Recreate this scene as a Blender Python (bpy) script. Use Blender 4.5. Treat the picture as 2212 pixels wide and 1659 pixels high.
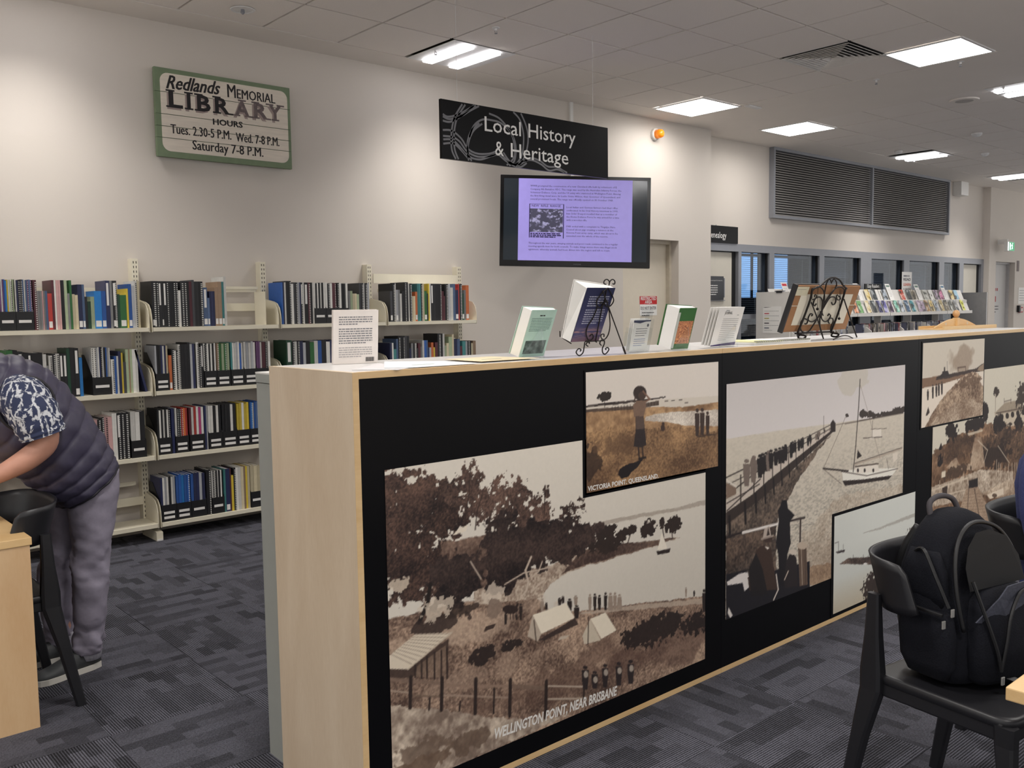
import bpy, math, random
import numpy as np
from mathutils import Vector, Matrix

random.seed(7)
for o in list(bpy.data.objects): bpy.data.objects.remove(o)
scene = bpy.context.scene
COL = scene.collection

# ------------------------------------------------------------------ camera
F_PX, YAW, PITCH, ROLL, EYE = 1964.0, 0.720227, 0.0817952, 0.0145558, 1.49
def cam_axes():
    fwd = np.array([math.sin(YAW)*math.cos(PITCH), math.cos(YAW)*math.cos(PITCH), -math.sin(PITCH)])
    right = np.array([math.cos(YAW), -math.sin(YAW), 0.0])
    down = np.cross(fwd, right)
    r = right*math.cos(ROLL) + down*math.sin(ROLL)
    d = -right*math.sin(ROLL) + down*math.cos(ROLL)
    return r, d, fwd
AX_R, AX_D, AX_F = cam_axes()
cam_data = bpy.data.cameras.new('camera'); cam = bpy.data.objects.new('camera', cam_data); COL.objects.link(cam)
cam_data.sensor_fit = 'HORIZONTAL'; cam_data.sensor_width = 36.0; cam_data.lens = 36.0*F_PX/2212.0
cam_data.clip_start = 0.05; cam_data.clip_end = 120
cam.matrix_world = Matrix(((AX_R[0], -AX_D[0], -AX_F[0], 0), (AX_R[1], -AX_D[1], -AX_F[1], 0), (AX_R[2], -AX_D[2], -AX_F[2], EYE), (0, 0, 0, 1)))
scene.camera = cam

# surveying helpers: a sight line from the camera station met with a known plane of the room
def sight(x, y):
    return AX_R*((x-1106)/F_PX) + AX_D*((y-829.5)/F_PX) + AX_F
def onY(x, y, Y): r = sight(x, y); k = Y/r[1]; return np.array([r[0]*k, Y, EYE+r[2]*k])
def onZ(x, y, Z): r = sight(x, y); k = (Z-EYE)/r[2]; return np.array([r[0]*k, r[1]*k, Z])
def onX(x, y, X): r = sight(x, y); k = X/r[0]; return np.array([X, r[1]*k, EYE+r[2]*k])

# ------------------------------------------------------------------ world, exposure
world = bpy.data.worlds.new('world'); scene.world = world; world.use_nodes = True
bgn = world.node_tree.nodes['Background']; bgn.inputs[0].default_value = (1.0, 0.98, 0.955, 1); bgn.inputs[1].default_value = 1.08
vs = scene.view_settings
vs.view_transform = 'Standard'; vs.look = 'None'; vs.exposure = 0.0; vs.gamma = 1.0; vs.use_curve_mapping = False
ZC = 3.455          # ceiling height
YW = 6.286          # back wall
YF = 6.52           # far wall with the glazing
TWIN_W, PANEL_W, ROOM_W = 14.0, 10.0, 31.0      # tubes along the wall, flat panels, tubes over the rest of the library

# ------------------------------------------------------------------ helpers
def lin(c):
    def f(u):
        u = u/255.0
        return u/12.92 if u <= 0.04045 else ((u+0.055)/1.055)**2.4
    return tuple(f(u) for u in c[:3])
MATS = {}
def mat(name, rgb, rough=0.55, metal=0.0, var=0.06, scale=18.0, bump=0.0, spec=0.5, emit=None, es=0.0, stretch=None):
    """procedural painted / plastic / cloth surface: colour varied by noise, optional fine relief"""
    if name in MATS: return MATS[name]
    m = bpy.data.materials.new(name); m.use_nodes = True; MATS[name] = m
    nt = m.node_tree; b = nt.nodes['Principled BSDF']
    c = lin(rgb)
    tc = nt.nodes.new('ShaderNodeTexCoord'); nz = nt.nodes.new('ShaderNodeTexNoise')
    nz.inputs['Scale'].default_value = scale; nz.inputs['Detail'].default_value = 3
    if stretch:
        mp = nt.nodes.new('ShaderNodeMapping'); mp.inputs['Scale'].default_value = stretch
        nt.links.new(tc.outputs['Object'], mp.inputs['Vector']); nt.links.new(mp.outputs[0], nz.inputs['Vector'])
    else:
        nt.links.new(tc.outputs['Object'], nz.inputs['Vector'])
    mx = nt.nodes.new('ShaderNodeMix'); mx.data_type = 'RGBA'
    mx.inputs[6].default_value = (*[u*(1-var*2.2) for u in c], 1); mx.inputs[7].default_value = (*[min(1, u*(1+var*2.2)) for u in c], 1)
    nt.links.new(nz.outputs['Fac'], mx.inputs[0]); nt.links.new(mx.outputs[2], b.inputs['Base Color'])
    b.inputs['Roughness'].default_value = rough; b.inputs['Metallic'].default_value = metal
    b.inputs['Specular IOR Level'].default_value = spec
    if bump:
        bp = nt.nodes.new('ShaderNodeBump'); bp.inputs['Strength'].default_value = bump; bp.inputs['Distance'].default_value = 0.004
        nt.links.new(nz.outputs['Fac'], bp.inputs['Height']); nt.links.new(bp.outputs[0], b.inputs['Normal'])
    if emit is not None:
        b.inputs['Emission Color'].default_value = (*lin(emit), 1); b.inputs['Emission Strength'].default_value = es
    return m

def tag(o, label=None, cat=None, group=None, kind=None):
    if label: o['label'] = label
    if cat: o['category'] = cat
    if group: o['group'] = group
    if kind: o['kind'] = kind
    return o
def empty(name, loc=(0, 0, 0), rz=0.0, label=None, cat=None, group=None, parent=None):
    o = bpy.data.objects.new(name, None); COL.objects.link(o); o.empty_display_size = 0.05
    o.location = loc; o.rotation_euler = (0, 0, rz)
    if parent: o.parent = parent
    return tag(o, label, cat, group)
def link(name, me, parent=None, loc=None):
    o = bpy.data.objects.new(name, me); COL.objects.link(o)
    if parent is not None: o.parent = parent
    if loc is not None: o.location = loc
    return o

class MB:
    def __init__(s): s.v = []; s.f = []; s.mi = []; s.cur = 0
    def add(s, vs, fs):
        n = len(s.v); s.v += [tuple(map(float, p)) for p in vs]
        s.f += [tuple(i+n for i in f) for f in fs]; s.mi += [s.cur]*len(fs); return s
    def box(s, x0, x1, y0, y1, z0, z1):
        return s.add([(x0,y0,z0),(x1,y0,z0),(x1,y1,z0),(x0,y1,z0),(x0,y0,z1),(x1,y0,z1),(x1,y1,z1),(x0,y1,z1)],
                     [(0,3,2,1),(4,5,6,7),(0,1,5,4),(1,2,6,5),(2,3,7,6),(3,0,4,7)])
    def obox(s, M, sx, sy, sz):
        """box centred on the origin of matrix M"""
        pts = [M @ Vector((a*sx/2, b*sy/2, c*sz/2)) for c in (-1, 1) for a, b in ((-1,-1),(1,-1),(1,1),(-1,1))]
        return s.add(pts, [(0,3,2,1),(4,5,6,7),(0,1,5,4),(1,2,6,5),(2,3,7,6),(3,0,4,7)])
    def tube(s, pts, r, n=8, closed=False, cap=True, sq=1.0):
        P = [Vector(p) for p in pts]; m = len(P)
        R = r if hasattr(r, '__len__') else [r]*m
        up = None; rings = []
        for i, p in enumerate(P):
            if closed: t = P[(i+1) % m]-P[i-1]
            else: t = P[min(i+1, m-1)]-P[max(i-1, 0)]
            if t.length < 1e-9: t = Vector((0, 0, 1))
            t.normalize()
            if up is None:
                up = Vector((0, 0, 1)) if abs(t.z) < 0.9 else Vector((1, 0, 0))
            a = up - t*up.dot(t)
            if a.length < 1e-6: a = t.orthogonal()
            a.normalize(); up = a; b = t.cross(a)
            rings.append([p + a*(math.cos(2*math.pi*k/n)*R[i]) + b*(math.sin(2*math.pi*k/n)*R[i]*sq) for k in range(n)])
        return s.loft(rings, cap and not closed, closed)
    def loft(s, rings, cap=True, closed=False):
        n = len(rings[0]); m = len(rings); vs = [p for r in rings for p in r]; fs = []
        for i in range(m if closed else m-1):
            j = (i+1) % m
            for k in range(n):
                l = (k+1) % n; fs.append((i*n+k, i*n+l, j*n+l, j*n+k))
        if cap: fs += [tuple(range(n-1, -1, -1)), tuple((m-1)*n+k for k in range(n))]
        return s.add(vs, fs)
    def lathe(s, prof, n=20, M=None):
        M = M or Matrix()
        return s.loft([[M @ Vector((r*math.cos(2*math.pi*k/n), r*math.sin(2*math.pi*k/n), z)) for k in range(n)] for r, z in prof])
    def prism(s, poly, lo, hi, axis='y'):
        """extrude a 2-D outline along an axis; outline is (x,z) for y, (y,z) for x, (x,y) for z"""
        def q(u, v, w): return {'y': (u, w, v), 'x': (w, u, v), 'z': (u, v, w)}[axis]
        n = len(poly); vs = [q(u, v, lo) for u, v in poly]+[q(u, v, hi) for u, v in poly]
        fs = [tuple(range(n)), tuple(range(2*n-1, n-1, -1))]+[(i, i+n, (i+1) % n+n, (i+1) % n) for i in range(n)]
        return s.add(vs, fs)
    def mesh(s, name, mats, smooth=False):
        me = bpy.data.meshes.new(name); me.from_pydata(s.v, [], s.f)
        for m in (mats if isinstance(mats, (list, tuple)) else [mats]): me.materials.append(m)
        if isinstance(mats, (list, tuple)) and len(mats) > 1: me.polygons.foreach_set('material_index', s.mi)
        if smooth: me.polygons.foreach_set('use_smooth', [True]*len(me.polygons))
        me.update(); return me
    def build(s, name, mats, parent=None, smooth=False, loc=None, bevel=0.0, fix=False):
        me = s.mesh(name, mats, smooth)
        if fix or bevel:
            import bmesh
            bm = bmesh.new(); bm.from_mesh(me); bmesh.ops.recalc_face_normals(bm, faces=bm.faces)
            if bevel:
                es = [e for e in bm.edges if len(e.link_faces) == 2 and e.calc_face_angle(0) > 0.6]
                bmesh.ops.bevel(bm, geom=es, offset=bevel, segments=2, affect='EDGES', profile=0.6)
            bm.to_mesh(me); bm.free()
        return link(name, me, parent, loc)

def rrect(x0, x1, y0, y1, r, n=4):
    P = []
    for cx, cy, a in ((x1-r, y1-r, 0), (x0+r, y1-r, 90), (x0+r, y0+r, 180), (x1-r, y0+r, 270)):
        for k in range(n+1):
            t = math.radians(a+90*k/n); P.append((cx+r*math.cos(t), cy+r*math.sin(t)))
    return P

def text(name, s, width, height, loc, M, m, parent=None, shear=0.0, bold=0.0, align='LEFT', ext=0.0006, space=1.0, lines=1.0, res=2, strike=0.0):
    """lettering as a flat mesh. width: fitted width of the whole block (None = natural); height: cap-height size. M maps local x,y to the surface"""
    cu = bpy.data.curves.new(name, 'FONT'); cu.body = s; cu.size = 1.0; cu.shear = shear; cu.offset = bold
    cu.align_x = align; cu.extrude = 0.0; cu.space_character = space; cu.space_line = lines; cu.resolution_u = res; cu.fill_mode = 'FRONT'
    ob = bpy.data.objects.new(name, cu); COL.objects.link(ob)
    dg = bpy.context.evaluated_depsgraph_get(); me = bpy.data.meshes.new_from_object(ob.evaluated_get(dg))
    bpy.data.objects.remove(ob); bpy.data.curves.remove(cu)
    n = len(me.vertices); co = np.zeros(n*3); me.vertices.foreach_get('co', co); co = co.reshape(-1, 3)
    sy = height/0.72; sx = sy
    if width and n:
        sx = width/max(1e-6, co[:, 0].max()-co[:, 0].min())
    if n and align == 'LEFT': co[:, 0] -= co[:, 0].min()
    co[:, 0] *= sx; co[:, 1] *= sy; co[:, 2] = ext
    if strike and n:            # heavier brush stroke: the letter struck three times a hair apart
        fs = [tuple(p.vertices) for p in me.polygons]; V3 = []; F3 = []
        for q, d in enumerate((-strike, 0.0, strike)): V3 += [(c[0]+d, c[1], c[2]+.00012*q) for c in co]; F3 += [tuple(i+q*n for i in f) for f in fs]
        bpy.data.meshes.remove(me); me = bpy.data.meshes.new(name); me.from_pydata(V3, [], F3)
    else: me.vertices.foreach_set('co', co.ravel())
    me.materials.clear(); me.materials.append(m); me.update()
    o = bpy.data.objects.new(name, me); COL.objects.link(o)
    if parent is not None: o.parent = parent
    MM = M.copy(); MM.translation = Vector(loc); o.matrix_local = MM
    return o
FACE_CAM = Matrix(((1,0,0,0),(0,0,-1,0),(0,1,0,0),(0,0,0,1)))      # reads along +X, faces -Y

def print_lines(parent, x, z, w, n, pitch, h, y, m, seed=1, M=None, name='print_line'):
    """lines of print too small to read: word-long dashes, one mesh per line, on the plane y"""
    rr = random.Random(seed+n)
    for i in range(n):
        mb = MB(); u = 0.0; wl = w*(1.0 if i < n-1 else rr.uniform(.5, .9))
        while u < wl-h*.5:
            l = min(h*rr.uniform(1.2, 4.5), wl-u); mb.box(x+u, x+u+l, y-.0003, y, z-i*pitch-h/2, z-i*pitch+h/2); u += l+h*.6
        o = mb.build(name, m, parent)
        if M is not None: o.matrix_local = M

# ------------------------------------------------------------------ materials of the room
M_WALL = mat('wall_paint', (207, 199, 190), 0.75, var=0.015, scale=2.0)
M_TILE = mat('ceiling_tile', (238, 231, 224), 0.9, var=0.03, scale=160, bump=0.25)
M_PLASTER = mat('ceiling_plaster', (236, 229, 221), 0.85, var=0.012, scale=3)
M_SLABDK = mat('ceiling_gap', (70, 66, 62), 0.9)
M_CREAM = mat('cream_metal', (226, 219, 198), 0.42, var=0.015)
M_WHITE = mat('white_laminate', (222, 220, 216), 0.4, var=0.015)
M_PAPER = mat('paper', (232, 230, 226), 0.7, var=0.02)
M_BLACKP = mat('black_plastic', (25, 25, 29), 0.42, var=0.08, scale=60)
M_BLACKPANEL = mat('black_laminate', (9, 9, 12), 0.42, var=0.05, spec=0.12)
M_INK = mat('print_ink', (38, 38, 42), 0.7)
M_IRON = mat('wrought_iron', (30, 24, 22), 0.5, 0.4, var=0.15, scale=80)
M_ALU = mat('grey_aluminium', (142, 144, 150), 0.45, 0.25, var=0.02)
M_LETTER = mat('white_lettering', (228, 227, 224), 0.6)
def wood(name, a, b, rough=0.45, sc=(1, 1, 6)):
    if name in MATS: return MATS[name]
    m = bpy.data.materials.new(name); m.use_nodes = True; MATS[name] = m; nt = m.node_tree; bs = nt.nodes['Principled BSDF']
    tc = nt.nodes.new('ShaderNodeTexCoord'); mp = nt.nodes.new('ShaderNodeMapping'); mp.inputs['Scale'].default_value = sc
    n1 = nt.nodes.new('ShaderNodeTexNoise'); n1.inputs['Scale'].default_value = 2.2; n1.inputs['Detail'].default_value = 6; n1.inputs['Distortion'].default_value = 0.8
    n2 = nt.nodes.new('ShaderNodeTexNoise'); n2.inputs['Scale'].default_value = 40; n2.inputs['Detail'].default_value = 2
    ad = nt.nodes.new('ShaderNodeMath'); ad.operation = 'MULTIPLY_ADD'; ad.inputs[1].default_value = 0.25
    rp = nt.nodes.new('ShaderNodeValToRGB'); rp.color_ramp.elements[0].position = 0.35; rp.color_ramp.elements[1].position = 0.8
    rp.color_ramp.elements[0].color = (*lin(a), 1); rp.color_ramp.elements[1].color = (*lin(b), 1)
    nt.links.new(tc.outputs['Object'], mp.inputs[0]); nt.links.new(mp.outputs[0], n1.inputs['Vector']); nt.links.new(mp.outputs[0], n2.inputs['Vector'])
    nt.links.new(n2.outputs['Fac'], ad.inputs[0]); nt.links.new(n1.outputs['Fac'], ad.inputs[2]); nt.links.new(ad.outputs[0], rp.inputs[0])
    nt.links.new(rp.outputs[0], bs.inputs['Base Color']); bs.inputs['Roughness'].default_value = rough
    return m
M_MAPLE = wood('maple_ply', (200, 179, 153), (216, 198, 174), 0.4, (3, 3, 0.7))
M_MAPLE_EDGE = wood('maple_edge', (205, 168, 118), (222, 190, 142), 0.4, (0.8, 4, 4))
M_DESK = wood('desk_maple', (212, 172, 116), (226, 192, 140), 0.35, (0.8, 4, 4))
def glassmat(name, tint=(1, 1, 1), rough=0.02, alpha=0.25):
    if name in MATS: return MATS[name]
    m = bpy.data.materials.new(name); m.use_nodes = True; MATS[name] = m; nt = m.node_tree
    for n in list(nt.nodes):
        if n.type == 'BSDF_PRINCIPLED': nt.nodes.remove(n)
    out = [n for n in nt.nodes if n.type == 'OUTPUT_MATERIAL'][0]
    tr = nt.nodes.new('ShaderNodeBsdfTransparent'); tr.inputs[0].default_value = (*tint, 1)
    gl = nt.nodes.new('ShaderNodeBsdfGlossy'); gl.inputs['Roughness'].default_value = rough
    lw = nt.nodes.new('ShaderNodeLayerWeight'); pw = nt.nodes.new('ShaderNodeMath'); pw.operation = 'POWER'; pw.inputs[1].default_value = 4.0
    ad = nt.nodes.new('ShaderNodeMath'); ad.operation = 'MULTIPLY_ADD'; ad.inputs[1].default_value = 0.55; ad.inputs[2].default_value = alpha
    mx = nt.nodes.new('ShaderNodeMixShader')
    nt.links.new(lw.outputs['Facing'], pw.inputs[0]); nt.links.new(pw.outputs[0], ad.inputs[0]); nt.links.new(ad.outputs[0], mx.inputs[0])
    nt.links.new(tr.outputs[0], mx.inputs[1]); nt.links.new(gl.outputs[0], mx.inputs[2]); nt.links.new(mx.outputs[0], out.inputs[0])
    return m
M_ACRYL = glassmat('clear_acrylic', (0.96, 0.97, 0.97), 0.03, 0.04)
M_GLASS = glassmat('window_glass', (0.80, 0.85, 0.90), 0.02, 0.045)

def carpet_mat():
    m = bpy.data.materials.new('carpet_tile'); m.use_nodes = True; nt = m.node_tree; bs = nt.nodes['Principled BSDF']
    tc = nt.nodes.new('ShaderNodeTexCoord'); oi = nt.nodes.new('ShaderNodeObjectInfo')
    off = nt.nodes.new('ShaderNodeVectorMath'); off.operation = 'MULTIPLY_ADD'; off.inputs[1].default_value = (37, 53, 11)
    nt.links.new(oi.outputs['Random'], off.inputs[0]); nt.links.new(tc.outputs['Object'], off.inputs[2])
    def noise(scale, sc, det=2):
        mp = nt.nodes.new('ShaderNodeMapping'); mp.inputs['Scale'].default_value = sc
        n = nt.nodes.new('ShaderNodeTexNoise'); n.inputs['Scale'].default_value = scale; n.inputs['Detail'].default_value = det
        nt.links.new(off.outputs[0], mp.inputs[0]); nt.links.new(mp.outputs[0], n.inputs['Vector']); return n
    lines = nt.nodes.new('ShaderNodeTexWave'); lines.wave_type = 'BANDS'; lines.bands_direction = 'Y'
    lines.inputs['Scale'].default_value = 34.0; lines.inputs['Distortion'].default_value = 1.2; lines.inputs['Detail'].default_value = 2; lines.inputs['Detail Scale'].default_value = 6
    nt.links.new(off.outputs[0], lines.inputs['Vector'])
    blk = nt.nodes.new('ShaderNodeTexBrick'); blk.inputs['Scale'].default_value = 1.0; blk.inputs['Brick Width'].default_value = 0.14; blk.inputs['Row Height'].default_value = 0.05; blk.inputs['Mortar Size'].default_value = 0.0
    blk.inputs['Color1'].default_value = (0.55, 0.55, 0.55, 1); blk.inputs['Color2'].default_value = (1.15, 1.15, 1.15, 1); blk.inputs['Mortar'].default_value = (0.9, 0.9, 0.9, 1); blk.inputs['Bias'].default_value = 0.25
    nt.links.new(off.outputs[0], blk.inputs['Vector'])
    patch = noise(1.0, (3, 9, 1), 1); grain = noise(420, (1, 1, 1), 2)
    m1 = nt.nodes.new('ShaderNodeMath'); m1.operation = 'MULTIPLY_ADD'; m1.inputs[1].default_value = 0.5; m1.inputs[2].default_value = 0.0
    rp = nt.nodes.new('ShaderNodeValToRGB'); rp.color_ramp.elements[0].position = 0.30; rp.color_ramp.elements[1].position = 0.8
    rp.color_ramp.elements[0].color = (*lin((30, 30, 33)), 1); rp.color_ramp.elements[1].color = (*lin((100, 100, 110)), 1)
    sub = nt.nodes.new('ShaderNodeMath'); sub.operation = 'ADD'
    sc = nt.nodes.new('ShaderNodeMath'); sc.operation = 'MULTIPLY'; 
    nt.links.new(lines.outputs['Fac'], m1.inputs[0]); nt.links.new(m1.outputs[0], sub.inputs[0])
    g2 = nt.nodes.new('ShaderNodeMath'); g2.operation = 'MULTIPLY_ADD'; g2.inputs[1].default_value = 0.9; g2.inputs[2].default_value = -0.18
    nt.links.new(grain.outputs['Fac'], g2.inputs[0]); nt.links.new(g2.outputs[0], sub.inputs[1])
    nt.links.new(sub.outputs[0], sc.inputs[0])
    bw = nt.nodes.new('ShaderNodeRGBToBW'); nt.links.new(blk.outputs['Color'], bw.inputs[0]); nt.links.new(bw.outputs[0], sc.inputs[1])
    nt.links.new(sc.outputs[0], rp.inputs[0]); nt.links.new(rp.outputs[0], bs.inputs['Base Color'])
    bs.inputs['Roughness'].default_value = 0.95; bs.inputs['Specular IOR Level'].default_value = 0.15
    bp = nt.nodes.new('ShaderNodeBump'); bp.inputs['Strength'].default_value = 0.35; bp.inputs['Distance'].default_value = 0.002
    nt.links.new(sub.outputs[0], bp.inputs['Height']); nt.links.new(bp.outputs[0], bs.inputs['Normal'])
    return m
M_CARPET = carpet_mat()

# ================================================================== ROOM
XL, XR, YN = -5.0, 20.0, -5.0
def struct(name, mb, m, **k): return tag(mb.build(name, m, **k), kind='structure')
floor = struct('floor', MB().box(XL, XR, YN, 10.2, -0.12, -0.006), mat('floor_slab', (30, 30, 33), 0.95))
# carpet tiles: quarter-turned squares, each a part of the floor
CT = 0.5
tile_me = MB().box(-CT/2+0.0008, CT/2-0.0008, -CT/2+0.0008, CT/2-0.0008, -0.006, 0.0).mesh('carpet_tile', M_CARPET)
for i in range(-2, 16):
    for j in range(0, 13):
        x, y = i*CT+0.22, j*CT+0.05
        if y > 2.2 and x > 6.6: continue
        t = link('carpet_tile', tile_me, floor, (x, y, 0.0)); t.rotation_euler[2] = math.pi/2*((i+j) % 2) + math.pi*random.randint(0, 1)
link('carpet_far', MB().box(-1.2-4, -1.03, YN, 6.3, -0.006, -0.0005).mesh('carpet_far', M_CARPET), floor)
link('carpet_far', MB().box(6.5, XR, 2.3, 6.5, -0.006, -0.0008).mesh('carpet_far', M_CARPET), floor)
link('carpet_far', MB().box(-1.03, 8.0, YN, -0.2, -0.006, -0.0008).mesh('carpet_far', M_CARPET), floor)
link('carpet_far', MB().box(7.97, XR, YN, 2.3, -0.006, -0.0009).mesh('carpet_far', M_CARPET), floor)

# walls
DX0, DX1, DZ = 7.05, 7.955, 2.207
wb = MB().box(XL, DX0, YW, YW+0.26, 0, ZC).box(DX1, 8.53, YW, YW+0.26, 0, ZC).box(DX0, DX1, YW, YW+0.26, DZ, ZC)
wall_back = struct('wall_back', wb, M_WALL)
door_1 = struct('door_1', MB().box(DX0, DX1, YW+0.15, YW+0.19, 0, DZ), mat('door_beige', (214, 204, 186), 0.55, var=0.015))
MB().box(DX1-0.035, DX1, YW+0.10, YW+0.15, 0, DZ).box(DX0, DX1-0.035, YW+0.10, YW+0.15, DZ-0.035, DZ).build('door_frame', mat('door_frame', (196, 186, 168), 0.5), door_1)
MB().box(DX0+0.06, DX0+0.10, YW+0.135, YW+0.15, 0.95, 1.12).build('door_handle', M_ALU, door_1)
GX0, GX1, GZ = 8.60, 16.57, 2.235
wf = MB().box(8.53, GX1, YF, YF+0.14, GZ, ZC).box(8.53, GX0, YF, YF+0.14, 0, GZ)
wall_far = struct('wall_far', wf, M_WALL)
EX0, EX1 = 16.86, 17.72
we = MB().box(GX1, EX0, YF-0.12, YF+0.14, 0, ZC).box(EX1, XR, YF-0.12, YF+0.14, 0, ZC).box(EX0, EX1, YF-0.12, YF+0.14, 2.2, ZC)
wall_exit = struct('wall_exit', we, M_WALL)
door_2 = struct('door_2', MB().box(EX0, EX1, YF+0.02, YF+0.06, 0, 2.2), mat('door_grey', (196, 194, 192), 0.5, var=0.015))
MB().box(EX1-0.03, EX1, YF-0.03, YF+0.02, 0, 2.2).box(EX0, EX1-0.03, YF-0.03, YF+0.02, 2.17, 2.2).build('door_frame', mat('door_frame2', (180, 178, 178), 0.5), door_2)
M_RED = mat('notice_red', (168, 52, 56), 0.6)
print_lines(door_2, EX0+.08, 1.72, .45, 1, .05, .05, YF+.0195, M_RED); print_lines(door_2, EX0+.08, 1.42, .45, 3, .05, .014, YF+.0195, M_INK)
MB().box(EX0+0.1, EX0+0.4, YF+0.016, YF+0.02, 1.5, 1.6).build('red_notice', M_RED, door_2)
print_lines(door_2, EX0+.125, 1.565, .25, 1, .03, .03, YF+.0155, M_LETTER)

# ceiling: slab above, plain plaster parts and a lay-in grid of tiles
ceiling = struct('ceiling', MB().box(XL, XR, YN, YF, ZC+0.03, ZC+0.16), M_SLABDK)
PX, PY = 0.592, 0.600
g1x = [7.73-PX*k for k in range(12)]; g1y = [5.97-PY*k for k in range(6)]     # 5 rows x 11 columns
g2x = [8.97+PX*k for k in range(14)]; g2y = [5.95-PY*k for k in range(6)]
x1a, x1b, y1a, y1b = g1x[-1], g1x[0], g1y[-1], g1y[0]; x2a, x2b, y2a = g2x[0], g2x[-1], g2y[-1]
def plaster(x0, x1, y0, y1): MB().box(x0, x1, y0, y1, ZC, ZC+0.03).build('plaster_ceiling', M_PLASTER, ceiling)
plaster(XL, x1a, YN, YW); plaster(x1a, x1b, y1b, YW); plaster(x1a, x1b, YN, y1a); plaster(x1b, x2a, YN, YF)
plaster(x2a, x2b, 5.95, YF); plaster(x2a, x2b, YN, y2a); plaster(x2b, XR, YN, YF)
twins = [(4.50, 5.67, True), (12.3, 5.65, True), (15.5, 5.65, True), (8.97+PX/2, 3.25, True),
         (1.514, 5.67, False), (-2.0, 5.67, False), (-2.0, 2.9, False), (1.25, 2.2, False), (4.4, 2.5, False), (-2.0, 0.3, False), (1.3, -0.6, False), (4.5, 0.3, False),
         (1.3, -3.2, False), (4.5, -3, False), (7.8, 0.3, False), (11, 0.3, False), (14.2, 0.3, False), (12.6, 3.2, False), (16, 3.2, False), (8, -3, False), (12.5, -3, False)]
panels = [(7.45, 5.66), (9.25, 5.64), (7.38, 3.27)]
vent_xy = (6.85, 3.87)
def near(x, y, lst): return any(abs(x-a[0]) < 0.31 and abs(y-a[1]) < 0.31 for a in lst)
tl_me = MB().box(-PX/2+0.008, PX/2-0.008, -PY/2+0.008, PY/2-0.008, 0.0, 0.016).mesh('ceiling_tile', M_TILE)
for gx, gy in ((g1x, g1y), (g2x, g2y)):
    for i in range(len(gx)-1):
        for j in range(len(gy)-1):
            cx, cy = (gx[i]+gx[i+1])/2, (gy[j]+gy[j+1])/2
            if near(cx, cy, twins) or near(cx, cy, panels) or near(cx, cy, [vent_xy]): continue
            link('ceiling_tile', tl_me, ceiling, (cx, cy, ZC+random.choice((0.001, 0.0015, 0.003))))

M_LED = mat('led_diffuser', (255, 255, 255), 0.5, emit=(255, 252, 248), es=9.0)
M_TUBE = mat('fluorescent_tube', (255, 255, 255), 0.5, emit=(255, 253, 255), es=9.0)
M_TRAY = mat('white_tray', (228, 227, 226), 0.45)
def lamp(parent, x, y, z, sx, sy, w, spread, name):
    l = bpy.data.lights.new(name, 'AREA'); l.shape = 'RECTANGLE'; l.size = sx; l.size_y = sy; l.energy = w; l.spread = math.radians(spread); l.color = (1.0, 0.965, 0.925)
    o = bpy.data.objects.new(name, l); COL.objects.link(o); o.location = (x, y, z); o.parent = parent
    return o
def panel_light(x, y, label):
    t = empty('panel_light', (x, y, ZC), label=label, cat='ceiling light', group='flat square ceiling lights')
    h = 0.285
    MB().box(-h-.02, h+.02, -h-.02, -h, -.010, -.0005).box(-h-.02, h+.02, h, h+.02, -.010, -.0005).box(-h-.02, -h, -h, h, -.010, -.0005).box(h, h+.02, -h, h, -.010, -.0005).build('frame', M_TRAY, t)
    MB().box(-h, h, -h, h, -0.008, -0.0005).build('diffuser', M_LED, t)
    lamp(t, 0, 0, -0.016, 2*h, 2*h, PANEL_W, 165, 'panel_lamp')
def twin_light(x, y, label):
    t = empty('twin_tube_light', (x, y, ZC), label=label, cat='ceiling light', group='twin tube ceiling lights')
    h = 0.285
    MB().box(-.300, .300, -.302, .302, -0.004, -0.0005).build('tray', M_TRAY, t)
    for s in (-1, 1):
        MB().box(s*0.13-0.045, s*0.13+0.045, -h+0.02, h-0.02, -0.022, -0.008).build('tube', M_TUBE, t)
        lamp(t, s*0.13, 0, -0.024, 0.09, 2*h-0.04, (TWIN_W if y > 5 else ROOM_W)/2, 104 if y > 5 else 150, 'tube_lamp')
panel_light(*panels[0], 'bright square ceiling panel light above the orange beacon')
panel_light(*panels[1], 'bright square ceiling panel light nearest the louvred grille, beyond the white wall corner')
panel_light(*panels[2], 'large bright square ceiling panel light beside the square air vent')
for k, (x, y, vis) in enumerate(twins):
    lb = ['twin tube ceiling light above the hanging black history sign', 'twin tube ceiling light above the middle of the louvred grille', 'twin tube ceiling light furthest away at the right edge', 'twin tube ceiling light at the upper right edge above the round speaker'][k] if vis else 'twin tube ceiling light outside the picture, over the rest of the library'
    twin_light(x, y, lb)

# square air vent of nested frames
vt = empty('air_vent', (vent_xy[0], vent_xy[1], ZC), label='square grey ceiling air vent with nested louvre frames', cat='vent')
M_VENT = mat('vent_metal', (232, 228, 222), 0.5)
MB().box(-.29, .29, -.29, .29, 0.026, 0.029).build('backing', mat('vent_dark', (25, 24, 24), 0.9), vt)
for k in range(7):
    a, b = 0.29-k*0.038, 0.29-k*0.038-(0.028 if k == 0 else 0.024); zl, zh = -0.008-0.001*k, 0.008
    for q in range(4):
        c, s = [(1, 0), (0, 1), (-1, 0), (0, -1)][q]
        P = [(-a, -a), (a, -a), (b, -b), (-b, -b)]
        R = [(u*c-v*s, u*s+v*c) for u, v in P]
        MB().add([(*R[0], zl), (*R[1], zl), (*R[2], zh), (*R[3], zh), (*R[0], zl+.004), (*R[1], zl+.004), (*R[2], zh+.004), (*R[3], zh+.004)],
                 [(0, 3, 2, 1), (4, 5, 6, 7), (0, 1, 5, 4), (1, 2, 6, 5), (2, 3, 7, 6), (3, 0, 4, 7)]).build('slat', M_VENT, vt)
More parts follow.
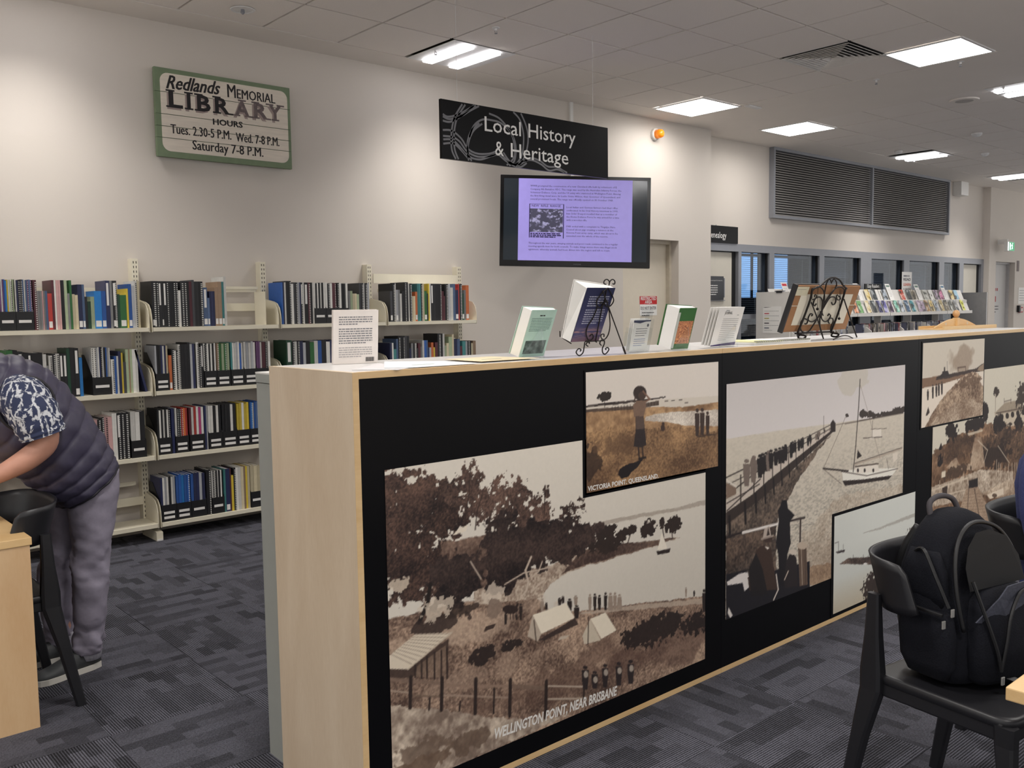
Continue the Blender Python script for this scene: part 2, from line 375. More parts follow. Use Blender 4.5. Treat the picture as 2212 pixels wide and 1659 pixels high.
# ceiling fittings
def sprinkler(x, y, label):
    t = empty('sprinkler', (x, y, ZC), label=label, cat='sprinkler', group='ceiling sprinklers')
    MB().lathe([(0.028, 0.002), (0.028, -0.003), (0.009, -0.006), (0.008, -0.02)], 12).build('rose', M_TRAY, t, smooth=False)
    MB().tube([(-.008, 0, -.02), (-.011, 0, -.03), (0, 0, -.037), (.011, 0, -.03), (.008, 0, -.02)], .0022, 6).lathe([(0.012, -0.037), (0.012, -0.040), (0.002, -0.041)], 10).build('head', M_ALU, t)
def at_c(px, py): p = onZ(px, py, ZC); return float(p[0]), float(p[1])
for px_, py_, lb in ((1071, 60, 'small sprinkler on the tile line left of the hanging wire'), (941, 107, 'small sprinkler beside the twin tube light over the history sign'),
                     (1893, 172, 'small sprinkler below the square air vent'), (2075, 133, 'small sprinkler under the large panel light'), (2168, 188, 'small sprinkler near the round ceiling speaker'), (1975, 343, 'small sprinkler under the twin tube light by the grille')):
    sprinkler(*at_c(px_, py_), lb)
x, y = at_c(524, 21)
t = empty('downlight', (x, y, ZC), label='small recessed round ceiling fitting above the old library sign', cat='ceiling fitting')
MB().lathe([(0.05, 0.02), (0.065, -0.002), (0.075, -0.004), (0.08, 0.0)], 20).build('ring', M_TRAY, t)
MB().lathe([(0.012, 0.0), (0.014, -0.02), (0.004, -0.03)], 10).build('sensor', M_ALU, t)
x, y = at_c(2083, 216)
t = empty('ceiling_speaker', (x, y, ZC), label='round flat ceiling speaker left of the right-hand twin tube light', cat='speaker')
MB().lathe([(0.135, 0.0), (0.13, -0.010), (0.115, -0.012)], 32).build('rim', M_PLASTER, t); MB().lathe([(0.115, -0.011), (0.05, -0.013), (0.001, -0.0135)], 32).build('grille', mat('speaker_grille', (186, 180, 174), 0.8), t)
def detector(px_, py_, lb, r=0.06):
    x, y = at_c(px_, py_); t = empty('smoke_detector', (x, y, ZC), label=lb, cat='smoke detector', group='ceiling detectors')
    MB().lathe([(r, 0.0), (r, -0.014), (r*.7, -0.03), (r*.4, -0.04), (0.002, -0.042)], 18).build('body', M_TRAY, t)
    MB().lathe([(r*.72, -.022), (r*.72, -.027), (r*.5, -.028)], 18).build('vent_ring', M_SLABDK, t)
detector(2110, 288, 'grey smoke detector on the tiles left of the far right light'); detector(1941, 326, 'small smoke detector beside the twin tube light over the grille', 0.05)
detector(2128, 331, 'white smoke detector above the exit wall', 0.05)
x, y = at_c(1627, 230); tag(MB().box(x-.11, x+.11, y-.03, y+.03, ZC-.012, ZC).build('emergency_light', M_TRAY, bevel=.004), 'small white flat emergency fitting right of the middle panel light', 'ceiling fitting')
p = onY(2073, 396, YF-0.05); tag(MB().box(p[0]-.14, p[0]+.14, YF-0.14, YF, ZC-0.22, ZC).build('speaker_box', M_WHITE, bevel=.008), 'white square box mounted high at the wall corner beside the grille', 'box')

# louvred grille
lg = empty('louvre_grille', (0, YF, 0), label='large two-panel grey louvred return-air grille on the upper wall', cat='grille')
LX = (10.06, 12.56, 15.07); LZ0, LZ1 = 2.62, 3.42
M_SLAT = mat('louvre_metal', (150, 147, 143), 0.5, 0.15)
MB().box(LX[0], LX[2], -0.012, 0.0, LZ0, LZ1).build('backing', mat('grille_shade', (20, 19, 19), 0.9), lg)  # solid dark sheet, painted as the shade of the opening behind the slats
fr = MB(); b_ = 0.035
for k in (0, 2): fr.box(LX[k]-b_/2, LX[k]+b_/2, -0.07, 0, LZ0, LZ1)
fr.box(LX[1]-b_/2, LX[1]+b_/2, -0.07, 0, LZ0, LZ1).box(LX[0]-b_/2, LX[2]+b_/2, -0.07, 0, LZ1, LZ1+b_).box(LX[0]-b_/2, LX[2]+b_/2, -0.07, 0, LZ0-b_, LZ0)
fr.build('frame', M_ALU, lg)
for a in (0, 1):
    s = MB()
    for k in range(27):
        z = LZ0+0.012+k*(LZ1-LZ0)/27
        s.obox(Matrix.Translation(((LX[a]+LX[a+1])/2, -0.035, z)) @ Matrix.Rotation(math.radians(60), 4, 'X'), LX[a+1]-LX[a]-b_, 0.020, 0.003)
    tag(s.build('slats', M_SLAT, lg), kind='stuff')

# glazed partition: frame, doors, panes, blinds and the office behind
gp = empty('glazed_partition', (0, YF, 0), label='grey aluminium framed glazed office partition with dark blinds', cat='window')
GZR = 1.36
def bar(x0, x1, z0, z1, d0=-0.03, d1=0.09): MB().box(x0, x1, d0, d1, z0, z1).build('frame_bar', M_ALU, gp)
bar(GX0, GX1, GZ-0.09, GZ)
panes = [(9.42, 10.02), (10.13, 11.21), (11.33, 12.32), (12.63, 13.63), (13.81, 14.84), (15.02, 15.60)]
bar(9.36, 9.42, 0, GZ-.09)
for (a0, a1), (b0, b1) in zip(panes, panes[1:]): bar(a1, b0, 0, GZ-.09)
bar(15.60, 15.76, 0, GZ-.09); bar(16.48, 16.57, 0, GZ-.09); bar(8.60, 8.66, 0, GZ-.09)
M_GASKET = mat('black_gasket', (14, 14, 16), 0.6); M_BLIND = mat('blind_slat', (86, 90, 100), 0.5); M_SASH = mat('sash_grey', (96, 98, 102), 0.5, 0.2)
for i, (a0, a1) in enumerate(panes):
    bar(a0, a1, GZR-0.03, GZR+0.03); bar(a0, a1, 0, 0.08)
    MB().box(a1-0.10, a1-0.02, 0.06, 0.08, 0.08, GZ-.09).build('sash', M_SASH, gp); MB().box(a1-0.022, a1, -0.005, 0.02, 0.08, GZ-.09).build('gasket', M_GASKET, gp)
    for z0, z1 in ((0.08, GZR-.03), (GZR+.03, GZ-.09)): MB().box(a0, a1, 0.03, 0.036, z0, z1).build('pane', M_GLASS, gp)
    s = MB(); n = 56; top = GZ-0.14
    for k in range(n):
        z = top-k*0.0245
        tilt = 12 if i < 1 else (62 if (i >= 3 or k < 10) else 20)
        if i == 1: tilt = 14 if k < 26 else 25
        s.obox(Matrix.Translation(((a0+a1)/2, 0.115, z)) @ Matrix.Rotation(math.radians(tilt), 4, 'X'), a1-a0-0.01, 0.024, 0.0012)
    tag(s.build('blind_slats', M_BLIND, gp), kind='stuff')
    MB().box(a0+.005, a1-.005, 0.098, 0.135, top+0.012, top+0.045).build('blind_rail', M_BLIND, gp)
    for fx in (0.2, 0.8): MB().tube([(a0+(a1-a0)*fx, 0.10, top), (a0+(a1-a0)*fx, 0.10, top-1.35)], 0.0015, 5).build('blind_cord', M_PAPER, gp)
M_DOORB = mat('door_cream', (205, 199, 186), 0.55, var=0.015)
door_3 = struct('door_3', MB().box(8.66, 9.29, YF+0.02, YF+0.06, 0, GZ-.10), M_DOORB)
MB().box(9.29, 9.36, YF+0.015, YF+0.05, 0, GZ-.09).build('gasket', M_GASKET, door_3); MB().box(8.72, 8.76, YF-.03, YF+.02, .95, 1.15).build('door_handle', M_ALU, door_3)
door_4 = struct('door_4', MB().box(15.76, 16.40, YF+0.02, YF+0.06, 0, GZ-.10), M_DOORB)
MB().box(16.40, 16.48, YF+0.015, YF+0.05, 0, GZ-.09).build('gasket', M_GASKET, door_4); MB().box(15.8, 15.84, YF-.03, YF+.02, .95, 1.15).build('door_handle', M_ALU, door_4)
# office behind the glass: dim room with daylight in its far window
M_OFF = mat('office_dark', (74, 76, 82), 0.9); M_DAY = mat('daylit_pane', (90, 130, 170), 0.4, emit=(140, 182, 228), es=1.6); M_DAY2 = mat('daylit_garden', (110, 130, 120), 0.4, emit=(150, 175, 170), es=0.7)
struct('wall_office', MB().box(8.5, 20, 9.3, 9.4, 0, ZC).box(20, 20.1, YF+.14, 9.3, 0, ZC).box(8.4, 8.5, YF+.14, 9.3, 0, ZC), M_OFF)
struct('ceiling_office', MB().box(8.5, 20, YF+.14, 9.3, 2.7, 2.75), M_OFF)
ow = tag(empty('window_office', (0, 9.28, 0)), kind='structure')
for k, (x0, x1, z0, z1, m_) in enumerate(((13.3, 13.72, 1.42, 2.45, M_DAY), (13.78, 14.3, 1.42, 2.45, M_DAY), (14.36, 14.9, 1.42, 2.45, M_DAY), (14.98, 16.1, 1.42, 1.75, M_DAY2), (16.3, 17.9, 1.42, 1.72, M_DAY2))):
    MB().box(x0, x1, -0.01, 0.0, z0, z1).build('pane', m_, ow); MB().box(x0-.03, x0, -.03, .01, z0, z1).box(x1, x1+.03, -.03, .01, z0, z1).build('frame_bar', M_BLIND, ow)
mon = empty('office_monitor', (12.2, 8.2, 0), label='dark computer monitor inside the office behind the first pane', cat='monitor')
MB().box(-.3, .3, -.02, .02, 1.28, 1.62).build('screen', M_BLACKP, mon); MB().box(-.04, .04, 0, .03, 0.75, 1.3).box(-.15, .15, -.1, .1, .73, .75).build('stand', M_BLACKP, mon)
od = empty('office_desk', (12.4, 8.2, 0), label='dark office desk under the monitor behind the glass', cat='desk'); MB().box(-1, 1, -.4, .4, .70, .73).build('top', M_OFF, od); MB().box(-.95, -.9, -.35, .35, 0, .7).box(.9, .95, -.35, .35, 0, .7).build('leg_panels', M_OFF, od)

# ================================================================== PRINT PAINTER (photographic panels)
def _vn(X, Z, seed):
    xi = np.floor(X).astype(np.int64); zi = np.floor(Z).astype(np.int64); fx = X-xi; fz = Z-zi
    fx = fx*fx*(3-2*fx); fz = fz*fz*(3-2*fz)
    def h(a, b):
        n = (a*374761393 + b*668265263 + seed*1442695041) & 0x7fffffff
        n = ((n ^ (n >> 13))*1274126177) & 0x7fffffff
        return ((n ^ (n >> 16)) & 0xffff)/65535.0
    return (h(xi, zi)*(1-fx)+h(xi+1, zi)*fx)*(1-fz) + (h(xi, zi+1)*(1-fx)+h(xi+1, zi+1)*fx)*fz
def fbm(X, Z, freq, seed=1, octv=4):
    s = 0; a = 0.5; t = 0
    for k in range(octv):
        s = s+a*_vn(X*freq+17.3*k, Z*freq+9.1*k, seed+k); t += a; a *= 0.55; freq *= 2.03
    return s/t
class Canvas:
    """a flat print on the plane y = Y; features are entered as sight points (x, y) seen from the camera station, crop origin ox, oy and zoom k"""
    def __init__(s, x0, x1, z0, z1, step, base, Y, ox=0, oy=0, k=1.0):
        s.nx = int((x1-x0)/step)+1; s.nz = int((z1-z0)/step)+1; s.x0, s.x1, s.z0, s.z1 = x0, x1, z0, z1
        s.X, s.Z = np.meshgrid(np.linspace(x0, x1, s.nx), np.linspace(z0, z1, s.nz)); s.Y = Y; s.ox, s.oy, s.k = ox, oy, k
        s.img = np.ones((s.nz, s.nx, 3))*np.array(base, float); s.step = step
    def m(s, p):
        q = onY(s.ox+p[0]/s.k, s.oy+p[1]/s.k, s.Y); return float(q[0]), float(q[2])
    def win(s, xa, xb, za, zb):
        dx = (s.x1-s.x0)/(s.nx-1); dz = (s.z1-s.z0)/(s.nz-1)
        i0 = max(0, int((xa-s.x0)/dx)-1); i1 = min(s.nx, int((xb-s.x0)/dx)+3); j0 = max(0, int((za-s.z0)/dz)-1); j1 = min(s.nz, int((zb-s.z0)/dz)+3)
        return (slice(j0, max(j0, j1)), slice(i0, max(i0, i1)))
    def blend(s, w, mask, col, a=1.0):
        if mask.size == 0: return
        mk = np.clip(mask, 0, 1)[..., None]*a
        c = np.array(col, float) if not callable(col) else col(s.X[w], s.Z[w])
        s.img[w] = s.img[w]*(1-mk)+c*mk
    def poly(s, pts, col, a=1.0, rough=0.0, seed=3, raw=False):
        P = [p if raw else s.m(p) for p in pts]; xs = [p[0] for p in P]; zs = [p[1] for p in P]; e = rough
        w = s.win(min(xs)-e, max(xs)+e, min(zs)-e, max(zs)+e); X, Z = s.X[w], s.Z[w]
        if X.size == 0: return
        if rough:
            X = X+(fbm(X, Z, 40, seed, 3)-.5)*2*rough; Z = Z+(fbm(X, Z, 40, seed+9, 3)-.5)*2*rough
        acc = np.zeros(X.shape)
        for dx, dz in ((-.25, -.25), (.25, -.25), (-.25, .25), (.25, .25)):
            xx = X+dx*s.step; zz = Z+dz*s.step; ins = np.zeros(X.shape, bool); n = len(P)
            for i in range(n):
                (xa, za), (xb, zb) = P[i], P[i-1]
                if za == zb: continue
                ins ^= ((za > zz) != (zb > zz)) & (xx < (xb-xa)*(zz-za)/(zb-za)+xa)
            acc += ins
        s.blend(w, acc/4, col, a)
    def line(s, pts, wpx, col, a=1.0):
        P = [s.m(p) for p in pts]; wd = wpx/s.k*0.5/ (F_PX/ (P[0][0]*math.sin(YAW)+s.Y*math.cos(YAW)))
        for (xa, za), (xb, zb) in zip(P, P[1:]):
            w = s.win(min(xa, xb)-wd*2, max(xa, xb)+wd*2, min(za, zb)-wd*2, max(za, zb)+wd*2); X, Z = s.X[w], s.Z[w]
            L2 = (xb-xa)**2+(zb-za)**2+1e-12; t = np.clip(((X-xa)*(xb-xa)+(Z-za)*(zb-za))/L2, 0, 1)
            d = np.hypot(X-xa-t*(xb-xa), Z-za-t*(zb-za)); s.blend(w, (wd-d)/s.step+.5, col, a)
    def blob(s, cx, cy, rx, ry, col, a=1.0, dens=0.55, freq=30, seed=5, soft=8.0):
        """leafy or ragged mass"""
        c = s.m((cx, cy)); ex = abs(s.m((cx+rx, cy))[0]-c[0]); ez = abs(s.m((cx, cy+ry))[1]-c[1])
        w = s.win(c[0]-ex*1.25, c[0]+ex*1.25, c[1]-ez*1.25, c[1]+ez*1.25); X, Z = s.X[w], s.Z[w]
        r = ((X-c[0])/ex)**2+((Z-c[1])/ez)**2
        s.blend(w, ((1-r)*0.9+(fbm(X, Z, freq, seed, 4)-.5)*3.0+(dens-.5)*2)*soft, col, a)
    def ell(s, cx, cy, rx, ry, col, a=1.0):
        s.poly([(cx+rx*math.cos(t*.349), cy+ry*math.sin(t*.349)) for t in range(18)], col, a)
    def fig(s, x, y0, y1, w, col, skirt=False):
        """a small standing figure between head y0 and feet y1"""
        h = y1-y0; s.ell(x, y0+h*.07, w*.28, h*.075, col)
        s.poly([(x-w*.4, y0+h*.17), (x+w*.4, y0+h*.17), (x+w*(.55 if skirt else .38), y1-h*(.04 if skirt else .45)), (x+w*.25, y1), (x-w*.25, y1), (x-w*(.55 if skirt else .38), y1-h*(.04 if skirt else .45))], col)
    def grain(s, amt, freq, seed=11, w=None, sx=1.0):
        n = fbm(s.X*sx, s.Z, freq, seed, 3)-.5; L = s.img.mean(-1)/255.0; s.img *= (1+n[..., None]*2*amt*np.clip(1.75-2.2*L, .12, 1.6)[..., None])
    def build(s, name, parent, gain, m):
        nx, nz = s.nx, s.nz; V = np.stack([s.X, np.full_like(s.X, s.Y), s.Z], -1).reshape(-1, 3)
        I = np.arange(nx*nz).reshape(nz, nx); Fc = np.stack([I[:-1, :-1], I[:-1, 1:], I[1:, 1:], I[1:, :-1]], -1).reshape(-1, 4)
        me = bpy.data.meshes.new(name); me.vertices.add(len(V)); me.vertices.foreach_set('co', V.ravel())
        me.loops.add(Fc.size); me.loops.foreach_set('vertex_index', Fc.ravel()); me.polygons.add(len(Fc))
        me.polygons.foreach_set('loop_start', np.arange(0, Fc.size, 4)); me.polygons.foreach_set('loop_total', np.full(len(Fc), 4)); me.update(calc_edges=True)
        c = np.clip(s.img, 0, 255)/255.0; c = np.where(c <= 0.04045, c/12.92, ((c+0.055)/1.055)**2.4)*gain; c = np.clip(c, 0, .92)
        at = me.color_attributes.new('print', 'FLOAT_COLOR', 'POINT'); at.data.foreach_set('color', np.concatenate([c.reshape(-1, 3), np.ones((nx*nz, 1))], 1).astype(np.float32).ravel())
        me.materials.append(m); return link(name, me, parent)
M_PRINT = bpy.data.materials.new('photo_print'); M_PRINT.use_nodes = True
_nt = M_PRINT.node_tree; _a = _nt.nodes.new('ShaderNodeAttribute'); _a.attribute_name = 'print'; _b = _nt.nodes['Principled BSDF']
_nt.links.new(_a.outputs['Color'], _b.inputs['Base Color']); _b.inputs['Roughness'].default_value = 0.5; _b.inputs['Specular IOR Level'].default_value = 0.35
PRINT_GAIN = 1.32

# ================================================================== COUNTER
YC, ZT, CB = 2.154, 1.323, 2.650
JX = [1.309, 3.002, 4.708, 6.414]
clab = ['long display counter unit with maple end panel and large camp photograph', 'middle display counter unit printed with the jetty and sailing boat photograph', 'far display counter unit printed with the hillside house photograph']
units = []
for k in range(3):
    x0, x1 = JX[k], JX[k+1]-0.0015
    u = empty('counter_unit', (0, 0, 0), label=clab[k], cat='counter', group='photo counter units'); units.append(u)
    xe = x0+0.02 if k == 0 else x0
    MB().box(xe, x1, YC+0.018, CB, 0.0, ZT-0.025).build('carcass', M_WHITE, u)
    MB().box(xe, x1, YC+0.004, CB, ZT-0.025, ZT).build('top', mat('counter_top', (206, 204, 202), 0.28, var=0.01), u)
    MB().box(xe, x1, YC, YC+0.018, ZT-0.018, ZT+0.0004).build('top_edge', M_MAPLE_EDGE, u)
    MB().box(xe, x1, YC, YC+0.018, 0.0, 0.02).build('bottom_rail', M_MAPLE_EDGE, u)
    MB().box(xe, x1, YC+0.001, YC+0.018, 0.02, ZT-0.018).build('front_panel', M_BLACKPANEL, u)
    if k == 0:
        MB().box(x0, x0+0.0195, YC+0.001, CB, 0, ZT+0.0004).build('end_panel', M_MAPLE, u); MB().box(x0, x0+0.0195, YC-0.0005, YC+0.001, 0, ZT+0.0004).build('edge_strip', M_MAPLE_EDGE, u)
YP = YC-0.0006
def frameplate(x0, x1, z0, z1, parent, dy=0.0006):
    return MB().box(x0, x1, YP-dy, YC+0.001, z0, z1).build('print_backing', M_BLACKPANEL, parent)

# --- print 1: camp on the hillside
SK = (204, 199, 192); DK = (38, 29, 28); 
c = Canvas(1.405, 2.893, 0.089, 1.042, 0.0034, SK, YP, 820, 980, 2.443)
X, Z = c.X, c.Z
c.img *= (1.0-0.10*np.clip((1.0-Z)/0.9, 0, 1))[..., None]
c.poly([(1080, 388), (1200, 352), (1400, 312), (1560, 285), (1720, 243), (1720, 270), (1400, 333), (1200, 374)], (158, 149, 141), .9, .004)
def ground(a, b, f=60, sd=3):
    a = np.array(a, float); b = np.array(b, float)
    return lambda X, Z: a+(b-a)*np.clip((fbm(X, Z, f*1.9, sd, 4)-.5)*1.25+(fbm(X, Z*1.6, 7, sd+40, 3)-.5)*1.3+.5, 0, 1)[..., None]
c.poly([(20, 880), (400, 790), (560, 770), (820, 755), (900, 830), (1060, 832), (1280, 800), (1720, 752), (1720, 1100), (1300, 1300), (330, 1680), (20, 1680)], ground((70, 54, 48), (176, 152, 134), 90), 1, .006)
c.poly([(1060, 840), (1280, 806), (1720, 762), (1720, 790), (1280, 830), (1060, 850)], (172, 158, 146), .8, .004)
c.blob(620, 870, 330, 90, (178, 158, 142), .55, .5, 12, 101, 2); c.blob(250, 950, 240, 60, (170, 150, 134), .5, .45, 14, 102, 2); c.blob(950, 1180, 420, 120, (86, 66, 58), .5, .5, 10, 103, 2); c.blob(1500, 1020, 240, 120, (80, 60, 54), .55, .55, 10, 104, 2); c.blob(560, 1150, 260, 60, (150, 130, 116), .45, .45, 14, 105, 2)
c.poly([(500, 700), (700, 615), (900, 590), (1060, 510), (1480, 452), (1590, 438), (1480, 482), (1250, 545), (1000, 622), (900, 690), (860, 760), (500, 800)], ground((104, 84, 74), (196, 184, 170), 70, 8), 1, .006)
c.poly([(1060, 515), (1250, 480), (1480, 452), (1570, 442), (1480, 480), (1250, 538), (1000, 615), (960, 640)], ground((58, 45, 42), (110, 90, 80), 70, 9), 1, .005)
c.poly([(310, 470), (600, 425), (640, 660), (560, 700), (280, 720)], ground((74, 58, 52), (132, 110, 98), 70, 4), 1, .008)
for b in ((130, 290, 140, 190), (90, 520, 110, 230), (220, 600, 150, 160), (60, 180, 60, 80), (250, 230, 130, 110), (350, 330, 110, 120)):
    c.blob(*b, col=ground((30, 22, 22), (104, 80, 70), 110, 7), dens=.56, freq=46, seed=int(b[0]))
for b in ((490, 190, 100, 120), (560, 270, 110, 110), (690, 230, 120, 130), (760, 330, 130, 110), (860, 330, 70, 80), (1020, 310, 75, 75), (470, 90, 40, 60), (380, 190, 60, 80), (880, 230, 22, 70)):
    c.blob(*b, col=ground((38, 29, 28), (112, 88, 78), 110, 17), dens=.33, freq=58, seed=int(b[0]+1))
for b in ((390, 680, 120, 120), (650, 520, 90, 180), (780, 500, 200, 120), (960, 470, 130, 100), (1090, 430, 80, 50), (620, 660, 50, 60)):
    c.blob(*b, col=ground((26, 20, 21), (70, 56, 52), 90, 27), dens=.66, seed=int(b[0]+2))
for b in ((1205, 420, 40, 40), (1200, 480, 90, 40), (1320, 408, 32, 24), (1275, 430, 22, 30), (1412, 396, 40, 38), (1545, 380, 38, 44), (1490, 370, 14, 26)):
    c.blob(*b, col=(46, 37, 34), dens=.6, freq=60, seed=int(b[0]+3))
c.poly([(385, 432), (415, 395), (465, 378), (455, 410)], (206, 198, 186))
for l in (((505, 400), (515, 300), (540, 220)), ((575, 400), (590, 300)), ((450, 360), (470, 220), (480, 80)), ((690, 380), (700, 250)), ((1408, 440), (1412, 400)), ((1310, 470), (1325, 420)), ((1545, 440), (1540, 390)), ((1285, 470), (1275, 430)), ((1500, 440), (1490, 370)), ((995, 400), (1005, 260)), ((870, 320), (872, 180))): c.line(l, 7, (52, 40, 36))
for l, w_ in ((((742, 765), (775, 720), (785, 680), (770, 615), (800, 545)), 14), (((800, 655), (840, 620), (858, 570)), 9), (((800, 730), (840, 690), (870, 670)), 12), (((660, 690), (760, 630), (900, 600)), 8), (((480, 570), (535, 660)), 8)): c.line(l, w_, (176, 162, 150))
c.line(((208, 890), (250, 800), (268, 690)), 26, (30, 24, 23)); c.blob(300, 900, 150, 40, (46, 36, 34), .8, .55); c.blob(420, 830, 90, 26, (50, 40, 36), .8, .55)
c.blob(300, 820, 90, 60, (190, 178, 165), .8, .42, 60, 91); c.blob(110, 690, 60, 40, (196, 184, 170), .8, .38, 60, 92); c.blob(600, 740, 50, 50, (190, 178, 166), .8, .5, 60, 93)
# horse, cart, figures
c.ell(690, 822, 42, 24, (46, 36, 34)); c.line(((720, 815), (728, 795)), 16, (46, 36, 34))
for x_ in (665, 690, 705): c.line(((x_, 830), (x_, 872)), 6, (46, 36, 34))
c.blob(605, 815, 40, 50, (120, 104, 94), .9, .5); c.poly([(550, 940), (560, 912), (615, 895), (600, 922)], (60, 48, 44))
for x_, a_, b_, w_ in ((745, 790, 878, 22), (665, 838, 902, 20), (722, 842, 878, 16), (858, 765, 838, 22), (880, 785, 828, 18), (950, 760, 800, 24), (968, 752, 790, 20), (1035, 748, 800, 26), (1003, 765, 840, 30), (1040, 800, 870, 34),
                       (1110, 740, 828, 22), (1136, 738, 828, 22), (1160, 745, 826, 22), (1192, 732, 826, 22), (1218, 734, 828, 26), (1242, 732, 824, 24), (1266, 742, 824, 26), (1617, 705, 756, 12), (1660, 722, 754, 12), (1712, 715, 835, 24)):
    c.fig(x_, a_, b_, w_, (44, 36, 34) if (int(x_) % 3) else (140, 126, 116), skirt=(x_ in (1218, 1266)))
# tents
c.poly([(700, 990), (800, 860), (812, 850), (720, 990)], (90, 74, 66), .8)
c.poly([(835, 985), (870, 985), (1050, 900), (1030, 868)], (50, 40, 38), .9)
c.poly([(808, 852), (985, 788), (1030, 866), (852, 952)], (214, 206, 192)); c.poly([(808, 852), (780, 965), (835, 992), (852, 952)], (168, 156, 144)); c.line(((826, 990), (815, 880)), 7, (60, 48, 44))
c.poly([(1112, 872), (1192, 838), (1250, 932), (1170, 978)], (212, 204, 190)); c.poly([(1112, 872), (1070, 962), (1080, 1006), (1168, 985)], (184, 174, 160)); c.line(((1100, 1005), (1102, 862)), 7, (54, 42, 38))
c.poly([(940, 985), (955, 965), (1005, 957), (985, 975)], (176, 164, 152))
# hut, rails
c.poly([(48, 1135), (150, 1135), (365, 975), (362, 1060), (170, 1180), (48, 1190)], (66, 53, 48))
c.poly([(185, 1180), (200, 1120), (350, 1010), (350, 1180)], ground((110, 92, 80), (150, 130, 116), 80), .8)
c.poly([(46, 1070), (190, 952), (380, 945), (152, 1138), (46, 1136)], (196, 186, 172))
for q in range(9): c.line(((190-16*q, 955+13*q), (376-26*q, 950+20*q)), 3.5, (120, 104, 94), .8)
c.line(((150, 1138), (380, 945)), 9, (176, 164, 150))
for x_, a_, b_ in ((188, 1115, 1180), (222, 1090, 1185), (250, 1072, 1185), (290, 1048, 1188), (326, 1040, 1190), (356, 1030, 1185)): c.line(((x_, a_), (x_, b_)), 11, (44, 34, 32))
c.poly([(46, 1330), (330, 1355), (700, 1400), (880, 1400), (1000, 1380), (330, 1680), (46, 1680)], ground((112, 97, 88), (206, 194, 180), 26, 13), 1, .01)
c.blob(230, 1560, 190, 60, (92, 76, 66), .7, .45, 26, 31); c.blob(480, 1520, 120, 60, (88, 72, 62), .75, .5, 26, 32); c.blob(200, 1660, 160, 50, (96, 78, 66), .8, .5, 26, 33)
for l, w_, cl in ((((46, 1190), (330, 1213)), 20, (112, 94, 84)), (((330, 1220), (500, 1228), (690, 1226)), 17, (128, 108, 96)), (((690, 1226), (880, 1240)), 24, (108, 90, 80)), (((880, 1226), (1080, 1230)), 9, (170, 156, 144)), (((46, 1250), (160, 1262)), 9, (150, 134, 122)), (((330, 1275), (500, 1280), (690, 1288)), 11, (140, 122, 110)), (((880, 1295), (1080, 1292)), 10, (164, 150, 138)), (((165, 1278), (330, 1282)), 10, (100, 84, 74))): c.line(l, w_, cl)
for x_, a_, b_ in ((165, 1180, 1340), (330, 1185, 1352), (508, 1190, 1370), (690, 1195, 1382), (880, 1203, 1392), (1080, 1215, 1300), (265, 1290, 1350), (425, 1310, 1355), (605, 1240, 1370)): c.line(((x_, a_), (x_-4, b_)), 24 if x_ in (165, 330, 508, 690, 880) else 13, (42, 33, 31))
for b in ((1450, 930, 130, 70), (1545, 885, 50, 50), (1660, 900, 70, 55), (1380, 960, 80, 50), (700, 1010, 60, 26), (545, 1065, 60, 44)): c.blob(*b, col=(44, 35, 33), dens=.6, freq=60, seed=int(b[0]+9))
for x_, a_, b_, w_ in ((1085, 1120, 1245, 46), (1135, 1148, 1240, 44), (1190, 1110, 1235, 40), (1262, 1100, 1225, 42), (1325, 1088, 1215, 44)): c.fig(x_, a_, b_, w_, (42, 35, 36)); c.ell(x_+4, a_+45, 12, 18, (178, 168, 158), .8)
c.poly([(1490, 415), (1518, 500), (1466, 508)], (214, 208, 198)); c.poly([(1460, 516), (1535, 500), (1530, 522), (1468, 534)], (44, 36, 34))
c.grain(.10, 120, 41); c.img = c.img*np.array([1.0, .985, .955])
c.build('camp_photo', units[0], PRINT_GAIN, M_PRINT)
frameplate(2.208, 2.893, 0.842, 1.043, units[0]); frameplate(2.205, 2.893, 0.842, 1.043, units[0], .0008)
def caption(s, a, b, h, parent, shear=.15, dy=.0016, m=None):
    A = onY(*a, YP); B = onY(*b, YP); d = Vector((B[0]-A[0], 0, B[2]-A[2])); w_ = d.length; ang = math.atan2(d.z, d.x)
    R = Matrix.Rotation(-ang, 4, 'Y') @ FACE_CAM
    return text('caption_lettering', s, w_, h, (A[0], YP-dy, A[2]), R, m or M_CAP, parent, shear=shear, bold=.028, ext=0)
M_CAP = mat('caption_white', (232, 228, 222), 0.5)
caption('WELLINGTON POINT, NEAR BRISBANE', (820+605/2.443, 980+1506/2.443), (820+1252/2.443, 980+1272/2.443), 0.034, units[0], dy=.0006)

# --- print 2: woman on the shore
YP2 = YP-0.0012
c = Canvas(2.223, 2.972, 0.857, 1.273, 0.0032, (205, 202, 200), YP2, 1250, 760, 2.765)
c.poly([(30, 330), (420, 290), (840, 262), (840, 900), (30, 900)], (196, 192, 186))
c.poly([(30, 352), (330, 330), (620, 330), (840, 300), (840, 880), (30, 880)], ground((108, 82, 60), (176, 146, 112), 30, 5), 1, .004)
c.poly([(400, 385), (560, 358), (840, 345), (840, 445), (640, 440), (520, 420), (400, 410)], ground((150, 142, 136), (216, 212, 206), 120, 6), 1, .004)
c.poly([(30, 480), (330, 450), (840, 470), (840, 880), (30, 880)], ground((78, 58, 44), (170, 138, 102), 90, 8), .85, .02)
c.poly([(30, 322), (200, 300), (330, 288), (520, 268), (520, 276), (330, 300), (200, 318), (30, 332)], (52, 44, 42), 1, .003)
c.poly([(30, 345), (330, 322), (480, 290), (480, 318), (330, 345), (30, 362)], (70, 58, 52), .9)
for q in range(16): c.line(((200+18*q, 330-2.2*q), (200+18*q, 352-2.2*q)), 4, (44, 37, 35))
c.blob(155, 262, 34, 26, (44, 37, 34), 1, .58, 60); c.line(((155, 330), (155, 262)), 5, (44, 37, 34))
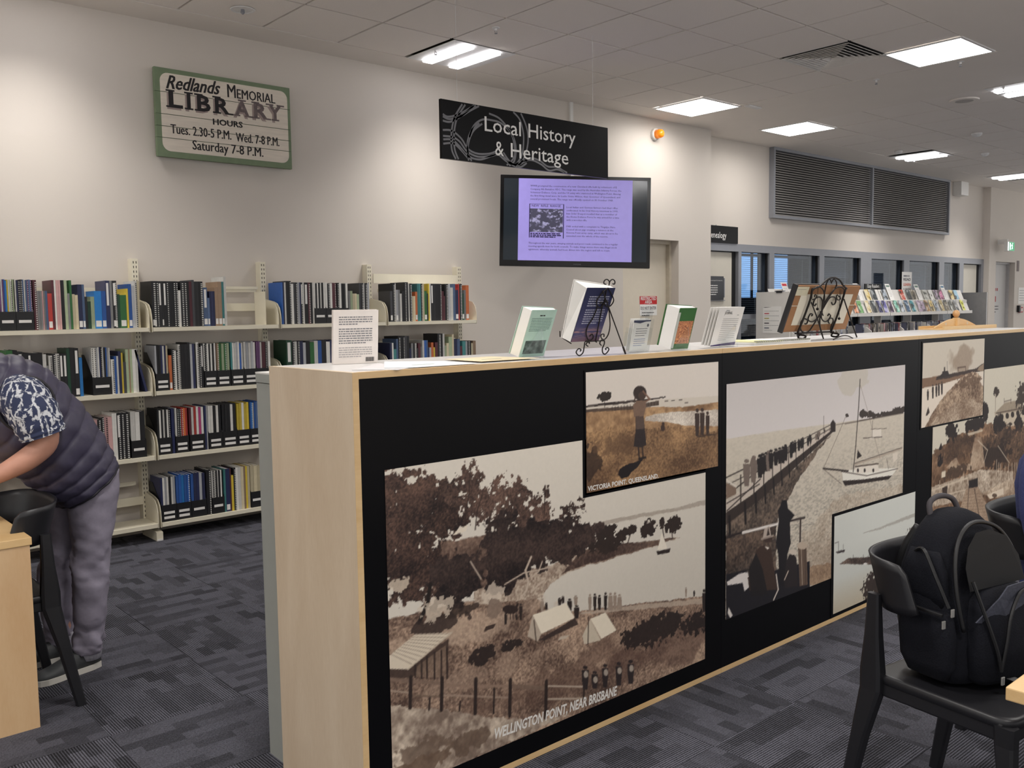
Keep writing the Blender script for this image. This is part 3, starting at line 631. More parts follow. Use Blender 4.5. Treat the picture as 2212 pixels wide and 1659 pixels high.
c.blob(70, 660, 60, 90, (46, 34, 28), .8, .5); c.blob(250, 560, 150, 60, (96, 74, 56), .6, .5)
for x_, y_ in ((515, 295), (555, 292), (600, 288), (635, 305)): c.line(((x_, y_), (x_+18, y_-2)), 5, (60, 52, 50))
c.poly([(236, 735), (245, 700), (300, 668), (345, 655), (388, 638), (350, 690), (318, 715), (300, 742), (255, 757)], (28, 22, 24), 1, .003)
c.poly([(330, 390), (325, 320), (345, 292), (400, 290), (402, 330), (388, 385)], (112, 92, 80)); c.poly([(340, 388), (388, 383), (396, 470), (405, 556), (372, 572), (328, 566), (340, 470)], (44, 37, 38)); c.poly([(342, 388), (388, 383), (394, 460), (342, 462)], (96, 80, 72), .7)
c.line(((356, 565), (362, 632)), 13, (48, 38, 36)); c.line(((380, 565), (385, 632)), 13, (48, 38, 36)); c.line(((360, 640), (400, 630)), 12, (30, 24, 24))
c.ell(366, 246, 40, 44, (48, 39, 37)); c.ell(378, 262, 22, 26, (66, 52, 46)); c.line(((402, 296), (424, 282), (385, 236)), 12, (112, 86, 72)); c.line(((340, 262), (332, 300)), 10, (60, 46, 40))
for x_, a_, b_, w_ in ((708, 338, 505, 34), (738, 336, 498, 34), (770, 356, 494, 28)): c.fig(x_, a_, b_, w_, (58, 46, 42)); c.poly([(x_, b_-6), (x_+50, b_-2), (x_+50, b_+4), (x_, b_+6)], (60, 46, 38), .8)
c.ell(502, 455, 13, 20, (60, 46, 42)); c.ell(505, 430, 9, 10, (60, 46, 42))
c.grain(.06, 130, 42); c.img = c.img*np.array([1.0, .97, .93])
frameplate(2.216, 2.979, .85, 1.2795, units[0], .0008)
c.build('shore_photo', units[0], PRINT_GAIN, M_PRINT)
caption('VICTORIA POINT. QUEENSLAND.', (1250+52/2.765, 760+832/2.765), (1250+475/2.765, 760+752/2.765), 0.017, units[0], 0, .0018)

# --- print 3: jetty and cutter
c = Canvas(3.029, 4.558, 0.215, 1.180, 0.0042, (204, 200, 202), YP, 1250, 760, 2.765)
c.img *= (1-.08*np.clip((c.Z-.9)/.28, 0, 1))[..., None]
c.poly([(870, 522), (1200, 470), (1540, 425), (1960, 365), (1960, 1620), (870, 1620)], lambda X, Z: np.array((194, 187, 176))*(1-.30*np.clip(fbm(X*1.0, Z*2.6, 62, 21, 5)-.40, 0, 1)[..., None]*2.6*np.clip((.95-Z)/.5, .15, 1)[..., None]), 1)
c.poly([(1560, 860), (1940, 790), (1940, 900), (1520, 960), (1520, 1400), (1370, 1400), (1330, 1100)], ground((120, 98, 80), (198, 188, 174), 60, 22), .5, .02)
c.poly([(1300, 1290), (1500, 1260), (1530, 1300), (1520, 1380), (1330, 1400)], ground((92, 70, 54), (160, 134, 110), 70, 23), .8, .01)
c.blob(1640, 160, 80, 80, (178, 172, 158), .5, .4, 10)
c.poly([(1535, 437), (1700, 405), (1940, 355), (1940, 368), (1700, 412), (1535, 440)], (72, 62, 56)); 
for b in ((1697, 368, 20, 22), (1740, 372, 20, 18), (1790, 378, 60, 14), (1910, 348, 40, 18), (1605, 382, 10, 14), (1860, 368, 40, 10)): c.blob(*b, col=(58, 50, 46), dens=.6, freq=50, seed=int(b[0]))
# water under the pier, dark
c.poly([(880, 1010), (1110, 850), (1350, 640), (1510, 490), (1440, 580), (1300, 790), (1240, 900), (1190, 1000), (1160, 1130), (880, 1330)], ground((30, 25, 24), (120, 104, 92), 60, 31), .95, .01)
c.poly([(880, 960), (1040, 850), (1130, 770), (1500, 475), (1528, 440), (1528, 470), (1380, 610), (1220, 760), (1100, 870), (880, 1035)], (52, 43, 40))
c.poly([(880, 900), (1140, 705), (1510, 452), (1510, 470), (1150, 745), (1085, 810), (880, 958)], (190, 180, 172))
for q in range(13):
    t_ = q/12; x_ = 900+(1500-900)*t_**.75; y_ = 985-(985-470)*t_**.75; c.line(((x_, y_), (x_+4, y_+ (120*(1-t_)+8))), 20*(1-t_)+4, (30, 25, 25))
for a, b, w_ in (((880, 752), (1160, 615), 8), ((1160, 615), (1525, 425), 5), ((880, 800), (1160, 655), 5), ((885, 905), (1080, 790), 7), ((1080, 700), (1510, 455), 5), ((880, 862), (1085, 700), 9), ((885, 950), (1085, 760), 8)): c.line((a, b), w_, (46, 38, 36))
for q in range(12):
    t_ = q/11; x_ = 968+(1505-968)*t_**.8; y_ = 850-(850-455)*t_**.8; c.line(((x_, y_-100*(1-t_)-12), (x_, y_+60*(1-t_))), 9*(1-t_)+3, (48, 40, 37))
rr = random.Random(5)
for q in range(30):
    t_ = (q/29)**.8; x_ = 1000+(1490-1000)*t_+rr.uniform(-12, 12); y_ = 800-(800-475)*t_; h_ = 150*(1-t_)**1.1+26; c.fig(x_, y_-h_*.9, y_+rr.uniform(-6, 6), h_*.3, (32, 27, 28) if rr.random() < .75 else (110, 98, 92))
c.poly([(1505, 482), (1505, 425), (1520, 405), (1534, 425), (1534, 478)], (44, 36, 35)); c.line(((1464, 460), (1464, 385)), 4, (80, 70, 64))
c.poly([(880, 780), (940, 812), (940, 850), (900, 870), (880, 880)], (120, 102, 90)); c.line(((880, 765), (942, 805)), 10, (206, 200, 192))
# cutter
c.poly([(1572, 712), (1660, 700), (1905, 694), (1870, 742), (1700, 768), (1582, 792)], (220, 216, 210)); c.poly([(1575, 770), (1700, 762), (1872, 738), (1850, 762), (1700, 785), (1590, 800)], (44, 36, 34))
c.poly([(1650, 700), (1660, 682), (1785, 670), (1796, 712), (1660, 728)], (214, 208, 200)); c.line(((1652, 686), (1790, 668)), 8, (70, 58, 52))
for x_ in (1668, 1708, 1760): c.ell(x_, 708, 6, 12, (50, 42, 40))
c.line(((1570, 715), (1720, 740), (1905, 698)), 5, (60, 50, 46)); c.line(((1640, 715), (1655, 560), (1672, 330), (1681, 165)), 9, (48, 40, 37)); c.line(((1460, 697), (1610, 712)), 10, (40, 33, 32)); c.line(((1650, 672), (1800, 625), (1930, 578)), 11, (170, 158, 146)); c.line(((1650, 665), (1930, 572)), 4, (60, 50, 46))
c.line(((1462, 697), (1560, 470), (1600, 375)), 3, (90, 78, 70)); c.line(((1683, 200), (1720, 330), (1800, 640)), 2.5, (120, 108, 100)); c.line(((1570, 790), (1462, 700)), 3, (80, 68, 62)); c.poly([(1662, 640), (1666, 585), (1692, 622)], (40, 33, 32))
c.poly([(1875, 610), (1905, 598), (1905, 640), (1880, 660)], (206, 198, 188)); c.line(((1840, 640), (1850, 700)), 3, (60, 50, 46))
c.poly([(1750, 465), (1808, 460), (1808, 508), (1752, 512)], (212, 206, 198)); c.line(((1752, 510), (1756, 410)), 3, (60, 50, 46)); c.line(((1700, 516), (1812, 508)), 5, (70, 60, 56)); c.poly([(1725, 516), (1765, 512), (1755, 524)], (200, 194, 186)); c.line(((1745, 462), (1840, 458)), 3, (80, 70, 64))
# foreground figures and rail
c.poly([(880, 1120), (1100, 1060), (1180, 1040), (1180, 1620), (880, 1620)], ground((26, 21, 21), (110, 92, 80), 60, 33), .9, .01)
c.line(((880, 1110), (985, 1075)), 14, (40, 33, 33)); c.line(((980, 1080), (1200, 1025)), 17, (212, 208, 206)); c.line(((1200, 1025), (1350, 990)), 14, (52, 44, 44)); c.line(((1325, 1000), (1322, 1170)), 18, (58, 48, 45))
c.poly([(880, 1330), (1000, 1300), (1040, 1420), (1180, 1300), (1380, 1250), (1380, 1420), (880, 1630)], (26, 24, 30)); c.poly([(885, 1375), (960, 1325), (1010, 1315), (1025, 1400), (990, 1430), (980, 1380), (890, 1395)], (206, 202, 202))
c.poly([(1190, 948), (1205, 920), (1215, 885), (1243, 885), (1250, 935), (1290, 975), (1262, 1012), (1264, 1110), (1268, 1140), (1246, 1210), (1238, 1400), (1200, 1400), (1192, 1210), (1178, 1140), (1196, 1010)], (24, 21, 25))
c.poly([(1030, 1330), (1060, 1180), (1110, 1150), (1150, 1180), (1170, 1320), (1190, 1420), (1020, 1430), (1010, 1350)], (58, 44, 38), 1, .004); c.poly([(1015, 1300), (1060, 1200), (1100, 1300), (1130, 1450), (1030, 1460)], (26, 23, 25), .9)
c.ell(1128, 1115, 26, 26, (60, 46, 42)); c.line(((1092, 1118), (1162, 1098)), 13, (150, 138, 130)); c.poly([(1100, 1112), (1108, 1060), (1140, 1042), (1150, 1098)], (170, 158, 150)); c.poly([(1122, 1100), (1132, 1048), (1142, 1095)], (52, 42, 40)); c.poly([(1110, 1160), (1140, 1170), (1128, 1182)], (210, 204, 198))
c.poly([(1225, 1370), (1240, 1250), (1270, 1190), (1300, 1230), (1310, 1400), (1230, 1410)], (36, 30, 32)); c.ell(1280, 1195, 22, 18, (190, 180, 170)); c.line(((1252, 1310), (1230, 1360)), 10, (180, 168, 158)); c.line(((1180, 1330), (1192, 1420), (1165, 1480)), 12, (196, 188, 182))
c.poly([(1310, 1170), (1360, 1150), (1368, 1390), (1320, 1400)], (92, 76, 66), 1, .002); c.ell(1335, 1158, 30, 22, (176, 162, 148)); c.line(((1330, 1180), (1336, 1390)), 6, (170, 156, 142)); c.line(((1352, 1180), (1356, 1390)), 4, (50, 40, 36))
c.poly([(895, 1525), (920, 1575), (905, 1590), (890, 1560)], (206, 202, 200))
c.grain(.05, 120, 43); c.img = c.img*np.array([1.0, .985, .96])
c.build('jetty_photo', units[1], PRINT_GAIN, M_PRINT)
# --- print 4: bay with old jetty
c = Canvas(3.878, 4.700, 0.038, 0.505, 0.0045, (196, 197, 190), YP2, 1250, 760, 2.765)
c.img *= (1-.1*np.clip((.35-c.Z)/.3, 0, 1))[..., None]; c.img = c.img*(1-np.clip((.2-c.Z)/.2, 0, 1)[..., None]*np.array([.04, .12, .22]))
c.poly([(1700, 1080), (1800, 1048), (2010, 962), (2010, 985), (1800, 1060), (1700, 1084)], (160, 156, 148), .9, .003)
c.poly([(1555, 1268), (1610, 1232), (1800, 1222), (1990, 1190), (1990, 1240), (1800, 1272), (1640, 1268)], ground((46, 38, 36), (120, 100, 88), 70, 3), 1, .003)
for x_ in (1640, 1700, 1730, 1765, 1820, 1860): c.line(((x_, 1240), (x_, 1215)), 4, (50, 42, 40))
c.poly([(1535, 1195), (1590, 1180), (1588, 1195), (1545, 1205)], (54, 46, 46)); c.line(((1552, 1190), (1552, 1138)), 3, (70, 62, 60)); c.line(((1580, 1185), (1580, 1150)), 3, (70, 62, 60)); c.line(((1530, 1144), (1552, 1136)), 4, (80, 72, 70))
c.blob(1760, 1420, 60, 110, (54, 44, 40), 1, .5, 60, 4); c.blob(1850, 1420, 110, 120, (50, 42, 38), 1, .55, 60, 5); c.ell(1713, 1266, 12, 6, (206, 202, 196)); c.blob(1980, 1120, 30, 60, (60, 50, 44), .9, .4, 60)
c.grain(.04, 120, 44); frameplate(3.857, 4.7015, 0.022, 0.519, units[1], .0008); c.build('bay_photo', units[1], PRINT_GAIN, M_PRINT)
# --- print 6: hillside house
c = Canvas(4.892, 6.30, 0.10, 1.101, 0.0052, (198, 196, 186), YP, 1960, 680, 3.3175)
c.poly([(160, 1040), (220, 960), (300, 900), (420, 840), (560, 780), (700, 790), (960, 800), (1200, 800), (1200, 2200), (160, 2200)], ground((78, 58, 44), (150, 122, 98), 26, 51), 1, .02)
c.poly([(620, 700), (830, 650), (1100, 600), (1100, 780), (680, 800)], (188, 180, 166)); c.poly([(635, 695), (700, 630), (770, 615), (830, 660), (1000, 640), (1000, 660), (640, 712)], (150, 140, 126)); c.line(((635, 706), (830, 668)), 7, (70, 58, 52))
for q in range(9): c.ell(640+38*q, 742-9*q, 12, 22, (46, 38, 34)); c.ell(700+38*q, 792-9*q, 13, 12, (56, 46, 40))
for x_ in (694, 742): c.line(((x_, 632), (x_, 600)), 6, (70, 58, 52))
c.line(((695, 622), (745, 610)), 5, (70, 58, 52)); c.line(((628, 940), (632, 540)), 6, (120, 104, 92)); c.blob(638, 550, 16, 32, (56, 46, 40), 1, .6, 50); c.blob(820, 580, 40, 100, (60, 50, 44), 1, .45, 40)
for b in ((315, 850, 40, 65), (440, 800, 26, 48), (500, 780, 50, 48), (655, 800, 40, 70), (800, 780, 24, 60), (555, 700, 24, 60)): c.blob(*b, col=(40, 32, 30), dens=.62, freq=36, seed=int(b[0]))
c.poly([(215, 1085), (225, 960), (242, 918), (262, 985), (255, 1060), (235, 1090)], (36, 29, 28), 1, .004); c.line(((310, 920), (312, 860)), 6, (48, 40, 36))
c.blob(380, 950, 150, 80, ground((56, 42, 34), (110, 86, 68), 50, 52), .9, .55, 26, 61); c.blob(700, 950, 190, 130, ground((46, 36, 31), (112, 88, 70), 50, 53), .95, .6, 26, 62); c.blob(640, 1000, 110, 90, (44, 34, 30), .8, .5, 30, 63); c.blob(1000, 950, 200, 160, ground((60, 46, 38), (120, 96, 76), 50, 57), .95, .6, 26, 64)
c.poly([(480, 880), (530, 870), (540, 960), (560, 1090), (500, 1110), (300, 1110), (280, 1090), (350, 1020), (380, 1085), (450, 1060)], ground((134, 112, 94), (186, 170, 152), 40, 54), .9, .012)
c.poly([(430, 850), (540, 820), (540, 835), (440, 868)], (190, 180, 164), .9); c.blob(350, 1130, 90, 44, (72, 56, 46), .9, .55, 40)
c.poly([(168, 1240), (420, 1150), (520, 1110), (760, 1120), (760, 1200), (420, 1330), (168, 1380)], ground((120, 104, 90), (212, 204, 192), 40, 55), .95, .008)
c.poly([(530, 1290), (700, 1190), (1100, 1160), (1100, 1260), (640, 1310)], ground((120, 100, 84), (204, 192, 176), 40, 56), .9, .01)
for l, w_ in ((((168, 1262), (430, 1170)), 14), (((168, 1320), (430, 1250)), 10), (((505, 900), (575, 970), (548, 1060)), 8), (((650, 940), (730, 1060)), 7)): c.line(l, w_, (196, 186, 172), .9)
for x_, y_ in ((232, 1190), (316, 1180), (402, 1140), (668, 1070), (640, 1040), (655, 1060), (700, 1085), (725, 1070), (750, 1065), (770, 1060), (785, 1060), (820, 1050)): c.line(((x_, y_), (x_, y_+120)), 8, (196, 186, 172), .9)
c.poly([(250, 1310), (250, 1240), (288, 1225), (285, 1295)], (58, 46, 40)); c.poly([(440, 1245), (440, 1190), (505, 1170), (505, 1240)], (36, 30, 29)); c.poly([(244, 1170), (246, 1125), (275, 1118), (272, 1160)], (206, 198, 184)); c.poly([(570, 1290), (690, 1240), (690, 1290), (590, 1320)], (206, 196, 182)); c.ell(625, 1295, 18, 14, (90, 74, 62))
c.poly([(420, 1250), (505, 1232), (640, 1500), (900, 2100), (200, 2100), (350, 1480)], ground((128, 108, 92), (176, 158, 140), 90, 58), 1); c.line(((440, 1250), (425, 1500), (400, 1800)), 9, (64, 52, 46)); c.line(((480, 1245), (525, 1500), (600, 1800)), 9, (64, 52, 46))
for q in range(14): c.line(((410-8*q*.6, 1290+22*q), (520+14*q*.6, 1280+22*q)), 3, (110, 92, 80), .7)
c.grain(.09, 70, 45); c.img = c.img*np.array([1.0, .97, .93]); c.build('house_photo', units[2], PRINT_GAIN, M_PRINT)
caption('DAVID', (1960+650/3.3175, 680+1490/3.3175), (1960+735/3.3175, 680+1445/3.3175), .03, units[2], 0, .0006)
# --- print 5: steamer and dunes
c = Canvas(4.752, 5.538, 0.836, 1.283, 0.0048, (192, 188, 180), YP2, 1960, 680, 3.3175)
c.blob(380, 330, 110, 110, (138, 122, 108), .7, .42, 8, 71, 2); c.blob(330, 290, 60, 90, (150, 136, 122), .6, .4, 8, 72, 2)
c.poly([(95, 460), (210, 440), (420, 410), (560, 385), (560, 420), (370, 460), (240, 500), (95, 530)], (120, 96, 78)); c.poly([(95, 530), (240, 500), (380, 455), (480, 410), (560, 400), (560, 850), (95, 850)], (212, 206, 198))
c.poly([(205, 470), (210, 442), (300, 425), (480, 388), (500, 378), (548, 345), (552, 400), (420, 425), (300, 452)], (58, 46, 42), 1, .004); c.poly([(215, 455), (250, 420), (250, 405), (262, 405), (262, 375), (270, 375), (272, 402), (290, 400), (305, 440)], (40, 33, 32)); c.line(((286, 400), (286, 335)), 3, (50, 42, 40))
c.line(((365, 402), (362, 380), (418, 372), (418, 396)), 8, (80, 64, 56)); c.poly([(500, 400), (515, 372), (548, 350), (548, 405)], (140, 124, 108))
c.poly([(120, 810), (180, 700), (240, 610), (330, 510), (400, 440), (480, 405), (530, 440), (520, 480), (556, 520), (556, 760), (130, 830)], ground((86, 66, 52), (196, 178, 158), 60, 74), 1, .01); c.poly([(160, 800), (220, 720), (330, 640), (430, 600), (540, 640), (545, 740), (300, 800)], ground((112, 92, 76), (216, 206, 192), 80, 75), .8, .02)
for x_, a_, b_ in ((147, 535, 612), (183, 500, 600), (208, 495, 588), (226, 490, 580), (247, 478, 572)): c.fig(x_, a_, b_, 17, (48, 40, 38))
c.poly([(132, 720), (150, 660), (160, 700), (140, 724)], (52, 42, 38)); c.blob(440, 480, 80, 50, (84, 64, 50), .7, .45, 60)
c.grain(.07, 90, 46); c.img = c.img*np.array([1.0, .97, .93]); frameplate(4.742, 5.548, .826, 1.2915, units[2], .0008); c.build('steamer_photo', units[2], PRINT_GAIN, M_PRINT)

# grey cabinet standing behind the counter
gc = empty('grey_cabinet', (0, 0, 0), label='grey metal cabinet standing against the back of the maple counter', cat='cabinet')
M_GREY = mat('grey_cabinet_paint', (150, 153, 148), 0.5, var=0.02)
MB().box(1.333, 4.7, CB+0.004, 2.792, 0.0, 1.262).build('body', M_GREY, gc); MB().box(1.331, 4.7, CB+0.004, 2.794, 1.264, 1.293).build('top_panel', M_GREY, gc, bevel=.002); MB().box(1.331, 4.7, CB+0.004, 2.794, 1.293, 1.298).build('top_sheet', M_WHITE, gc)

# ================================================================== WALL SHELVING
YS = 5.98                      # shelf fronts
YU = 6.215                     # front of the uprights
UX = [1.228, 2.138, 3.050, 3.960, 4.868]
SHZ = [1.407, 0.990, 0.566, 0.116]     # shelf top surfaces, top row first
bayname = ['first', 'second', 'third', 'fourth']; rowname = ['top', 'second', 'third', 'bottom']
M_SLOT = mat('slot_dark', (48, 44, 40), 0.8)
for k, x in enumerate(UX):
    u = empty('shelf_upright', (x, 0, 0), label=['slotted cream upright left of the first shelf bay', 'slotted cream upright between the first and second shelf bays', 'slotted cream upright between the second and third shelf bays', 'slotted cream upright between the third and fourth shelf bays', 'slotted cream upright at the right end of the shelving'][k], cat='upright', group='slotted shelf uprights')
    MB().box(-.021, .021, YU, YW, 0.02, 1.862).build('post', M_CREAM, u)
    s = MB()
    for j in range(58):
        z = 1.842-j*0.031
        if z < .05: break
        for dx in (-.009, .009): s.box(dx-.0022, dx+.0022, YU-.0012, YU, z-.011, z+.004)
    tag(s.build('slots', M_SLOT, u), kind='stuff')
    MB().prism([(5.985, .0), (6.25, .0), (6.25, .075), (6.0, .06), (5.985, .055)], -.021, .021, 'x').build('foot', M_CREAM, u)
    MB().box(-.018, .018, 5.983, 6.0, -.0, .012).build('glide', M_WHITE, u)
brk_prof = [(YS, -.03), (YU, -.03), (YU, .185), (YS+.10, .165), (YS+.05, .15), (YS+.018, .115), (YS+.004, .07), (YS, .03)]
for b in range(4):
    x0, x1 = UX[b]+.012, UX[b+1]-.004
    for r in range(4):
        if b >= 2 and r >= 2: continue
        z = SHZ[r]
        t = empty('wall_shelf', (0, 0, 0), label='cream metal shelf, %s row of the %s bay from the left' % (rowname[r], bayname[b]), cat='shelf', group='cream wall shelves')
        MB().box(x0+.004, x1-.004, YS+.004, YU, z-.006, z).box(x0+.006, x1-.006, YS+.001, YS+.004, z-.026, z).build('shelf_plate', M_CREAM, t)
        for s in (0, 1):
            xx = x0 if s == 0 else x1-.003
            MB().prism([(y, z+v) for y, v in brk_prof], xx, xx+.003, 'x').build('end_bracket', M_CREAM, t)
        MB().box(x0+.02, x1-.02, YU-.012, YU-.004, z+.10, z+.155).build('back_stop', M_CREAM, t)
        MB().box(x0+.06, x1-.06, YU-.008, YU-.002, z+.235, z+.262).build('back_rail', M_CREAM, t)
rail = tag(MB().box(UX[3]+.03, UX[4]-.03, YU-.012, YU-.002, 1.715, 1.79).build('shelf_rail', M_CREAM), 'plain cream rail above the books of the fourth shelf bay', 'rail')
tag(MB().box(UX[1]+.42, UX[2]-.05, YU-.014, YU-.002, 1.663, 1.682).build('shelf_rail', M_CREAM), 'thin cream rail over the empty end of the second bay', 'rail')
# bookend plate in the second bay
be = empty('bookend', (0, 0, 0), label='cream metal bookend plate at the right end of the second bay top shelf', cat='bookend')
MB().box(2.955, 2.957, 6.0, 6.17, SHZ[0]+.002, SHZ[0]+.235).build('plate', M_CREAM, be); MB().box(2.875, 2.957, 6.0, 6.13, SHZ[0]+.0005, SHZ[0]+.002).build('base', M_CREAM, be)

BC = {'k': (24, 24, 28), 'n': (36, 42, 80), 'd': (62, 62, 66), 'g': (126, 126, 126), 's': (172, 174, 178), 'w': (222, 220, 214), 'c': (208, 196, 164), 't': (152, 126, 102), 'b': (44, 92, 168), 'B': (32, 122, 196), 'S': (84, 106, 142), 'T': (66, 132, 132),
      'G': (54, 116, 62), 'e': (24, 62, 44), 'p': (168, 182, 148), 'r': (182, 56, 50), 'm': (84, 36, 46), 'P': (204, 160, 158), 'y': (212, 186, 62), 'o': (214, 116, 66), 'v': (116, 78, 122), 'M': (196, 70, 130)}
BN = {'k': 'black', 'n': 'navy', 'd': 'charcoal', 'g': 'grey', 's': 'silver grey', 'w': 'white', 'c': 'cream', 't': 'brown', 'b': 'blue', 'B': 'bright blue', 'S': 'slate blue', 'T': 'teal', 'G': 'green', 'e': 'dark green', 'p': 'pale green', 'r': 'red', 'm': 'maroon', 'P': 'pink', 'y': 'yellow', 'o': 'orange', 'v': 'purple', 'M': 'magenta'}
BM = {}
for k_, c_ in BC.items():
    for v_ in range(2): BM[k_, v_] = mat('book_%s_%d' % (BN[k_].replace(' ', '_'), v_), tuple(max(8, u*(1-.12*v_)) for u in c_), (0.45, 0.6)[v_], var=.06, scale=40)
M_STICK = mat('sticker', (226, 224, 220), 0.6, var=.03)
ORD = ['first', 'second', 'third', 'fourth', 'fifth', 'sixth', 'seventh', 'eighth', 'ninth', 'tenth']
def nth(n): return ORD[n-1] if n <= 10 else '%d%s' % (n, 'th' if 10 < n % 100 < 14 else {1: 'st', 2: 'nd', 3: 'rd'}.get(n % 10, 'th'))
seq = {}
def shelfX(px, r, Y=6.0): return float(onY(px, [711, 845, 985, 1120][r], Y)[0])
def add_book(x0, x1, z, code, h, fl, row, bay, y=6.003, lean=0.0, depth=None, box=None):
    w_ = max(.0035, x1-x0-.0008); d_ = depth or min(.20, max(.135, h*.70)); m_ = BM[code, random.randint(0, 1)]
    n = seq[row, bay] = seq.get((row, bay), 0)+1
    nm = 'booklet' if box else 'book'
    kind = ('spiral-bound '+nm) if 's' in fl else ('thick volume' if w_ > .028 else nm)
    lab = '%s%s %s%s, %s from left, %s shelf, %s bay' % ('short ' if h < .235 else '', BN[code], kind, ', white-titled spine' if 'T' in fl else '', nth(n), rowname[row], bayname[bay])
    if box: lab = '%s %s in file box, %s from left, %s shelf, %s bay' % (BN[code], kind, nth(n), rowname[row], bayname[bay])
    t = 0.0016; c0 = w_/2
    b = MB().box(-c0, c0, 0, t, 0, h).box(-c0, -c0+min(t, w_*.25), t, d_, 0, h).box(c0-min(t, w_*.25), c0, t, d_, 0, h)
    o = b.build(nm, m_); tag(o, lab, nm, 'booklets in the file boxes' if box else 'books on the wall shelves')
    MB().box(-c0+min(t, w_*.25), c0-min(t, w_*.25), t, d_-.003, .002, h-.003).build('pages', M_PAPER, o)
    o.location = (x0+w_/2+.0004 + (math.tan(lean)*0 if lean else 0), y, z+.0008); 
    if lean: o.rotation_euler = (0, lean, 0)
    e = .0006
    if 'L' in fl: MB().box(-c0*.78, c0*.78, -e, 0, .012, .05).build('call_label', M_STICK, o)
    if 'T' in fl: MB().box(-c0*.55, c0*.55, -e, 0, h*.48, h*.95).build('title_label', M_STICK, o)
    if 's' in fl:
        s = MB(); k2 = int(h/.0125)
        for j in range(k2): s.box(c0*.05, c0*.75, -.0035, 0, .006+j*.0125, .006+j*.0125+.0055)
        tag(s.build('spiral_binding', BM['k', 0] if code in 'wcsP' else M_STICK, o), kind='stuff')
    return o
M_BOX = mat('file_box_black', (20, 20, 23), 0.45); M_BOXIN = mat('file_box_inside', (48, 46, 44), 0.7)
boxn = {}
def file_box(x0, x1, z, codes, h, row, bay, labels=1, y=5.999):
    n = boxn[row, bay] = boxn.get((row, bay), 0)+1
    w_ = x1-x0-.002; f = empty('magazine_file', (x0+.001, y, z+.0006), label='black magazine file box, %s from the left on the %s shelf of the %s bay' % (nth(n), rowname[row], bayname[bay]), cat='file box', group='black magazine files')
    D, Hf, Hb, t = .205, .112, .25, .002
    MB().box(0, w_, 0, t, 0, Hf).build('front', M_BOX, f); MB().box(0, w_, D-t, D, 0, Hb).build('back', M_BOX, f); MB().box(t, w_-t, t, D-t, 0, t).build('base', M_BOX, f)
    pr = [(t, 0), (D-t, 0), (D-t, Hb), (D*.75, Hb), (t, Hf)]
    MB().prism(pr, 0, t, 'x').build('side', M_BOX, f); MB().prism(pr, w_-t, w_, 'x').build('side', M_BOX, f)
    for q in range(labels):
        zz = .045 if labels == 1 else (.05 if q == 0 else .018)
        MB().box(w_*.14, w_*.86, -.0008, 0, zz, zz+.017).build('label', M_STICK, f)
    m = len(codes); iw = (w_-2*t)/m
    for q, cd in enumerate(codes):
        bx0 = x0+.001+t+iw*q; add_book(bx0, bx0+iw*.96, z+.003, cd, h-.004+random.uniform(-.006, .004), 's' if random.random() < .12 else '', row, bay, y=y+.006+random.uniform(0, .008), depth=.185, box=True)
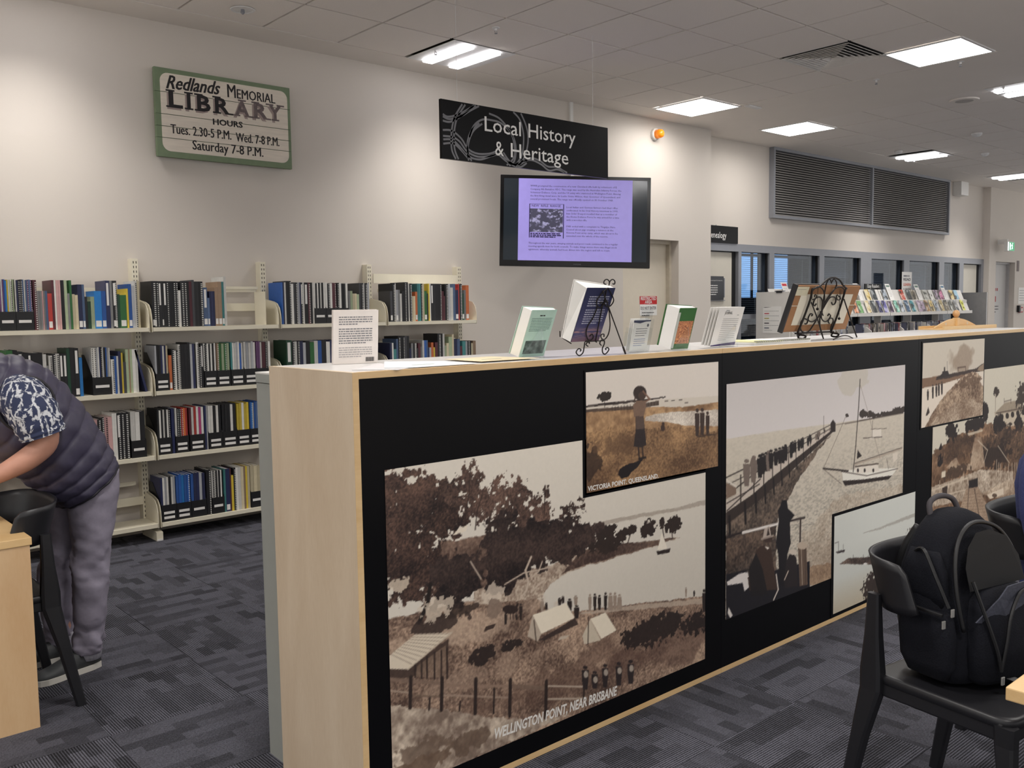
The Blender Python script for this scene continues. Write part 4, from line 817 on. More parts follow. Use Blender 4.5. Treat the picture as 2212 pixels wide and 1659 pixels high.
SPEC = {
 (0, 0): "B0,36,kvwvbBywpwp,.30,1 B36,75,wnkkdSwSvSv,.30,1 76,m,.30,s 84,g,.235 87.5,g,.235 91,g,.235 94.5,P,.235 98,g,.235 101.5,S,.235 106.5,r,.22,L 116,m,.30 121.5,w,.30 125.5,P,.30 131,P,.30 135.5,k,.30 139.5,k,.30 143,p,.30 149.5,g,.22 154.5,G,.30 159.5,c,.215 165.5,c,.21 172,n,.275,L 181,S,.275,L 186.5,k,.20 192,e,.17 199,p,.20 207,B,.235,L 222.5,b,.235,L 232,n,.30,T 241,g,.30 246.5,k,.30,sTL 256.5,e,.215 262,G,.21,L 276,y,.25 280.5,b,.28,L 288,s,.27 294,w,.30,s 300,c,.30 305",
 (0, 1): "331,k,.30,sL 341,k,.30,s 346,k,.30,T 352.5,k,.30,L 356,k,.30,T 363,k,.30,s 367.5,k,.30 371.5,k,.30 377,k,.30,s 383,k,.30,s 388,w,.24 393.5,k,.30,s 401,k,.30,s 407,k,.30 412,m,.30 418,d,.31 423.5,k,.30 427,k,.30 433,k,.30,s 442,S,.26,LT 451,S,.19,L 455.5,n,.235 459.5,n,.235 463,n,.235 467,t,.26,L 474,t,.30,L 482,T,.30,L 487,w,.335 492",
 (0, 2): "611,b,.30 614,n,.30 617,w,.30 620.5,d,.31 622,k,.31 627,k,.31,s 632,w,.29 637,d,.30 641.5,k,.30,s 645,s,.30 650,n,.30 652.5,k,.30,sT 656.5,w,.30 660,k,.30,T 668,m,.30,s 673,k,.30 677.5,w,.30 B681,706,wkwkwkw,.30,1 B706,731,wkwmm,.30,1 B731,755,kwkkw,.30,1 755,g,.24 759,p,.24 764,c,.22 769,c,.22 773,p,.215 778,d,.30 782,k,.30,s 788,w,.30 790,k,.30,s 796,s,.30 800",
 (0, 3): "845,d,.24,L 850,k,.30,s 855.5,w,.30 857.5,s,.25,L 862,g,.25 866,w,.22 870,k,.24 876,k,.31,s 880,k,.31 884,w,.30 886.5,k,.30,s 892,c,.20 895.5,c,.20 899,o,.235,L 903.5,T,.30 908,T,.30 911,k,.30,s 914.5,c,.30 918.5,G,.24,L 924,k,.22 927,y,.30 930,w,.30 932.5,k,.30,T 938,k,.30 943,k,.30 948,k,.30 952,k,.30,s 955.5,m,.24 960.5,m,.20 963,k,.30,s 970,s,.30 974.5,w,.27 980.5,S,.30 985.5,n,.25,L 992,r,.30 994,k,.30,s 1000,e,.22,L 1004,g,.25 1008,o,.29,L 1014.5",
 (1, 0): "18,G,.30 32,k,.30 42,k,.29,T 54,k,.28 64,k,.28,T 72,k,.28 96,w,.27 104,g,.20 109,w,.26,s 117,k,.27,s 124,w,.27,s 132,k,.27,T 140,k,.27,T 148,e,.30 155,k,.30 164,k,.30,TL 174,B,.24 181 B201,243,wwwswnkwkbsw,.30,1 243,w,.22,s 250,b,.24 255,w,.24 259,n,.27 265,y,.26 269,d,.20 275,p,.28 281,t,.28 284,p,.28 289,w,.28 296,w,.28 301 315,n,.28 320",
 (1, 1): "B338,368,skknwnc,.30,2 368,o,.23,L 374,k,.27,s 380,w,.26 384,k,.26,s 388,w,.30,s 393,k,.30 402,k,.30 409,k,.31 414,s,.30 419,n,.30 424,k,.30 427,w,.31,s 433,k,.28,s 437,k,.30,T 442 B443,471,wkwkwkw,.30,2 B471,500,tGpGp,.30,2 B501,530,Twwswbw,.30,2 B530,557,wswsw,.30,2 B557,582,vvwmmk,.30,1 583,w,.30 587",
 (1, 2): "622,e,.30,T 634,k,.29,s 640,w,.29 645,k,.29,s 651,n,.29 658,s,.28 664,k,.29 673,G,.28 682,w,.29 690,b,.29 698,k,.29 708,w,.28 716,n,.29 724,t,.28 733,k,.29 742,S,.28 750,k,.29 757,w,.28 765,b,.25 770,T,.25 774,k,.28,s 780,w,.28 785,k,.28 790,m,.25 794,n,.31 812",
 (1, 3): "845,n,.25 849.5,w,.25 853,T,.20 859,S,.28 863,k,.30,s 868,k,.30 873,k,.30,s 877,d,.30 882,k,.30 887,n,.20 891,g,.24 895,k,.24 899,w,.24,s 903,k,.20 906,m,.24 911,g,.21 915,w,.26 919,b,.26 924,S,.26 927,n,.20 930,s,.20 934,o,.24 939,y,.20 942,m,.24 948,k,.31,s 955,k,.31 959,w,.31 963,p,.21 967,c,.23 972,p,.28 979,c,.30 983,n,.26 990,S,.26 996,m,.20 1001,T,.24 1008,s,.24 1012,k,.24,s 1017,k,.24 1020,c,.22 1024,t,.24 1030",
 (2, 0): "205,P,.27 214,k,.27,s 222,k,.28,s 229,P,.28,s 237,P,.28 246,w,.30 251,w,.30 256,k,.30,Ts 264,k,.30,s 272,k,.30,s 282 B285,318,wwk,.30,1",
 (2, 1): "B343,373,kwkwkwk,.30,2 374,n,.30 380 B381,410,wkkror,.30,2 B412,445,mwrwMw,.30,2 445,n,.30 449,s,.30 452 B453,483,wwkwk,.30,2 B483,515,kkkwk,.30,2 B515,543,yywyy,.30,2 B543,564,bBwbSb,.30,2",
 (3, 0): "228,b,.28 233,k,.30,TL 242",
 (3, 1): "B350,383,nwswkws,.30,2 B383,415,bbBbb,.30,2 B415,448,bnnsn,.30,1 449,k,.31 453,k,.31,s 459 B460,487,wkwkwkwk,.30,1 487,T,.30 491,n,.30,L 500,m,.30 503,y,.25 508,k,.30,s 513,w,.30 518,w,.30 524,c,.30 530,t,.30 534,y,.30 538,c,.30 543 B544,568,ccc,.30,1",
}
for (r, b), sp in SPEC.items():
    z = SHZ[r]; toks = sp.split(); xs = None
    for i, t_ in enumerate(toks):
        if t_[0] == 'B':
            a = t_[1:].split(','); file_box(shelfX(float(a[0]), r), shelfX(float(a[1]), r), z, a[2], float(a[3]), r, b, int(a[4])); continue
        a = t_.split(',')
        if len(a) == 1: continue
        nx = toks[i+1]; nxv = float(nx[1:].split(',')[0]) if nx[0] == 'B' else float(nx.split(',')[0])
        x0, x1 = shelfX(float(a[0]), r), shelfX(nxv, r)
        big = (r, b, a[0]) == (1, 0, '315')
        add_book(x0, x1, z+(.002 if big else 0), a[1], float(a[2]), a[3] if len(a) > 3 else '', r, b, lean=-.22 if big else 0.0)

# ================================================================== WALL SIGNS AND SCREEN
# painted plank sign of the old library
sg = empty('plank_sign', (0, 6.22, 0), label='old painted plank sign with green border and library opening hours', cat='sign')
SX0, SX1, SZ0, SZ1 = 2.326, 3.316, 2.551, 3.141
M_PLANK = mat('sign_cream', (220, 210, 196), 0.75, var=.07, scale=6, stretch=(1, 1, 10)); M_SGREEN = mat('sign_green', (114, 130, 102), 0.7, var=.1, scale=14)
M_PAINTK = mat('sign_black', (30, 26, 28), 0.7, var=.25, scale=12); M_PAINTF = mat('sign_faded', (106, 94, 94), 0.7, var=.35, scale=30); M_PAINTS = mat('sign_shadow', (158, 142, 136), 0.75, var=.1)
pz = [2.551, 2.679, 2.756, 2.836, 2.982, 3.141]
for a, b in zip(pz, pz[1:]): MB().box(SX0, SX1, 0.0, .03, a+.0012, b-.0012).build('plank', M_SGREEN, sg)
MB().box(SX0+.01, SX0+.06, .03, .06, SZ0+.02, SZ1-.02).box(SX1-.06, SX1-.01, .03, .06, SZ0+.02, SZ1-.02).build('batten', M_SGREEN, sg)
pp = rrect(SX0+.035, SX1-.022, SZ0+.04, SZ1-.032, .055, 6)
for a, b in zip(pz, pz[1:]):
    # cream field, cut plank by plank
    def clip(P, k, lo):
        out = []
        for i in range(len(P)):
            p, q = P[i-1], P[i]; ip = p[1] >= k if lo else p[1] <= k; iq = q[1] >= k if lo else q[1] <= k
            if ip != iq: t_ = (k-p[1])/(q[1]-p[1]); out.append((p[0]+(q[0]-p[0])*t_, k))
            if iq: out.append(q)
        return out
    P = clip(clip(pp, a+.002, True), b-.002, False)
    if len(P) > 2: MB().prism(P, -.0012, .0002, 'y').build('painted_field', M_PLANK, sg, fix=True)
def sgn(px, py): p = onY(px, py, 6.22); return p
def sgtext(s, a, b, h, m, shear=0, bold=0.0, dy=-.0018, strike=.0016):
    A = sgn(300+a[0]/6.144, 120+a[1]/6.144); B = sgn(300+b[0]/6.144, 120+b[1]/6.144); d = Vector((B[0]-A[0], 0, B[2]-A[2])); ang = math.atan2(d.z, d.x)
    return text('lettering', s, d.length, h, (A[0], dy, A[2]), Matrix.Rotation(-ang, 4, 'Y') @ FACE_CAM, m, sg, shear=shear, bold=bold, ext=0, strike=strike)
sgtext('Redlands', (362, 432), (1082, 520), .092, M_PAINTK, .42, .008, strike=.0022)
sgtext('M', (1178, 552), (1285, 566), .094, M_PAINTK, 0, 0); sgtext('EMORIAL', (1303, 568), (1808, 640), .068, M_PAINTK, 0, 0)
letters = [('L', 398, 585, M_PAINTK), ('I', 640, 690, M_PAINTK), ('B', 775, 955, M_PAINTK), ('R', 1012, 1210, M_PAINTK), ('A', 1275, 1470, M_PAINTF), ('R', 1528, 1715, M_PAINTF), ('Y', 1725, 1895, M_PAINTF)]
for ch, xa, xb, m_ in letters:
    ya = 676+(xa-398)*.131; yb = 676+(xb-398)*.131
    sgtext(ch, (xa-22, ya+22), (xb-22, yb+22), .108, M_PAINTS, 0, .03, -.0015, 0); sgtext(ch, (xa, ya), (xb, yb), .108, m_, 0, .03, -.0022, 0)
    A = sgn(300+xa/6.144, 120+ya/6.144); B = sgn(300+xb/6.144, 120+yb/6.144); s_ = MB(); w_ = .011
    def serif(fx, top, half=.03):
        x_ = A[0]+(B[0]-A[0])*fx; z_ = A[2]+(B[2]-A[2])*fx+(.105 if top else -.001); s_.box(x_-half, x_+half, -.0028, -.0024, z_-w_/2+.002, z_+w_/2+.002)
    for fx, top in {'L': [(.12, 0), (.12, 1)], 'I': [(.5, 0), (.5, 1)], 'B': [(.12, 0), (.12, 1)], 'R': [(.12, 0), (.12, 1), (.93, 0)], 'A': [(.08, 0), (.92, 0), (.5, 1)], 'Y': [(.5, 0), (.08, 1), (.92, 1)]}[ch]: serif(fx, top)
    s_.build('serif', m_, sg)
sgtext('HOURS', (985, 915), (1375, 960), .042, M_PAINTK, 0, .012)
sgtext('Tues. 2.30-5 P.M.', (425, 1030), (1225, 1118), .064, M_PAINTK, 0, 0); sgtext('Wed. 7-8 P.M.', (1290, 1138), (1862, 1205), .064, M_PAINTK, 0, 0)
sgtext('Saturday 7-8 P.M.', (715, 1245), (1650, 1345), .066, M_PAINTK, 0, 0)

# hanging sign
HY = 4.66
A = onY(952, 213, HY); B = onY(1313, 276, HY); Cc = onY(1315, 386, HY)
HX0, HX1, HZ1, HZ0 = float(A[0]), float(B[0]), float(A[2]+B[2])/2, float(Cc[2])
hs = empty('hanging_sign', (0, HY, 0), label='long black hanging sign reading Local History and Heritage', cat='sign')
M_SIGNK = mat('sign_gloss_black', (8, 8, 11), 0.3, var=.03, spec=.2); M_SWIRL = mat('swirl_grey', (112, 112, 116), 0.4)
MB().box(HX0, HX1, 0, .022, HZ0, HZ1).build('board', M_SIGNK, hs, bevel=.0015)
for px_ in (990, 1283):
    x = float(onY(px_, 240, HY)[0]); MB().tube([(x, .011, HZ1), (x, .011, ZC)], .0012, 5).build('wire', M_TRAY, hs)
def hsp(x, y): p = onY(930+x/3.95, 180+y/3.95, HY); return (float(p[0]), -.0012, float(p[2]))
def smooth_path(P, n=8):
    out = []
    for i in range(len(P)-1):
        p0, p1, p2, p3 = [Vector(P[max(0, min(len(P)-1, i+j))]) for j in (-1, 0, 1, 2)]
        for k in range(n):
            t = k/n; out.append(0.5*((2*p1)+(p2-p0)*t+(2*p0-5*p1+4*p2-p3)*t*t+(3*p1-p0-3*p2+p3)*t**3))
    out.append(Vector(P[-1])); return out
def ribbon(P, w, y=-.0012):
    S = smooth_path(P); mb = MB(); L = []; 
    for i, p in enumerate(S):
        t = (S[min(i+1, len(S)-1)]-S[max(i-1, 0)]); t.y = 0; t.normalize(); nrm = Vector((-t.z, 0, t.x)); L.append((p+nrm*w/2, p-nrm*w/2))
    vs = [q for a in L for q in a]; fs = [(2*i, 2*i+1, 2*i+3, 2*i+2) for i in range(len(L)-1)]
    return mb.add(vs, fs)
sw = [[(270, 178), (205, 290), (178, 420), (180, 560), (215, 668)], [(295, 182), (225, 300), (200, 430), (205, 560), (238, 672)], [(104, 262), (150, 285), (240, 265), (330, 215), (385, 182)], [(104, 282), (160, 305), (250, 285), (340, 232), (412, 186)], [(104, 318), (170, 328), (260, 280), (350, 205), (370, 182)],
      [(104, 398), (180, 405), (260, 470), (320, 560), (400, 600), (500, 600), (560, 580)], [(106, 448), (190, 460), (250, 500), (310, 580), (400, 625), (500, 622), (570, 598)], [(108, 478), (180, 482), (240, 530), (320, 620), (420, 650), (520, 620), (600, 600)], [(108, 515), (190, 512), (250, 560), (320, 640)],
      [(440, 345), (370, 400), (330, 480), (315, 580), (325, 685)], [(415, 340), (350, 400), (315, 500), (320, 600), (350, 685)], [(330, 460), (370, 360), (440, 310), (520, 315), (600, 340), (680, 420), (712, 520), (712, 630), (650, 722)], [(498, 258), (580, 295), (650, 370), (710, 470), (728, 560), (715, 660), (670, 725)],
      [(705, 240), (760, 310), (790, 420), (792, 520), (775, 620), (720, 730)], [(770, 250), (810, 350), (832, 450), (822, 560), (790, 650), (740, 732)], [(600, 600), (680, 680), (760, 690), (850, 640), (930, 660), (1000, 710), (1080, 715), (1130, 745), (1165, 782)], [(620, 590), (700, 690), (780, 665), (860, 655), (940, 690), (1010, 748), (1080, 735), (1140, 780)], [(570, 598), (640, 660), (720, 720), (770, 730), (820, 680)]]
for P in sw: ribbon([(max(HX0+.006, min(HX1-.006, p[0])), p[1], max(HZ0+.006, min(HZ1-.006, p[2]))) for p in [hsp(*q) for q in P]], .0125).build('swirl', M_SWIRL, hs)
zA, zB = hsp(462, 405)[2], hsp(548, 612)[2]
def hsword(s, xa, xb, z, h=.098):
    A_ = hsp(xa, 500)[0]; B_ = hsp(xb, 500)[0]; text('lettering', s, B_-A_, h, (A_, -.0026, z), FACE_CAM, M_LETTER, hs, ext=0, bold=.004)
hsword('Local', 462, 770, zA); hsword('History', 835, 1235, zA); hsword('&', 548, 622, zB); hsword('Heritage', 682, 1172, zB)

# screen on a wall arm, swung to face the seating
TD = 7.62
cx = (1080+1406)/2; cyy = (380+577)/2; r_ = sight(cx, cyy); TC = np.array([0, 0, EYE])+r_*TD
TWd, THt = 326*TD/F_PX, 196.5*TD/F_PX
tv = empty('wall_screen', tuple(TC), label='large black wall-mounted screen showing a lilac page about the war years', cat='television')
tv.matrix_world = Matrix(((AX_R[0], AX_F[0], -AX_D[0], TC[0]), (AX_R[1], AX_F[1], -AX_D[1], TC[1]), (AX_R[2], AX_F[2], -AX_D[2], TC[2]), (0, 0, 0, 1))) @ Matrix.Rotation(math.radians(0.8), 4, 'Y') @ Matrix.Rotation(math.radians(2), 4, 'Z')
w2, h2, bz = TWd/2, THt/2, .030
M_BEZEL = mat('tv_bezel', (12, 12, 14), 0.2); M_TVOFF = mat('screen_dark', (26, 30, 34), 0.12, emit=(52, 60, 66), es=.35); M_TVON = mat('screen_lilac', (120, 110, 170), 0.3, emit=(160, 148, 216), es=.60); M_TVTXT = mat('screen_text', (30, 26, 50), 0.6, emit=(50, 40, 90), es=.25, spec=.1)
MB().box(-w2, w2, .0, .045, -h2, h2).build('casing', M_BEZEL, tv, bevel=.004)
MB().box(-w2+bz, w2-bz, -.001, .0, -h2+bz+.02, h2-bz).build('display', M_TVOFF, tv)
def tvp(x, y): return ((930+x/3.95-cx)*TD/F_PX, -(180+y/3.95-cyy)*TD/F_PX)
a, b = tvp(748, 1518), tvp(1722, 820); MB().box(a[0], b[0], -.0016, -.001, a[1], b[1]).build('lilac_page', M_TVON, tv)
def tvt(s, p, w, h):
    q = tvp(*p); text('screen_text', s, w*TD/F_PX/3.95, h*TD/F_PX/3.95, (q[0], -.0022, q[1]), FACE_CAM, M_TVTXT, tv, ext=0, res=1, lines=1.0)
L1 = ['WWII prompted the construction of a new Cleveland rifle built by volunteers of E', 'Company 4th Battalion VDC. The range was used by the Australian Infantry Forces, the', 'Volunteer Defence Corp, and the US army who stationed at Wellington Point. Among', 'the first firing detail were Sir Leslie Orme Wilson, then Governor of Queensland, and', 'several prominent locals. The range was officially opened on 30 October 1943.']
for i, (s_, w_) in enumerate(zip(L1, (738, 778, 772, 768, 710))): tvt(s_, (848, 889+28*i), w_, 15)
for i, (s_, w_) in enumerate(zip(['Local Italian and German farmers had their rifles', 'confiscated. In his Oral History interview in 1993,', "Ivan 'John' Despot recalled that as a member of", 'the Home Defence Force he was armed for a time', 'with a wooden rifle.', '', '1943 ended with a complaint to Tingalpa Shire', 'Council about pigs creating a nuisance at the', 'Victoria Point army camp, which was about to be', 'extended over the whole of the reserve.'], (438, 442, 434, 452, 178, 1, 420, 404, 442, 360))):
    if s_: tvt(s_, (1158, 1066+27.2*i), w_, 15)
for i, (s_, w_) in enumerate(zip(['Throughout the war years, straying animals and poor roads continued to be a regular', 'meeting agenda item for both councils. To make things worse there was illegal stock', 'agistment, whereby animals had been driven into the region and left to roam.'], (764, 756, 698))): tvt(s_, (838, 1376+27*i), w_, 15)
tvt('NEW  RIFLE  RANGE', (862, 1060), 246, 19)
# newspaper picture on the page
q0, q1 = tvp(846, 1276), tvp(1128, 1076)
cn = Canvas(q0[0], q1[0], q0[1], q1[1], .0022, (52, 48, 70), -.0022)
nn = fbm(cn.X*1.0, cn.Z*1.9, 26, 81, 4); nn2 = fbm(cn.X, cn.Z, 60, 82, 3); lo = np.clip((cn.Z-q0[1])/(q1[1]-q0[1]), 0, 1)
mk = np.clip((nn-.56+.10*(1-lo))*14, 0, 1)*np.clip((nn2-.3)*4, 0, 1); cn.img = cn.img*(1-mk[..., None])+np.array((196, 190, 232))*mk[..., None]
M_NEWS = bpy.data.materials.new('screen_picture'); M_NEWS.use_nodes = True; _n = M_NEWS.node_tree; _at = _n.nodes.new('ShaderNodeAttribute'); _at.attribute_name = 'print'; _bb = _n.nodes['Principled BSDF']
_n.links.new(_at.outputs['Color'], _bb.inputs['Emission Color']); _bb.inputs['Emission Strength'].default_value = .6; _bb.inputs['Base Color'].default_value = (.05, .05, .08, 1)
cn.build('news_picture', tv, 1.0, M_NEWS)
fr_ = MB()
for (xa, ya), (xb, yb) in (((846, 1036), (1130, 1036)), ((846, 1036), (842, 1322)), ((1132, 1036), (1136, 1325))):
    u, v = tvp(xa, ya), tvp(xb, yb); d = .0012; fr_.box(min(u[0], v[0])-d, max(u[0], v[0])+d, -.0022, -.0016, min(u[1], v[1])-d, max(u[1], v[1])+d)
fr_.build('picture_border', M_TVTXT, tv)
u_ = tvp(852, 1288); print_lines(tv, u_[0], u_[1], 262*TD/F_PX/3.95, 3, 14*TD/F_PX/3.95, 9*TD/F_PX/3.95, -.0022, M_TVTXT)
text('maker_name', 'SAMSUNG', .062, .009, (-.012, -.001, -h2+.018), FACE_CAM, M_SWIRL, tv, ext=0)
# arm and conduit
ax_ = tv.matrix_world.inverted() @ Vector((6.3, YW, TC[2])); MB().tube([(0, .045, 0), (0, .16, 0), (ax_.x*.5+.1, ax_.y*.55, 0), tuple(ax_)], .025, 8).box(-.2, .2, .045, .07, -.2, .2).build('wall_arm', M_BLACKP, tv)
tag(MB().box(6.285, 6.325, YW-.025, YW, 2.3, ZC).build('cable_conduit', M_WHITE, bevel=.003), 'narrow white cable conduit running from ceiling down to the screen', 'conduit')
# orange beacon
p = onY(1413, 291, YW); bc = empty('warning_beacon', (p[0], YW, p[2]), label='small orange warning beacon on the white wall right of the sign', cat='beacon')
RX = Matrix.Rotation(math.radians(90), 4, 'X')
MB().lathe([(.001, 0), (.062, 0), (.062, .03), (.05, .038), (.001, .038)], 20, RX).build('base', M_WHITE, bc, smooth=False)
MB().lathe([(.046, .038), (.046, .08), (.04, .105), (.024, .118), (.001, .12)], 20, RX).build('lens', mat('amber_lens', (246, 140, 30), 0.2, emit=(246, 130, 20), es=.25), bc, smooth=True)
# restricted area notice on the door recess wall
p0, p1 = onY(1382, 640, YW+.148), onY(1419, 675, YW+.148)
nt_ = empty('restricted_notice', (0, 0, 0), label='red and white restricted area notice on the beige door', cat='notice'); yy = YW+.1495
nx0, nx1, nz1, nz0 = p0[0], p1[0], p0[2], p1[2]-.03; nm = nz1-(nz1-nz0)*.42
MB().box(nx0, nx1, yy-.002, yy, nz0, nm).build('white_panel', M_PAPER, nt_); MB().box(nx0, nx1, yy-.002, yy, nm, nz1).build('red_panel', mat('safety_red', (196, 30, 34), 0.5), nt_)
wd = nx1-nx0; text('lettering', 'RESTRICTED', wd*.9, .036, (nx0+wd*.05, yy-.003, nm+(nz1-nm)*.54), FACE_CAM, M_LETTER, nt_, bold=.02, ext=0); text('lettering', 'AREA', wd*.42, .036, (nx0+wd*.29, yy-.003, nm+(nz1-nm)*.1), FACE_CAM, M_LETTER, nt_, bold=.02, ext=0)
text('lettering', 'DO NOT ENTER', wd*.9, .032, (nx0+wd*.05, yy-.003, nm-.055), FACE_CAM, M_INK, nt_, bold=.008, ext=0)
print_lines(nt_, nx0+wd*.12, nm-.09, wd*.7, 2, .03, .009, yy-.003, M_INK)
# genealogy sign, plaque, exit sign
gs = empty('room_sign', (0, YF, 0), label='small black hanging sign ending in enealogy beside the wall corner', cat='sign')
q0, q1 = onY(1592, 491, YF-.03), onY(1592, 527, YF-.03); MB().box(8.56, q0[0], -.045, -.025, q1[2], q0[2]).build('board', M_SIGNK, gs)
a, b = onY(1529, 520, YF-.046), onY(1569, 517, YF-.046); text('lettering', 'Genealogy', b[0]-a[0], .075, (a[0], -.0465, q1[2]+.055), FACE_CAM, M_LETTER, gs, ext=0, bold=.004)
MB().box(8.9, 8.91, -.035, -.03, q0[2], q0[2]+.01).build('bracket', M_ALU, gs)
pl = empty('door_plaque', (0, YF, 0), label='dark grey opening hours plaque on stand-offs on the cream door', cat='plaque')
q0, q1 = onY(1563, 597, YF-.01), onY(1562, 648, YF-.01); MB().box(8.68, q0[0], -.012, -.006, q1[2], q0[2]).build('plate', mat('plaque_grey', (48, 50, 56), 0.4), pl); MB().box(8.69, q0[0]+.045, -.003, .015, q1[2]-.01, q1[2]-.002).box(q0[0]+.02, q0[0]+.035, -.004, .012, q1[2]+.03, q0[2]-.02).build('standoff', M_ALU, pl)
text('lettering', 'Genealogical Society Inc.', .26, .013, (q0[0]-.28, -.0125, q0[2]-.055), FACE_CAM, M_LETTER, pl, ext=0, res=1); print_lines(pl, q0[0]-.28, q0[2]-.11, .16, 5, .026, .010, -.0125, M_LETTER)
e0 = onY(2180, 533, YF-.3); ex = empty('exit_sign', (e0[0], YF-.12, e0[2]), label='green glowing exit sign with running figure above the far door', cat='exit sign')
M_EXG = mat('exit_green', (10, 150, 90), 0.3, emit=(0, 170, 105), es=.55); M_EXW = mat('exit_white', (240, 250, 250), 0.4, emit=(225, 250, 250), es=1.3)
MB().box(-.17, .13, -.22, -.16, -.08, .085).build('case', M_WHITE, ex, bevel=.006); MB().box(-.10, .118, -.2215, -.22, -.07, .075).build('face', M_EXG, ex)
MB().prism([(-.01, -.045), (.02, -.005), (.012, .02), (-.01, .018), (-.02, .0), (-.028, .004), (-.012, .034), (.024, .034), (.05, .01), (.044, .004), (.03, .014), (.034, -.008), (.05, -.03), (.04, -.04), (.028, -.02), (.008, -.05)], -.2225, -.2215, 'y').lathe([(.013, 0), (.013, .001)], 12, Matrix.Translation((.036, -.2215, .052)) @ RX).box(-.085, -.045, -.2225, -.2215, -.055, .06).build('running_figure', M_EXW, ex, fix=True)
MB().box(-.168, -.125, -.2215, -.22, -.07, .075).build('light_bar', M_EXW, ex); MB().box(-.03, .01, -.16, 0, .05, .13).build('mount', M_WHITE, ex)
p = onY(2200, 574, YF-.13); tag(MB().box(p[0]-.05, p[0]+.05, YF-.126, YF-.12, p[2]-.1, p[2]+.09).build('framed_notice', mat('dark_frame', (84, 62, 58), .5)), 'narrow dark framed notice on the wall beside the exit door', 'notice')
p = onY(2205, 640, YF-.13); fn = empty('wall_notice', (p[0], YF-.12, p[2]), label='white printed notice in a frame at the right edge near the exit door', cat='notice'); MB().box(-.1, .35, -.006, 0, -.14, .16).build('sheet', M_PAPER, fn)
for k in range(5): MB().box(-.06, .28, -.007, -.006, .1-k*.045, .108-k*.045).build('text_line', M_SWIRL, fn)
p = onY(2203, 668, YF-.13); br = empty('break_glass_alarm', (p[0], YF-.12, p[2]), label='small red and black fire alarm call point by the exit door', cat='alarm'); MB().box(-.12, -.06, -.05, 0, -.05, .07).build('housing', M_BLACKP, br); MB().box(-.06, .06, -.045, 0, -.06, .04).build('call_point', M_RED, br, bevel=.004); MB().box(-.03, .03, -.047, -.045, -.04, .02).build('glass_plate', M_PAPER, br)

# ================================================================== THINGS ON THE COUNTER
def lean_frame(x, y, z, yaw, tilt):
    """frame whose x runs along the bottom edge, y goes into the thing (away from the camera side), z up the leaning face; top leans towards -Y"""
    return Matrix.Translation((x, y, z)) @ Matrix.Rotation(yaw, 4, 'Z') @ Matrix.Rotation(tilt, 4, 'X')
def place(o, M): o.matrix_world = M; return o
M_CLEAR = M_ACRYL
# 1: paperback, back cover with text
bk = place(empty('paperback', label='white paperback standing upright at the counter end, back cover text and barcode', cat='book'), lean_frame(1.475, 2.54, ZT+.001, math.radians(-12), math.radians(6)))
MB().box(0, .150, 0, .0015, 0, .172).box(0, .0015, .0015, .014, 0, .172).box(0, .150, .014, .0155, 0, .172).build('cover', mat('cover_white', (222, 214, 208), .5), bk); MB().box(.002, .148, .0016, .0139, .0005, .170).build('pages', M_PAPER, bk)
print_lines(bk, .018, .150, .112, 4, .0075, .0032, -.0002, M_SWIRL, 3); print_lines(bk, .018, .112, .112, 7, .0075, .0032, -.0002, M_SWIRL, 4); print_lines(bk, .018, .052, .112, 5, .0072, .0030, -.0002, mat('faint_ink', (160, 156, 156), .6), 5)
s = MB(); xq = .108
for k in range(14): s.box(xq, xq+.0009+(k % 3)*.0004, -.0005, 0, .006, .020); xq += .0021
s.build('barcode', M_INK, bk)
# 2: flat sheets
_sz = [ZT+.0006]
def sheet(pts, lab, rgb, th=.0012, marks=True):
    P = [onZ(*p, ZT) for p in pts]; z0 = _sz[0]; _sz[0] += th+.0004
    o = MB().prism([(float(p[0]), float(p[1])) for p in P], z0, z0+th, 'z').build('paper_sheet', mat('sheet_%d_%d_%d' % rgb, rgb, .7, var=.03, scale=30), fix=True); tag(o, lab, 'paper', 'loose sheets on the counter')
    c0 = sum(P)/len(P)
    if marks: MB().box(c0[0]-.05, c0[0]+.03, c0[1]-.03, c0[1]-.02, z0+th, z0+th+.0003).build('logo', mat('faint_green', (132, 148, 132), .7), o)
sheet([(760, 800), (815, 786), (905, 792), (860, 800)], 'pale printed sheet lying at the near corner of the counter', (206, 202, 202), marks=False)
sheet([(830, 797), (830, 783), (960, 782), (1035, 787), (890, 796)], 'white sheet with a small logo lying on the counter, curling at one corner', (218, 222, 224))
sheet([(960, 779), (1060, 773), (1165, 776), (1040, 784)], 'cream sheet lying flat on the counter before the pale green book', (224, 210, 176))
# 3: pale green book in a clear stand
def stand(x, y, w, h, yaw, lab):
    t = place(empty('acrylic_stand', label=lab, cat='stand', group='clear acrylic stands'), lean_frame(x, y, ZT+.0008, yaw, 0)); c = math.tan(math.radians(24))
    MB().box(0, w, -.002-.0, .0, 0, .002).add([(0, -.005, 0), (w, -.005, 0), (w*.55, -.005-h*c, h), (w*.45, -.005-h*c, h), (0, -.0075, 0), (w, -.0075, 0), (w*.55, -.0075-h*c, h), (w*.45, -.0075-h*c, h)], [(0, 1, 2, 3), (7, 6, 5, 4), (0, 4, 5, 1), (1, 5, 6, 2), (2, 6, 7, 3), (3, 7, 4, 0)]).build('back_plate', M_CLEAR, t)
    MB().prism([(-.0075-h*c, h*.98), (-.0075-h*c-.002, h*.98), (-.0075-h*c-.012, 0), (-.0075-h*c-.008, 0)], w*.48, w*.52, 'x').build('strut', M_CLEAR, t); return t
